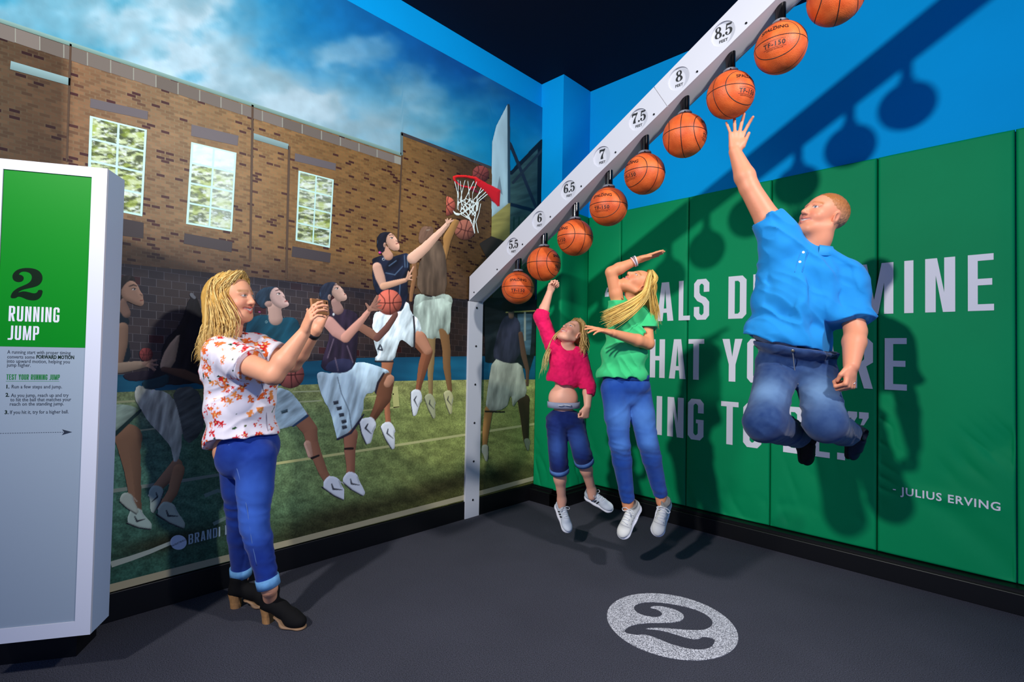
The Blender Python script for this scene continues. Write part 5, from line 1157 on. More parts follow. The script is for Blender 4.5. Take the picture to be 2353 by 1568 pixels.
def folds(dirv, freq, amp, seed, warp=.15, warpf=5.0, mask=None, cover=.42):
    """creases: ridged noise, fine along dirv and long across it"""
    e = unit(dirv); a_ = unit(np.cross(e, [.31, .5, .81])); b_ = np.cross(e, a_)
    def fn(x, y, z):
        s_ = x * e[0] + y * e[1] + z * e[2]; c1 = x * a_[0] + y * a_[1] + z * a_[2]; c2 = x * b_[0] + y * b_[1] + z * b_[2]
        w_ = fbm(x * warpf, y * warpf, z * warpf, seed, 3) - .5
        n = vnoise((s_ + warp * w_) * freq / 4.2, c1 * freq / 20, c2 * freq / 20, seed + 2); rd = (1 - np.abs(2 * n - 1)) ** 1.6
        m2 = sstep(cover - .14, cover + .14, fbm(x * 5 + 3, y * 5, z * 5, seed + 11, 2))
        r_ = -amp * 1.7 * (rd - .38) * m2
        return r_ * mask(x, y, z) if mask else r_
    return fn
m_skin = mat('skin', vcol=True, rough=.48, spec=.35, sss=.12, bump=('noise', 900, .05))
def skin_base(co, col, var=.06): 
    n = fbm(co[:, 0] * 18, co[:, 1] * 18, co[:, 2] * 18, 5, 3) - .5
    return linA(np.array(col))[None] * (1 + var * 2 * n[:, None] * np.array([.6, 1, 1])[None])
# ---- hair: locks swept along guide curves
def catmull(P, n):
    P = np.asarray(P, float); Q = np.concatenate([[2 * P[0] - P[1]], P, [2 * P[-1] - P[-2]]]); m_ = len(P) - 1; out = []
    for i in range(n):
        t = i / (n - 1) * m_; k = min(int(t), m_ - 1); t -= k; a, b, c, d = Q[k], Q[k + 1], Q[k + 2], Q[k + 3]
        out.append(.5 * ((2 * b) + (-a + c) * t + (2 * a - 5 * b + 4 * c - d) * t * t + (-a + 3 * b - 3 * c + d) * t ** 3))
    return np.array(out)
def locks(guides, count, rad, n=14, jit=.01, wave=(.006, 9.0), seed=1, cols=((150, 110, 50), (226, 190, 110)), root_dark=.35, seg=4, flat=.5):
    """guides: polylines with the same number of points; each lock is a random blend of two neighbouring guides, swept as a tapered tube"""
    rng = np.random.RandomState(seed); G = np.array([catmull(g, n) for g in guides]); c0, c1 = linA(np.array(cols[0])), linA(np.array(cols[1]))
    a = rng.rand(count) * (len(G) - 1.0001); k = a.astype(int); w_ = (a - k)[:, None, None]; P = G[k] * (1 - w_) + G[k + 1] * w_
    t = np.linspace(0, 1, n)[None, :, None]; P = P + (rng.randn(count, 1, 3) * jit) * (.35 + .9 * t)
    T = np.gradient(P, axis=1); T /= np.linalg.norm(T, axis=2, keepdims=True) + 1e-9
    dv = rng.randn(count, 1, 3); s1 = np.cross(T, dv); s1 /= np.linalg.norm(s1, axis=2, keepdims=True) + 1e-9; s2 = np.cross(T, s1)
    ph = rng.rand(count, 1, 1) * 6.28; fr = wave[1] * (.8 + .4 * rng.rand(count, 1, 1)); P = P + wave[0] * t ** .8 * (np.sin(fr * t + ph) * s1 + np.cos(fr * t + ph) * s2)
    # shorten each lock a little at random
    L_ = 1 - rng.rand(count, 1) * .22; q = np.linspace(0, 1, n)[None] * L_ * (n - 1); i0 = np.minimum(q.astype(int), n - 2); fr_ = (q - i0)[..., None]; ci = np.arange(count)[:, None]
    P = P[ci, i0] * (1 - fr_) + P[ci, i0 + 1] * fr_
    T = np.gradient(P, axis=1); T /= np.linalg.norm(T, axis=2, keepdims=True) + 1e-9; s1 = np.cross(T, dv); s1 /= np.linalg.norm(s1, axis=2, keepdims=True) + 1e-9; s2 = np.cross(T, s1)
    r_ = rad * (.6 + .8 * rng.rand(count, 1)) * np.interp(np.linspace(0, 1, n), [0, .1, .7, 1], [.5, 1, .85, .12])[None]
    an = np.arange(seg) * 2 * math.pi / seg; V = P[:, :, None] + r_[:, :, None, None] * (np.cos(an)[None, None, :, None] * s1[:, :, None] + flat * np.sin(an)[None, None, :, None] * s2[:, :, None])
    ids = np.arange(count * n * seg).reshape(count, n, seg); A = ids[:, :-1]; B = ids[:, 1:]
    F = np.stack([A, np.roll(A, -1, 2), np.roll(B, -1, 2), B], -1).reshape(-1, 4)
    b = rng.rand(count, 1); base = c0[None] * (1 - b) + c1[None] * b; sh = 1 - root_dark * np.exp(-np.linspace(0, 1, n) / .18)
    C = np.broadcast_to(base[:, None, None] * sh[None, :, None, None], (count, n, seg, 3)).reshape(-1, 3)
    return V.reshape(-1, 3), F, C
m_hair = mat('hair', vcol=True, rough=.5, spec=.3)
CR, CU, CT = cv(1, 0, 0), cv(0, 1, 0), cv(0, 0, 1)           # picture right, up, towards the viewer
m_cloth = mat('cloth', vcol=True, rough=.8, spec=.2, bump=('noise', 700, .12), sheen=.1)
m_denim = mat('denim', vcol=True, rough=.85, spec=.15, bump=('noise', 900, .25), sheen=.15)
m_shoe = mat('shoe_canvas', vcol=True, rough=.6, spec=.3, bump=('noise', 500, .08))
m_rubber = mat('white_rubber_sole', (226, 226, 232), .5)
m_lace = mat('white_lace', (214, 216, 220), .8)
m_stripe = mat('black_leather_stripe', (16, 18, 22), .5)
m_suede = mat('black_suede', (14, 13, 14), .85, spec=.2, bump=('noise', 300, .2))
m_wood = mat('stacked_wood_heel', (176, 128, 78), .55, noise=(60, .15))
from mathutils.bvhtree import BVHTree
def snapper(*objs):
    Vs, Fs, n = [], [], 0
    for o in objs:
        me = o.data; v = np.empty(len(me.vertices) * 3, np.float32); me.vertices.foreach_get('co', v); v = v.reshape(-1, 3)
        Vs += [tuple(map(float, q)) for q in v]; Fs += [tuple(i + n for i in p.vertices) for p in me.polygons]; n += len(v)
    T = BVHTree.FromPolygons(Vs, Fs)
    def snap(u, v, out=0.0):
        d = Vector(unit(ray(u, v))); h = T.ray_cast(Vector(CAM), d)
        if h[0] is None: h = T.find_nearest(Vector(at(u, v, 2.6)))
        nn = np.array(h[1]); nn = nn if nn @ np.array(d) < 0 else -nn
        return np.array(h[0]) + nn * out, nn
    return snap
def flatcol(c, var=.05, sc=30, seed=3): return lambda co: linA(np.array(c))[None] * (1 + var * 2 * (fbm(co[:, 0] * sc, co[:, 1] * sc, co[:, 2] * sc, seed, 3) - .5))[:, None]
def denim_col(dark, light, fades, seed=1):
    """fades: list of (point, radius) where the denim is worn lighter"""
    def fn(co):
        n = fbm(co[:, 0] * 40, co[:, 1] * 40, co[:, 2] * 40, seed, 3); t = .25 * (n - .3)
        for p, r in fades: t = t + np.exp(-(np.linalg.norm(co - np.asarray(p)[None], axis=1) / r) ** 2) * .85
        t = np.clip(t, 0, 1)[:, None]; return linA(np.array(dark))[None] * (1 - t) + linA(np.array(light))[None] * t
    return fn
def seam_line(name, pts, r, m, par, n=24):
    V, F = tube(catmull(pts, n), r, 5); return obj(name, V, F, m, par, smooth=True)
def shoe(par, heel, toe, up, L, style, ankle=None):
    """trainer: heel / toe points of the sole, up = towards the instep"""
    heel = np.asarray(heel, float); toe = np.asarray(toe, float); Fm = Frame(heel, toe - heel, up); k = L / .24
    P = lambda x, y, z: Fm(x * k, y * k, z * k)
    lo, hi = bbox([P(sx, y, z) for sx in (-.06, .06) for y in (-.03, .27) for z in (-.02, .12)], .01)
    f = Field(lo, hi, .0042)
    f.cone(P(0, .040, .040), P(0, .150, .034), .036 * k, .034 * k, .02, (Fm.x, .92)); f.ell(P(0, .185, .026), [.040 * k, .052 * k, .026 * k], Fm.ax, .02); f.cone(P(0, .030, .040), P(0, .034, .078), .037 * k, .034 * k, .015, (Fm.x, .85))
    f.cone(P(0, .085, .070), P(0, .150, .048), .020 * k, .020 * k, .02); f.cut(P(0, 0, .010), -Fm.z, .003)
    f.ell(P(0, .036, .105), [.026 * k, .032 * k, .030 * k], Fm.ax, .004, 's')
    base = {'stripe': (206, 214, 222), 'canvas': (216, 216, 210), 'dark': (14, 16, 24), 'dark_blue': (30, 44, 66)}[style]
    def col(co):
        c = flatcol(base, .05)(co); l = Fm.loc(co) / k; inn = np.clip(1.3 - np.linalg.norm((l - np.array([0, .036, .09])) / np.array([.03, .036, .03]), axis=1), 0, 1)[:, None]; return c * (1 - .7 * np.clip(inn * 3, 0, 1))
    o = f.obj('shoe', m_shoe, par, col)
    f = Field(lo, hi, .0042); f.cone(P(0, .036, .006), P(0, .100, .006), .041 * k, .036 * k, .01, (Fm.z, .42)); f.cone(P(0, .100, .006), P(0, .195, .006), .036 * k, .044 * k, .01, (Fm.z, .40))
    s_ = f.obj('sole', m_rubber if style in ('stripe', 'canvas') else mat('dark_sole', (20, 20, 24), .7), o)
    me = o.data; vv = np.empty(len(me.vertices) * 3, np.float32); me.vertices.foreach_get('co', vv); T = BVHTree.FromPolygons([tuple(map(float, q)) for q in vv.reshape(-1, 3)], [tuple(p_.vertices) for p_ in me.polygons])
    def hit(x, y, z, d, out=.001):
        q0 = P(x, y, z); h = T.ray_cast(Vector(q0), Vector(d)); return (np.array(h[0]) - np.asarray(d) * out) if h[0] is not None else q0 + np.asarray(d) * .02
    if style in ('stripe', 'canvas'):
        for i in range(6):
            y = .078 + i * .015; V, F = tube(catmull([hit(x, y + .004 * (1 if i % 2 else -1) * x / .02, .16, -Fm.z) for x in (-.021, -.010, 0, .010, .021)], 10), .0028 * k, 6); obj('lace', V, F, m_lace, o, smooth=True)
        c_ = hit(0, .080, .16, -Fm.z)
        for s2 in (-1, 1):
            V, F = tube(catmull([c_, c_ + Fm.x * s2 * .018 * k + Fm.z * .016 * k, c_ + Fm.x * s2 * .040 * k + Fm.y * .008 * k + Fm.z * .002 * k, c_ + Fm.x * s2 * .028 * k + Fm.y * .018 * k - Fm.z * .004 * k, c_], 16), .0024 * k, 6); obj('lace_loop', V, F, m_lace, o, smooth=True)
        if style == 'stripe':
            for s2 in (-1, 1):
                for i in range(3):
                    y = .078 + i * .021; A_ = [hit(s2 * .09, y + dy, z_, -Fm.x * s2, .0006) for dy, z_ in ((-.010, .018), (-.004, .032), (.003, .046), (.010, .058))]
                    pts = catmull(A_, 8); W_ = Fm.y * .0042 * k + Fm.z * -.0010 * k; V = [p_ + W_ for p_ in pts] + [p_ - W_ for p_ in pts]; V += [v_ + Fm.x * s2 * .0012 for v_ in V]
                    F = [(q_, q_ + 1, q_ + 9, q_ + 8) for q_ in range(7)] + [(16 + q_, 17 + q_, 25 + q_, 24 + q_) for q_ in range(7)] + [(q_, q_ + 1, q_ + 17, q_ + 16) for q_ in range(7)] + [(8 + q_, 9 + q_, 25 + q_, 24 + q_) for q_ in range(7)]; obj('side_stripe', V, F, m_stripe, o)
        else:
            V, F = tube(catmull([hit(x, .172 - 6 * x * x, .12, -Fm.z, .0004) for x in np.linspace(-.034, .034, 9)], 18), .0013 * k, 5); obj('toe_cap_line', V, F, mat('grey_toe_line', (150, 150, 160), .6), o)
            for s2 in (-1, 1):
                for i in range(3): V, F = disc_stud(hit(s2 * .09, .10 + i * .02, .044, -Fm.x * s2, 0), Fm.x * s2, .0026, .0015); obj('eyelet', V, F, m_stripe, o)
    return o
def band(name, c, axis, r, w_, th, m, par, flat=1.0, fdir=None):
    axis = unit(axis); a = unit(np.cross(axis, [.2, .4, 1])) if fdir is None else unit(np.asarray(fdir) - axis * np.dot(fdir, axis)); b = np.cross(axis, a); V = []; seg = 28
    for h, rr in ((-w_ / 2, r), (-w_ / 2, r + th), (w_ / 2, r + th), (w_ / 2, r)):
        for k in range(seg): t = 2 * math.pi * k / seg; V.append(np.asarray(c) + axis * h + rr * (math.cos(t) * a + math.sin(t) * b * flat))
    F = [(i * seg + k, i * seg + (k + 1) % seg, ((i + 1) % 4) * seg + (k + 1) % seg, ((i + 1) % 4) * seg + k) for i in range(4) for k in range(seg)]
    return obj(name, V, F, m, par, smooth=True)
# ------------------------------------------------------------------ the jumping man
def build_man():
    A = at; fw = cv(-.25, .05, .96); sd = unit(np.cross(CU, fw)); upb = cv(.14, .98, .1); ax = [unit(np.cross(upb, fw)), fw, upb]
    H = Frame(A(1891, 502, 2.63), cv(-.88, .42, .22), cv(.42, .90, .06)); S = 1.07
    shR, elR, wrR = A(1792, 552, 2.66), A(1722, 432, 2.70), A(1689, 349, 2.735)
    shL, elL, wrL = A(1938, 642, 2.62), A(1966, 762, 2.50), A(1956, 842, 2.37)
    hands = [wrR + CU * .08, wrL - CU * .06]
    fine = [(H.o - .13, H.o + .13, .0040)] + [(h - .09, h + .09, .0044) for h in hands]
    pts = [wrR + CU * .22, wrL - CU * .2, H.o + CU * .2, A(1745, 990, 2.35), A(1900, 990, 2.35), A(1840, 1010, 2.8), A(1950, 1010, 2.8), shL + CR * .1]
    lo, hi = bbox(pts, .12); f = Field(lo, hi, .009, fine)
    # trunk and legs under the clothes, one continuous body
    f.ell(A(1838, 660, 2.67), (.165, .095, .19), ax, .04); f.ell(A(1828, 770, 2.67), (.150, .095, .13), ax, .04); f.ell(A(1828, 850, 2.67), (.150, .09, .09), ax, .04)
    f.cone(shR, shL, .05, .05, .05); f.cone(A(1866, 590, 2.64), A(1880, 540, 2.625), .062, .058, .03)
    for hp, kn, an in ((A(1787, 860, 2.65), A(1762, 975, 2.41), A(1830, 1000, 2.74)), (A(1870, 860, 2.65), A(1896, 975, 2.41), A(1944, 1000, 2.74))): f.chain([(hp, .075), (kn, .058), (an, .04)], .03)
    arm(f, shR, elR, wrR, .066, .050, .031); arm(f, shL, elL, wrL, .064, .048, .033)
    head(f, H, S, male=True, smile=1.0)
    f.cone(A(1880, 548, 2.62), H(0, -.02, -.06), .060, .060, .03)
    tR, _ = hand(f, wrR, cv(.10, 1, .05), cv(-.1, -.15, 1), cv(1, 0, 0), .190, (4, 10, 12), 13, (14, -4), fc=(6, -4, -10, -14))
    tL, _ = hand(f, wrL, cv(-.28, -.9, .25), cv(-.45, .1, -.9), cv(-.9, .1, .5), .190, (72, 88, 60), 2, (30, 70))
    def col(co):
        C = skin_base(co, (222, 146, 112)); C = head_colors(co, H, S, None, C, (196, 104, 92), ((170, 110, 66), 1), ((70, 90, 110), .6), .30, stub=.35)
        for p in tR + tL: C = C * (1 - .25 * np.clip(1.4 - np.linalg.norm(co - p[None], axis=1) / .012, 0, 1))[:, None] + (linA(np.array((220, 110, 90))) * .25)[None] * np.clip(1.4 - np.linalg.norm(co - p[None], axis=1) / .012, 0, 1)[:, None]
        return C
    P = f.obj('person', m_skin, None, col); tag(P, 'man in a bright blue polo shirt and jeans leaping to touch a ball', 'person')
    # hair
    lo2, hi2 = bbox([H.o], .15); g = Field(lo2, hi2, .0034); p = lambda x, y, z: H(x * S, y * S, z * S)
    g.ell(p(0, -.014, .043), [.0765 * S, .0965 * S, .0835 * S], H.ax, .01); g.cut(p(0, .060, .066), H.y * .80 - H.z * .60, .006); g.cut(p(0, -.03, -.030), H.y * .55 - H.z * .85, .01)
    for s_ in (-1, 1): g.ell(p(s_ * .078, .0, -.005), [.03 * S, .026 * S, .040 * S], H.ax, .01, 's')
    g.disp(lambda x, y, z: -.0045 * (fbm(x * 160, y * 160, z * 160, 2, 2) - .4), .02)
    def hc(co):
        l = H.loc(co) / S; t = sstep(.0, .085, l[:, 2])[:, None]; n = (.75 + .5 * fbm(co[:, 0] * 220, co[:, 1] * 220, co[:, 2] * 220, 4, 2))[:, None]; return (linA(np.array((196, 136, 100)))[None] * (1 - t) + linA(np.array((168, 104, 54)))[None] * t) * n
    g.obj('hair', m_hair, P, hc)
    # jeans
    lo, hi = bbox([A(1740, 830, 2.4), A(1920, 830, 2.85), A(1700, 1000, 2.3), A(1960, 1000, 2.9)], .17); j = Field(lo, hi, .0065)
    j.ell(A(1828, 842, 2.66), (.195, .135, .10), ax, .03); kR, kL = A(1757, 972, 2.40), A(1897, 972, 2.40); aR, aL = A(1832, 1000, 2.74), A(1944, 996, 2.74)
    j.chain([(A(1782, 862, 2.64), .098), (kR, .088), (aR, .066)], .03); j.chain([(A(1874, 862, 2.64), .098), (kL, .088), (aL, .066)], .03)
    j.cone(A(1820, 800, 2.66) , A(1828, 800, 2.66), .185, .185, .03, (ax[2], .35)); j.cut(A(1828, 797, 2.66), ax[2], .004)
    j.disp(folds(CU * .9 + CR * .45, 100, .0050, 7, .08, 6)); j.disp(folds(CU * .6 - CR * .8, 80, .004, 17, .10, 5))
    J = j.obj('jeans', m_denim, P, denim_col((30, 56, 104), (104, 138, 178), [(A(1765, 905, 2.45), .085), (A(1885, 905, 2.45), .095), (kL, .06)], 3))
    band('waistband', A(1828, 803, 2.66), ax[2], .190, .034, .005, mat('dark_denim_band', (20, 32, 60), .85), J, .70, ax[0])
    sj = snapper(J); seam_line('fly_seam', [sj(1822, 812)[0], sj(1826, 850)[0], sj(1834, 885)[0]], .0025, mat('denim_thread', (120, 124, 132), .8), J)
    c_, nn = sj(1822, 806); V, F = disc_stud(c_ + nn * .004, nn, .008, .004); obj('button', V, F, mat('brass_button', (160, 150, 130), .3, metal=.9), J)
    shoe(P, A(1834, 985, 2.84), A(1850, 1062, 2.93), CT * 1 + CU * .3, .25, 'dark'); shoe(P, A(1948, 972, 2.82), A(1952, 1052, 2.92), cv(.2, .3, 1), .25, 'dark_blue')
    # undershirt edge
    u = Field(*bbox([A(1770, 785, 2.6)], .14), .005); u.ell(A(1822, 785, 2.66), (.192, .139, .05), ax, .01); u.cut(A(1812, 770, 2.6), cv(1, .1, 0), .004); u.disp(folds(CR * 1 + CU * .4, 150, .004, 3, .05))
    u.obj('undershirt', m_cloth, P, flatcol((196, 200, 214), .08))
    # polo shirt
    lo, hi = bbox([A(1690, 500, 2.55), A(2000, 810, 2.6), A(1700, 810, 2.8), A(1990, 500, 2.8), A(1850, 700, 2.45)], .06); s = Field(lo, hi, .0046)
    s.ell(A(1842, 630, 2.66), (.200, .130, .155), ax, .05); s.ell(A(1830, 700, 2.66), (.212, .148, .16), ax, .05); s.ell(A(1816, 775, 2.66), (.226, .156, .12), ax, .04)
    s.cone(A(1790, 580, 2.66), A(1862, 590, 2.65), .085, .07, .04); s.cone(A(1868, 594, 2.65), A(1930, 634, 2.63), .072, .080, .05)
    s.cone(shR + (elR - shR) * -.08, shR + (elR - shR) * .50, .094, .088, .03); s.cut(shR + (elR - shR) * .40, elR - shR, .004, *bbox([shR + (elR - shR) * .62], .11))
    dl = elL - shL; s.cone(shL, shL + dl * .92, .090, .086, .035); s.cut(shL + dl * .80, dl + CU * -.02, .004, *bbox([shL + dl * 1.05], .115))
    hx = lambda u_: A(u_, 760, 2.66); zt = float(A(1816, 700, 2.66)[2])
    q = s.blk([s.ax[0][0], s.ax[1][0], s.ax[2][0]], [s.ax[0][-1], s.ax[1][-1], zt]); sl, X, Y, Z = q
    # hem: dips to the right, curls up at the left; only the trunk, not the hanging sleeve
    side = (X - A(1816, 780, 2.66)[0]) * ax[0][0] + (Y - A(1816, 780, 2.66)[1]) * ax[0][1] + (Z - A(1816, 780, 2.66)[2]) * ax[0][2]
    if np.dot(ax[0], CR) < 0: side = -side
    hem = float(A(1816, 785, 2.62)[2]) - .012 - .20 * side - .55 * np.maximum(side, 0) ** 2 + .10 * np.maximum(-side - .12, 0) + .006 * np.sin(side * 26)
    d_ = (hem - Z).astype(np.float32); d_ = np.where(side > .235, -1, d_).astype(np.float32); s.comb(sl, d_, .004, 'i')
    s.ell(A(1876, 562, 2.635), [.066, .060, .05], [CR, CT, CU], .008, 's')
    def sweep(x, y, z):      # folds fan from the raised shoulder down across the chest
        pu = (x - shR[0]) * CR[0] + (y - shR[1]) * CR[1]; pv = (z - shR[2]); n = fbm(x * 4.5, y * 4.5, z * 4.5, 8, 3) - .5
        ang = np.arctan2(pu + .02, -pv + .12) + .55 * n; rr = np.hypot(pu, pv)
        m_ = sstep(.14, .24, rr) * (1 - sstep(.40, .56, rr)) * sstep(.30, .60, fbm(x * 5 + 9, y * 5, z * 5, 21, 2)); v = np.sin(ang * 17); return -.0125 * np.sign(v) * np.abs(v) ** .75 * m_
    s.disp(sweep); s.disp(folds(CR * .62 + CU * .78, 88, .0120, 24, .10, 4, cover=.36)); s.disp(folds(CR * .85 + CU * .5, 60, .0080, 27, .12, 4)); s.disp(lambda x, y, z: -.004 * (fbm(x * 9, y * 9, z * 9, 6, 3) - .5) * 2)
    Sh = s.obj('polo_shirt', m_cloth, P, flatcol((26, 136, 208), .04)); sn = snapper(Sh)
    # collar: folded band around the neck, open at the front
    cF = Frame(A(1873, 574, 2.635), cv(-.55, -.15, .80), cv(.18, .97, .18)); V = []; F = []; n = 40; prof = [(.064, -.012), (.068, .022), (.072, .028), (.086, .008), (.098, -.014), (.096, -.017), (.074, .004)]
    for i in range(n):
        a = math.radians(14 + 332 * i / (n - 1)); e = min(i, n - 1 - i); ext = 1 + .5 * max(0, 1 - e / 6)
        for q, (r_, z_) in enumerate(prof): rr = r_ * (1.0 if q < 3 or q == 6 else ext ** .25); zz = z_ * (ext if q in (3, 4, 5) else 1); V.append(cF(math.sin(a) * rr * 1.02, math.cos(a) * rr * .98, zz))
    m_ = len(prof)
    for i in range(n - 1):
        for q in range(m_): F.append((i * m_ + q, (i + 1) * m_ + q, (i + 1) * m_ + (q + 1) % m_, i * m_ + (q + 1) % m_))
    obj('collar', V, F, mat('polo_collar_knit', (34, 146, 214), .8), Sh, smooth=True)
    for (u_, v_) in ((1846, 580), (1838, 602)):
        c_, nn = sn(u_, v_); V, F = disc_stud(c_ - nn * .001, nn, .0065, .003); obj('button', V, F, mat('white_button', (236, 238, 240), .3), Sh)
    for du in (-8, 9): seam_line('placket_edge', [sn(1848 + du, 578)[0], sn(1841 + du, 600)[0], sn(1834 + du, 626)[0]], .0022, mat('polo_stitch', (30, 130, 205), .8), Sh)
    sp = snapper(P); rp = tL[1] * 0 + sp(1962, 882)[0]; band('ring', rp - unit(ray(1962, 882)) * -.008, cv(.7, -.5, .35), .0100, .004, .0018, mat('silver_ring', (220, 220, 225), .2, metal=1), P)
    return P
MAN = build_man()
# ------------------------------------------------------------------ woman taking a picture
def flower_shirt(seed=5):
    def fn(co):
        rng = np.random.RandomState(seed); C = np.repeat(linA(np.array((236, 228, 236)))[None], len(co), 0) * (1 + .06 * (fbm(co[:, 0] * 20, co[:, 1] * 20, co[:, 2] * 20, 2) - .5))[:, None]
        reds = [(206, 34, 40), (224, 96, 40), (232, 140, 70), (196, 30, 46), (238, 120, 60)]
        warp = .010 * (fbm(co[:, 0] * 70, co[:, 1] * 70, co[:, 2] * 70, 7, 2) - .5)
        X_ = np.argsort(co[:, 2]); Zs = co[X_, 2]
        clusters = co[rng.choice(len(co), 400, replace=False)]
        for cc in clusters:
            for q in range(rng.randint(2, 6)):
                c = cc + rng.randn(3) * .026; I_ = X_[np.searchsorted(Zs, c[2] - .036):np.searchsorted(Zs, c[2] + .036)]
                if len(I_) == 0: continue
                sub = co[I_]; d = np.linalg.norm(sub - c[None], axis=1)
                if q % 2 == 0 or rng.rand() < .55:
                    r = .010 + .012 * rng.rand(); m_ = d < r * 1.6; l = sub[m_] - c; a = np.arctan2(l[:, 2], l[:, 1] * .7 + l[:, 0] * .7); k = r * (.78 + .25 * np.cos(5 * a + rng.rand() * 6)) + warp[I_][m_]; t = (d[m_] < k)
                    cm = linA(np.array(reds[rng.randint(5)])) * (.8 + .35 * np.clip(d[m_] / r, 0, 1))[:, None]; J_ = I_[m_]; tmp = C[J_]; tmp[t] = cm[t]; core = d[m_] < r * .28; tmp[core] = linA(np.array((240, 190, 110))); C[J_] = tmp
                else:
                    v = unit(rng.randn(3)); L_ = .010 + .010 * rng.rand(); dd = dseg(sub, c - v * L_, c + v * L_); m_ = dd < .0048 + warp[I_] * .3; C[I_[m_]] = linA(np.array([(40, 84, 44), (24, 56, 34), (92, 100, 60)][rng.randint(3)]))
        return C
    return fn
def build_woman():
    A = at; fw = cv(.90, 0, .42); ax = [unit(np.cross(CU, fw)), fw, CU]
    H = Frame(A(534, 687, 2.42), cv(.98, .02, .14), cv(-.04, 1, .05)); S = .96
    shR, elR, wrR = A(508, 812, 2.33), A(628, 862, 2.22), A(699, 765, 2.27); shL, elL, wrL = A(588, 802, 2.53), A(672, 836, 2.52), A(727, 757, 2.42)
    hip = A(560, 1030, 2.45)
    lg = [(A(588, 1050, 2.41), A(584, 1200, 2.37), A(619, 1352, 2.375)), (A(550, 1050, 2.50), A(551, 1195, 2.53), A(554, 1325, 2.585))]
    fine = [(H.o - .145, H.o + .145, .0034), (wrR + CU * .07 - .10, wrL + CU * .07 + .10, .0036)]
    lo, hi = bbox([H.o + CU * .15, wrR + CU * .15 + CR * .15, wrL + CU * .1, elR, lg[0][2] - CU * .06 + CT * .1, lg[1][2] - CU * .06 - CT * .1, hip - CR * .2], .09); f = Field(lo, hi, .008, fine)
    f.ell(A(546, 880, 2.43), (.130, .085, .16), ax, .04); f.ell(A(556, 960, 2.44), (.135, .10, .12), ax, .04); f.ell(hip, (.14, .11, .11), ax, .04); f.cone(shR, shL, .036, .036, .04)
    f.cone(A(530, 800, 2.43), A(528, 735, 2.42), .052, .050, .03); f.cone(A(529, 740, 2.42), H(0, -.015, -.07), .050, .052, .03)
    h1 = onZ(606, 1428, 0); t1 = onZ(700, 1446, 0); h1 = t1 + unit(h1 - t1) * .235; h2 = onZ(528, 1396, 0); t2 = onZ(628, 1392, 0); t2 = h2 + unit(t2 - h2) * .235
    for (hp, kn, an), (h_, t_2) in zip(lg, ((h1, t1), (h2, t2))): f.chain([(hp, .07), (kn, .05), (an, .033), (h_ + unit(t_2 - h_) * .040 + np.array([0, 0, .105]), .031)], .02)
    arm(f, shR, elR, wrR, .056, .044, .027); arm(f, shL, elL, wrL, .054, .042, .027)
    head(f, H, S, smile=1.1)
    # hands cupped around the phone
    hand(f, wrR, cv(.42, .86, .25), cv(.62, -.1, -.55), cv(-.2, .9, -.4), .168, (26, 34, 24), 3, (24, 10), fc=(-8, 0, 4, 8))
    hand(f, wrL, cv(.30, .92, .05), cv(-.15, .1, .95), cv(-.6, .5, .3), .168, (30, 38, 26), 3, (34, 10))
    def col(co):
        C = skin_base(co, (226, 160, 124)); return head_colors(co, H, S, None, C, (190, 66, 62), ((150, 110, 66), 1), ((70, 84, 70), .8), .35, smile=1.1)
    P = f.obj('person', m_skin, None, col); tag(P, 'blonde woman in a floral blouse and rolled jeans photographing with a phone', 'person')
    # jeans
    lo, hi = bbox([hip - CR * .17, hip + CR * .17, lg[0][2], lg[1][2], hip + CT * .2, hip - CT * .2], .07); j = Field(lo, hi, .0062)
    j.ell(A(572, 1030, 2.45), (.154, .114, .12), ax, .04); j.ell(A(562, 1058, 2.45), (.126, .080, .085), ax, .05)
    for (hp, kn, an), c_ in zip(lg, ((.092, .060, .043), (.090, .058, .043))): j.chain([(hp, c_[0]), (hp * .5 + kn * .5, c_[0] * .86), (kn, c_[1]), (kn * .72 + an * .28, c_[1] * .98), (an + (kn - an) * .10, c_[2]), (an, c_[2])], .014)
    for hp, kn, an in lg: j.cut(an + (kn - an) * .06, an - kn, .003, *bbox([an - (kn - an) * .1], .11))
    zk, za = float(lg[0][1][2]), float(lg[0][2][2]); wm = lambda x, y, z: np.exp(-((z - zk) / .11) ** 2) + .8 * np.exp(-((z - za - .05) / .10) ** 2) + .12
    j.disp(folds(CU * 1 + CR * .22, 150, .0042, 9, .05, 7, wm)); j.disp(folds(CU * .8 - CR * .5, 90, .0028, 19, .08, 5))
    J = j.obj('jeans', m_denim, P, denim_col((18, 48, 132), (56, 98, 188), [(lg[0][1] + CT * .05, .09), (lg[0][0] * .5 + lg[0][1] * .5 + CT * .08, .12)], 13))
    for (hp, kn, an), rr in zip(lg, (.0475, .0475)): band('rolled_cuff', an + (kn - an) * .10, kn - an, rr - .003, .044, .007, mat('light_denim_cuff', (104, 160, 208), .85, noise=(40, .15)), J)
    sj = snapper(J); seam_line('side_seam', [sj(526, 1022)[0], sj(545, 1080)[0], sj(566, 1160)[0], sj(578, 1240)[0], sj(590, 1300)[0]], .0018, mat('denim_thread_blue', (90, 120, 180), .8), J)
    # ankle boots
    def boot(heel, toe, ankle):
        heel, toe = np.asarray(heel), np.asarray(toe); Fm = Frame(heel, toe - heel, (0, 0, 1)); b = Field(*bbox([heel, toe, ankle], .06), .0045); hh = .062
        b.chain([(Fm(0, .035, hh + .030), .034), (Fm(0, .10, hh * .75 + .028), .034), (Fm(0, .165, .042), .036), (Fm(0, .205, .030), .026)], .02, (Fm.x, .95)); b.cone(Fm(0, .032, hh + .03), Fm(0, .040, hh + .085), .038, .041, .02); b.ell(Fm(0, .185, .030), [.036, .05, .028], Fm.ax, .02); b.cut(Fm(0, 0, .008), (0, 0, -1), .003)
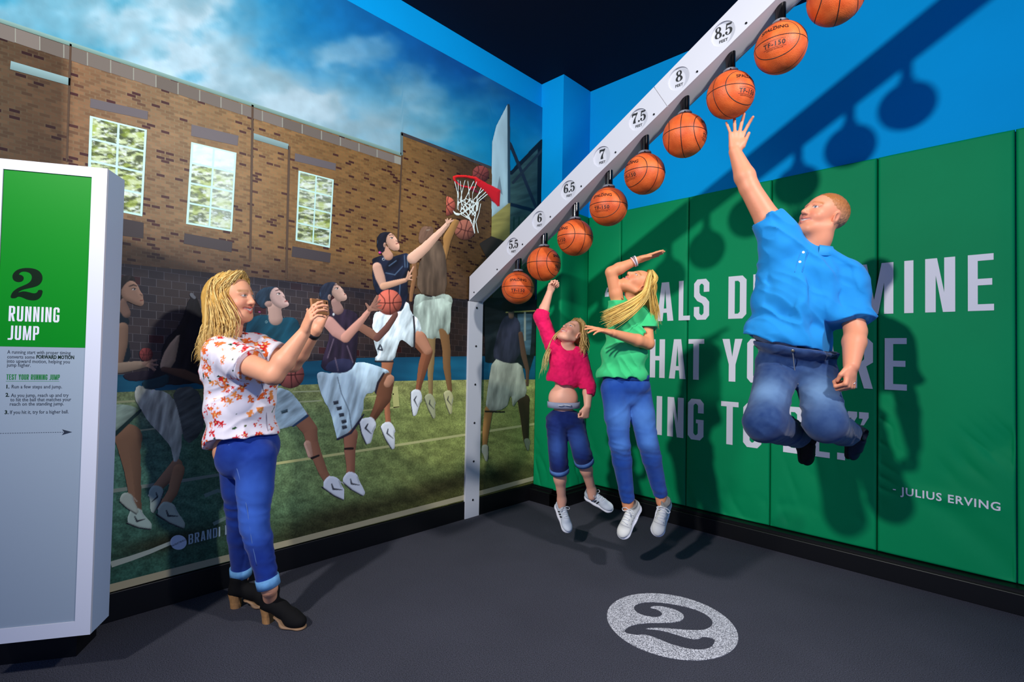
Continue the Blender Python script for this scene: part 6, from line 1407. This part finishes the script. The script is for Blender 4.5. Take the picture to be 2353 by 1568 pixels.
        b.ell(Fm(0, .040, hh + .115), [.034, .038, .040], Fm.ax, .004, 's')
        o = b.obj('ankle_boot', m_suede, P)
        s_ = Field(*bbox([heel, toe], .05), .0045); s_.chain([(Fm(0, .09, hh * .55), .026), (Fm(0, .14, .008), .034), (Fm(0, .205, .006), .034)], .01, (Fm.z, .3)); s_.obj('sole', mat('tan_edge_sole', (150, 116, 84), .6), o)
        V = []; 
        for z_, r_ in ((0, .026), (.03, .028), (hh + .01, .036)):
            for k in range(20): a = 2 * math.pi * k / 20; y_ = math.sin(a) * r_; V.append(Fm(math.cos(a) * r_ * .95, .030 + (y_ if y_ < .022 else .022) - z_ * .05, z_))
        F = [(i * 20 + k, i * 20 + (k + 1) % 20, (i + 1) * 20 + (k + 1) % 20, (i + 1) * 20 + k) for i in range(2) for k in range(20)] + [tuple(range(20))[::-1]]
        obj('block_heel', V, F, m_wood, o); return o
    boot(h1, t1, lg[0][2]); boot(h2, t2, lg[1][2])
    # blouse
    lo, hi = bbox([A(455, 780, 2.45), A(650, 1060, 2.45), shR + CT * .05, shL - CT * .05, A(560, 900, 2.25), A(560, 900, 2.62)], .06); s = Field(lo, hi, .0046)
    s.ell(A(546, 850, 2.43), (.162, .128, .140), ax, .05); s.ell(A(582, 868, 2.43), (.135, .080, .080), ax, .06); s.ell(A(553, 930, 2.44), (.160, .140, .14), ax, .05); s.ell(A(558, 1010, 2.45), (.172, .146, .14), ax, .05)
    s.cone(A(516, 800, 2.36), A(532, 785, 2.43), .058, .055, .04); s.cone(A(532, 785, 2.43), A(580, 798, 2.52), .055, .058, .04)
    for a, b, t in ((shR, elR, .62), (shL, elL, .62)): s.cone(a, a + (b - a) * t, .080, .074, .03); s.cut(a + (b - a) * (t - .08), b - a, .004, *bbox([a + (b - a) * (t + .14)], .10))
    q = s.blk([s.ax[0][0], s.ax[1][0], s.ax[2][0]], [s.ax[0][-1], s.ax[1][-1], float(A(556, 950, 2.45)[2])]); sl, X, Y, Z = q; c0 = A(556, 1010, 2.45)
    fwd = (X - c0[0]) * fw[0] + (Y - c0[1]) * fw[1]; hem = float(A(556, 1012, 2.4)[2]) + .014 + .12 * fwd - np.maximum(-fwd - .01, 0) * .58 + .006 * np.sin(fwd * 40); s.comb(sl, (hem - Z).astype(np.float32), .004, 'i')
    s.ell(A(532, 770, 2.425), [.058, .055, .045], [CR, CT, CU], .008, 's')
    s.disp(folds(CR * .97 + CU * .2, 85, .0055, 31, .10, 4)); s.disp(folds(CU * .8 - CR * .6, 90, .004, 33, .10, 5))
    B = s.obj('blouse', mat('floral_cotton', vcol=True, rough=.75, spec=.2, bump=('noise', 500, .06)), P, flower_shirt()); sn = snapper(B)
    cF = Frame(A(531, 782, 2.425), cv(.9, .1, .42), cv(-.05, 1, .02)); V = []; F = []; n = 30; prof = [(.054, -.010), (.057, .020), (.061, .022), (.062, -.008)]
    for i in range(n):
        a = math.radians(16 + 328 * i / (n - 1))
        for r_, z_ in prof: V.append(cF(math.sin(a) * r_, math.cos(a) * r_, z_))
    for i in range(n - 1):
        for q in range(4): F.append((i * 4 + q, (i + 1) * 4 + q, (i + 1) * 4 + (q + 1) % 4, i * 4 + (q + 1) % 4))
    obj('band_collar', V, F, mat('white_cotton', (232, 226, 234), .75), B, smooth=True)
    for a, b in ((shR, elR), (shL, elL)): band('sleeve_cuff', a + (b - a) * .53, b - a, .070, .024, .007, mat('white_cotton', (232, 226, 234), .75), B)
    seam_line('placket', [sn(560, 800)[0], sn(590, 850)[0], sn(606, 900)[0], sn(612, 950)[0], sn(616, 1000)[0]], .0016, mat('grey_stitch', (150, 140, 150), .8), B)
    band('watch', wrL + (elL - wrL) * .12, wrL - elL, .029, .020, .004, mat('black_watch_strap', (24, 24, 30), .4), P)
    # hair: volume under, wavy locks over
    hv = Field(*bbox([H.o, A(470, 800, 2.42)], .14), .006); p = lambda x, y, z: H(x * S, y * S, z * S)
    hv.ell(p(0, -.018, .045), [.080 * S, .098 * S, .085 * S], H.ax, .02); hv.cone(A(500, 690, 2.42), A(494, 790, 2.42), .075, .055, .04, (CR, .8)); hv.cone(A(512, 690, 2.36), A(512, 770, 2.36), .045, .035, .04); hv.cone(A(512, 690, 2.48), A(512, 770, 2.48), .045, .035, .04)
    hv.cut(p(0, .048, .06), H.y * .93 - H.z * .35, .01); hv.disp(folds(CR * .9 + CT * .5, 330, .0035, 77, .02, 9, cover=.2)); hv.obj('hair', m_hair, P, lambda co: flatcol((206, 160, 80), .25, 60)(co))
    order = []
    for kx in np.linspace(-1, 1, 13):      # near side ... over the crown ... far side
        D = 2.42 + kx * .098; ak = abs(kx)
        for yy, fx in ((.056, 1.0), (.020, .55), (-.030, .12)):
            uu = 484 + 44 * ak * fx; root = p(kx * .022, yy, .127 - .3 * max(0, -yy) ** 1.0 * .5)
            order.append([root, p(kx * .066, yy * .75 - .008, .100 - .012 * ak), p(kx * .090 if ak > .3 else kx * .08, yy * .5 - .02 - .05 * (1 - ak), .035), A(uu + 6, 735, D), A(uu - 6, 785, D * .998), A(uu - 16 - 8 * (1 - ak), 828, D)])
    order = [order[i] for i in sorted(range(len(order)), key=lambda i: (i % 3, i // 3))]
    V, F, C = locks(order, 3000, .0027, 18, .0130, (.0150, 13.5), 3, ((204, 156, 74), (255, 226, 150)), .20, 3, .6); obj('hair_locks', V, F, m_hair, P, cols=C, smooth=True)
    # phone
    pc = A(735, 706, 2.355); n_ = cv(.95, .12, .20); hx = unit(np.cross(CU, n_)); hy = unit(np.cross(n_, hx)); bm = bmesh.new(); add_box(bm, (-.068, -.036, -.0055), (.068, .036, .0055), .004); Mx = frame_mat(pc, hx, hy, n_); bm.transform(Mx)
    ph = bobj('phone', bm, mat('tan_leather_case', (168, 112, 66), .5, noise=(40, .1))); tag(ph, 'small phone in a tan leather case held up by the blonde woman', 'phone')
    c_ = Mx @ Vector((.050, .022, .0056)); V, F = disc_stud(np.array(c_), n_, .006, .0015); obj('camera_lens', V, F, mat('lens_black', (10, 10, 12), .15), ph)
    return P
WOMAN = build_woman()
# ------------------------------------------------------------------ girl in the green top
def build_girl_green():
    A = at; fw = cv(-.45, .05, .88); ax = [unit(np.cross(CU, fw)), fw, CU]
    H = Frame(A(1464, 657, 3.0), cv(-.42, .82, .30), cv(.87, .48, -.05)); S = .86
    shR, elR, wrR = A(1422, 706, 3.0), A(1404, 626, 2.97), A(1463, 599, 2.95); shL, elL, wrL = A(1482, 726, 3.02), A(1490, 790, 2.92), A(1408, 766, 2.80)
    legs = [(A(1412, 895, 3.0), A(1424, 1020, 2.97), A(1442, 1152, 3.04)), (A(1464, 895, 3.03), A(1488, 1015, 2.96), A(1519, 1140, 3.06))]
    fine = [(H.o - .14, H.o + .14, .0036), (wrR - .05, wrR + CR * .17 + .05, .004), (wrL - CR * .16 - .05, wrL + .05, .004)]
    lo, hi = bbox([H.o + CU * .1, wrR + CR * .2, wrL - CR * .18, elR, legs[0][2] - CU * .1, legs[1][2] - CU * .1, elL + CR * .05], .09); f = Field(lo, hi, .008, fine)
    f.ell(A(1437, 775, 3.02), (.105, .07, .14), ax, .04); f.ell(A(1437, 855, 3.02), (.10, .07, .10), ax, .04); f.ell(A(1438, 895, 3.02), (.11, .08, .08), ax, .04); f.cone(shR, shL, .04, .04, .04)
    f.cone(A(1449, 715, 3.02), H(0, -.02, -.05), .036, .036, .025)
    for hp, kn, an in legs: f.chain([(hp, .055), (kn, .04), (an, .028), (an - CU * .04, .028)], .03)
    arm(f, shR, elR, wrR, .039, .032, .0215); arm(f, shL, elL, wrL, .040, .033, .0220); head(f, H, S, smile=1.1, child=True)
    hand(f, wrR, cv(.96, .26, .1), cv(.25, -.9, .3), cv(.1, .3, .9), .152, (-4, 4, 4), 2, (20, 5)); hand(f, wrL, cv(-.93, .22, .25), cv(-.1, -.9, -.2), cv(-.1, .3, -.9), .152, (8, 10, 8), 5, (28, 5), fc=(-6, 0, 6, 10))
    def col(co):
        C = skin_base(co, (228, 152, 108)); return head_colors(co, H, S, None, C, (200, 92, 84), ((170, 120, 70), 1), ((80, 90, 90), -.5), .45, smile=1.1)
    P = f.obj('person', m_skin, None, col); tag(P, 'girl in a green top and skinny jeans jumping with an arm over her head', 'person')
    lo, hi = bbox([A(1380, 870, 3.0), A(1500, 870, 3.05), legs[0][2], legs[1][2]], .09); j = Field(lo, hi, .0062); j.ell(A(1438, 884, 3.02), (.142, .102, .085), ax, .03); j.ell(A(1440, 915, 3.02), (.10, .085, .06), ax, .03)
    for hp, kn, an in legs: j.chain([(hp, .080), (hp * .5 + kn * .5, .072), (kn, .056), (kn * .7 + an * .3, .055), (an, .039)], .014); j.cut(an + (kn - an) * .02, an - kn, .003, *bbox([an - (kn - an) * .14], .09))
    j.cut(A(1438, 860, 3.02), CU, .004); zk, za = float(legs[0][1][2]), float(legs[0][2][2]); wm = lambda x, y, z: np.exp(-((z - zk) / .09) ** 2) + .8 * np.exp(-((z - za - .04) / .07) ** 2) + .05
    j.disp(folds(CU * 1 + CR * .1, 160, .0038, 41, .04, 7, wm)); j.disp(folds(CU * .7 - CR * .7, 95, .0020, 44, .08, 5))
    J = j.obj('jeans', m_denim, P, denim_col((24, 66, 146), (74, 122, 192), [(legs[0][0] * .5 + legs[0][1] * .5 + CT * .07, .09), (legs[1][0] * .5 + legs[1][1] * .5 + CT * .07, .10), (legs[0][1] + CT * .04, .05), (legs[1][1] + CT * .05, .06)], 23))
    band('waistband', A(1438, 867, 3.02), CU, .134, .03, .004, mat('blue_denim_band', (22, 60, 130), .85), J, .69, ax[0]); sj = snapper(J)
    c_, nn = sj(1408, 868); V, F = disc_stud(c_ + nn * .003, nn, .008, .004); obj('button', V, F, mat('steel_button', (200, 200, 205), .3, metal=.9), J)
    for (hp, kn, an), du in zip(legs, (10, 9)): pass
    shoe(P, A(1466, 1160, 3.10), A(1424, 1246, 3.00), cv(-.55, .25, .75), .235, 'canvas'); shoe(P, A(1532, 1148, 3.11), A(1508, 1230, 3.02), cv(-.25, .35, .85), .235, 'canvas')
    lo, hi = bbox([A(1365, 700, 3.0), A(1510, 890, 3.0), A(1440, 800, 2.88), A(1440, 800, 3.16)], .05); s = Field(lo, hi, .0046)
    s.ell(A(1440, 765, 3.02), (.122, .092, .105), ax, .04); s.ell(A(1434, 815, 3.02), (.134, .100, .12), ax, .04); s.ell(A(1430, 862, 3.02), (.152, .112, .085), ax, .04)
    s.cone(A(1430, 722, 3.01), A(1476, 728, 3.02), .05, .055, .04); s.cone(shR - CU * .01, shR + (elR - shR) * .30, .058, .052, .03)
    dl = elL - shL; s.cone(shL, shL + dl * .55, .062, .060, .03); s.cut(shL + dl * .46, dl, .004, *bbox([shL + dl * .80 + CR * .035], .062)); s.cut(shR + (elR - shR) * .16, elR - shR, .004, *bbox([shR + (elR - shR) * .5 - CR * .01], .06))
    q = s.blk([s.ax[0][0], s.ax[1][0], s.ax[2][0]], [s.ax[0][-1], s.ax[1][-1], float(A(1430, 825, 3.0)[2])]); sl, X, Y, Z = q; c0 = A(1432, 866, 3.02); sx = (X - c0[0]) * CR[0] + (Y - c0[1]) * CR[1]
    hem = float(c0[2]) + .0 - np.maximum(sx - .05, 0) * .65 + .004 * np.sin(sx * 50); s.comb(sl, (hem - Z).astype(np.float32), .004, 'i'); s.ell(A(1447, 706, 2.99), [.052, .05, .036], [CR, CT, CU], .01, 's')
    s.disp(folds(CR * .8 + CU * .45, 95, .0065, 52, .10, 5)); s.disp(folds(CR * .6 - CU * .75, 100, .0045, 55, .10, 5))
    s.obj('green_top', m_cloth, P, lambda co: flatcol((60, 196, 122), .10, 14, 8)(co))
    for i, (c, rr) in enumerate((((230, 230, 234), 0), ((120, 120, 130), .3), ((236, 200, 206), .6))): band('wristband', wrR + (elR - wrR) * (.03 + .05 * i), wrR - elR + CU * .02 * (i - 1), .0275, .006, .0035, mat('wristband_%s' % 'abc'[i], c, .6), P)
    # long straight hair: thrown back, falling to both sides
    hv = Field(*bbox([H.o, A(1480, 720, 3.0)], .13), .006); p = lambda x, y, z: H(x * S, y * S, z * S); hv.ell(p(0, -.018, .045), [.079 * S, .097 * S, .085 * S], H.ax, .02); hv.cone(A(1485, 665, 3.02), A(1489, 720, 3.02), .055, .035, .03)
    hv.cut(p(0, .050, .06), H.y * .93 - H.z * .35, .01); hv.obj('hair', m_hair, P, flatcol((206, 156, 70), .2, 60))
    back = [[p(k * .03, .045, .125), p(k * .07, .0, .112), A(1492 + k * 3, 660, 3.0 - k * .06), A(1497, 690, 3.0 - k * .06), A(1500 + k * 2, 720, 3.0 - k * .05), A(1503, 752, 2.99 - k * .04)] for k in np.linspace(-1, 1, 6)]
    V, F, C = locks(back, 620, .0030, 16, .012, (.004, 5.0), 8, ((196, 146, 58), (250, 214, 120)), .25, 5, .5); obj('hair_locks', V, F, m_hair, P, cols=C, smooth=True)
    over = []
    for k in np.linspace(0, 1, 8):      # sheet combed from the hairline over the near cheek, neck and chest
        over.append([p(.030 + .030 * k, .062 - .075 * k, .118 - .035 * k), p(.074, .050 - .060 * k, .078 - .03 * k), A(1482 + 4 * k, 668 + 14 * k, 2.90 + .02 * k), A(1452 + 10 * k, 692 + 20 * k, 2.885), A(1414 + 12 * k, 708 + 30 * k, 2.875), A(1380 + 14 * k, 722 + 34 * k, 2.875)])
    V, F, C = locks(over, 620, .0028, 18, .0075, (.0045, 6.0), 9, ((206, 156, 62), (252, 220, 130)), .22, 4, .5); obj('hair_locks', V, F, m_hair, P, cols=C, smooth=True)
    return P
GREEN = build_girl_green()
# ------------------------------------------------------------------ girl in pink
def build_girl_pink():
    A = at; fw = cv(-.30, .05, .94); ax = [unit(np.cross(CU, fw)), fw, CU]
    H = Frame(A(1314, 768, 3.40), cv(-.50, .70, .50), cv(.62, .70, -.36)); S = .82
    shR, elR, wrR = A(1270, 795, 3.43), A(1244, 728, 3.45), A(1263, 672, 3.50); shL, elL, wrL = A(1332, 818, 3.40), A(1351, 888, 3.36), A(1350, 934, 3.30)
    legs = [(A(1279, 975, 3.40), A(1284, 1065, 3.37), A(1291, 1150, 3.46)), (A(1320, 975, 3.42), A(1338, 1045, 3.35), A(1360, 1128, 3.47))]
    fine = [(H.o - .135, H.o + .135, .0038), (wrR - .05, wrR + CU * .08 + .05, .004), (wrL - CU * .08 - .05, wrL + .05, .004)]
    lo, hi = bbox([H.o + CU * .1, wrR + CU * .1, wrL, legs[0][2] - CU * .08, legs[1][2] - CU * .08, elL, elR], .09); f = Field(lo, hi, .008, fine)
    f.ell(A(1300, 845, 3.42), (.105, .068, .14), ax, .04); f.ell(A(1294, 915, 3.42), (.100, .066, .09), ax, .04); f.ell(A(1297, 965, 3.42), (.105, .075, .07), ax, .04); f.cone(shR, shL, .04, .04, .04)
    f.cone(A(1308, 805, 3.42), H(0, -.02, -.06), .038, .038, .03)
    for hp, kn, an in legs: f.chain([(hp, .05), (kn, .040), (kn * .6 + an * .4, .038), (an, .027), (an - CU * .04, .027)], .03)
    arm(f, shR, elR, wrR, .038, .032, .022); arm(f, shL, elL, wrL, .038, .031, .022); head(f, H, S, smile=1.0, child=True)
    hand(f, wrR, cv(.42, .85, -.1), cv(.5, -.2, .75), cv(-.5, .2, .7), .138, (70, 85, 60), 1, (30, 75)); hand(f, wrL, cv(-.25, -.92, .1), cv(-.5, .1, -.8), cv(-.8, 0, .5), .138, (70, 85, 60), 1, (30, 75))
    def col(co):
        C = skin_base(co, (236, 174, 146)); return head_colors(co, H, S, None, C, (206, 104, 100), ((190, 140, 90), 1), ((80, 90, 100), -.4), .5, smile=1.0)
    P = f.obj('person', m_skin, None, col); tag(P, 'small girl in a bright pink top punching up at the second lowest ball', 'person')
    lo, hi = bbox([A(1250, 945, 3.4), A(1345, 945, 3.45), legs[0][1] - CU * .06, legs[1][1] - CU * .06], .09); j = Field(lo, hi, .0062); j.ell(A(1296, 965, 3.42), (.124, .088, .075), ax, .03)
    for hp, kn, an in legs: e = kn + (an - kn) * .22; j.chain([(hp, .071), (kn, .060), (e, .058)], .014); j.cut(e - (an - kn) * .04, an - kn, .003, *bbox([e + (an - kn) * .25], .085))
    j.cut(A(1296, 932, 3.42), CU, .004); j.disp(folds(CU * 1 + CR * .2, 150, .0032, 61, .05, 7))
    J = j.obj('capri_jeans', m_denim, P, denim_col((14, 32, 92), (50, 82, 150), [(legs[0][0] * .5 + legs[0][1] * .5 + CT * .06, .07), (legs[1][0] * .5 + legs[1][1] * .5 + CT * .06, .07)], 33))
    for hp, kn, an in legs: band('rolled_cuff', kn + (an - kn) * .17, kn - an, .0595, .032, .006, mat('mid_denim_cuff', (72, 110, 168), .85, noise=(40, .15)), J)
    wb = band('waistband', A(1295, 930, 3.42), CU, .106, .040, .005, mat('grey_knit_waistband', (150, 158, 180), .85), J, .70, ax[0]); sw = snapper(wb, J)
    for s_ in (-1, 1): V, F = tube(catmull([sw(1298, 931, .003)[0], sw(1298 + s_ * 10, 926, .010)[0], sw(1298 + s_ * 14, 932, .008)[0], sw(1298, 932, .004)[0], sw(1298 + s_ * 6, 942, .006)[0]], 18), .0028, 6); obj('drawstring', V, F, m_lace, J, smooth=True)
    shoe(P, A(1281, 1158, 3.53), A(1302, 1214, 3.42), cv(.25, .35, .8), .215, 'stripe'); shoe(P, A(1345, 1140, 3.55), A(1398, 1170, 3.46), cv(.1, .75, .6), .215, 'stripe')
    lo, hi = bbox([A(1238, 705, 3.45), A(1365, 925, 3.35), A(1300, 850, 3.28), A(1300, 850, 3.54)], .05); s = Field(lo, hi, .0046)
    s.ell(A(1301, 830, 3.42), (.118, .086, .095), ax, .04); s.ell(A(1298, 868, 3.42), (.128, .094, .09), ax, .04); s.cone(A(1282, 800, 3.43), A(1324, 818, 3.41), .045, .05, .04)
    e1 = elR + (wrR - elR) * .32; s.chain([(shR, .055), (elR, .046), (e1, .046)], .03); s.cut(elR + (wrR - elR) * .22, wrR - elR, .003, *bbox([elR + (wrR - elR) * .62], .07))
    s.chain([(shL, .055), (elL, .046), (elL + (wrL - elL) * .6, .044)], .03); s.cut(elL + (wrL - elL) * .48, wrL - elL, .003, *bbox([elL + (wrL - elL) * .95], .07))
    q = s.blk([s.ax[0][0], s.ax[1][0], s.ax[2][0]], [s.ax[0][-1], s.ax[1][-1], float(A(1300, 855, 3.42)[2])]); sl, X, Y, Z = q; c0 = A(1296, 884, 3.42); sx = (X - c0[0]) * CR[0] + (Y - c0[1]) * CR[1]
    hem = float(c0[2]) - sx * .22 + .006 * np.sin(sx * 60); dd = (hem - Z).astype(np.float32); dd = np.where(sx > .135, -1, dd).astype(np.float32); s.comb(sl, dd, .004, 'i'); s.ell(A(1306, 798, 3.40), [.046, .045, .03], [CR, CT, CU], .01, 's')
    s.disp(folds(CR * .7 + CU * .6, 85, .0055, 71, .12, 6)); s.disp(lambda x, y, z: -.0035 * (fbm(x * 60, y * 60, z * 60, 6, 2) - .5) * 2)
    s.obj('pink_top', m_cloth, P, flatcol((232, 18, 92), .22, 40, 9))
    hv = Field(*bbox([H.o, A(1335, 800, 3.45)], .12), .006); p = lambda x, y, z: H(x * S, y * S, z * S); hv.ell(p(0, -.018, .045), [.079 * S, .097 * S, .085 * S], H.ax, .02); hv.cone(A(1335, 780, 3.45), A(1338, 805, 3.45), .05, .035, .03); hv.cut(p(0, .050, .06), H.y * .93 - H.z * .35, .01); hv.obj('hair', m_hair, P, flatcol((140, 108, 62), .2, 60))
    back = [[p(k * .03, .050, .125), p(k * .078, .01, .100), A(1338 + k * 3, 768, 3.42 - k * .07), A(1342, 786, 3.42 - k * .08), A(1339 + k * 3, 803, 3.42 - k * .08), A(1330 + k * 3, 816, 3.42 - k * .07)] for k in np.linspace(-1, 1, 7)]
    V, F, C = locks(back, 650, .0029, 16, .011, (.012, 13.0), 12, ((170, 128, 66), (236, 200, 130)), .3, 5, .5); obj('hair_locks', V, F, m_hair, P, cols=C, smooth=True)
    wisp = [[p(-.04, .04, .11), A(1286, 760, 3.38), A(1272, 775, 3.38), A(1262, 800, 3.38), A(1256, 830, 3.37), A(1250, 850, 3.37)], [p(-.05, .02, .09), A(1282, 772, 3.40), A(1268, 790, 3.39), A(1256, 815, 3.38), A(1249, 845, 3.38), A(1246, 872, 3.38)]]
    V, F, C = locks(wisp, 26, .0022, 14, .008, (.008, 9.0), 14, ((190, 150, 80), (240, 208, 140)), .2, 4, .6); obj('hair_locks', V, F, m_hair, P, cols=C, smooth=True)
    return P
PINK = build_girl_pink()
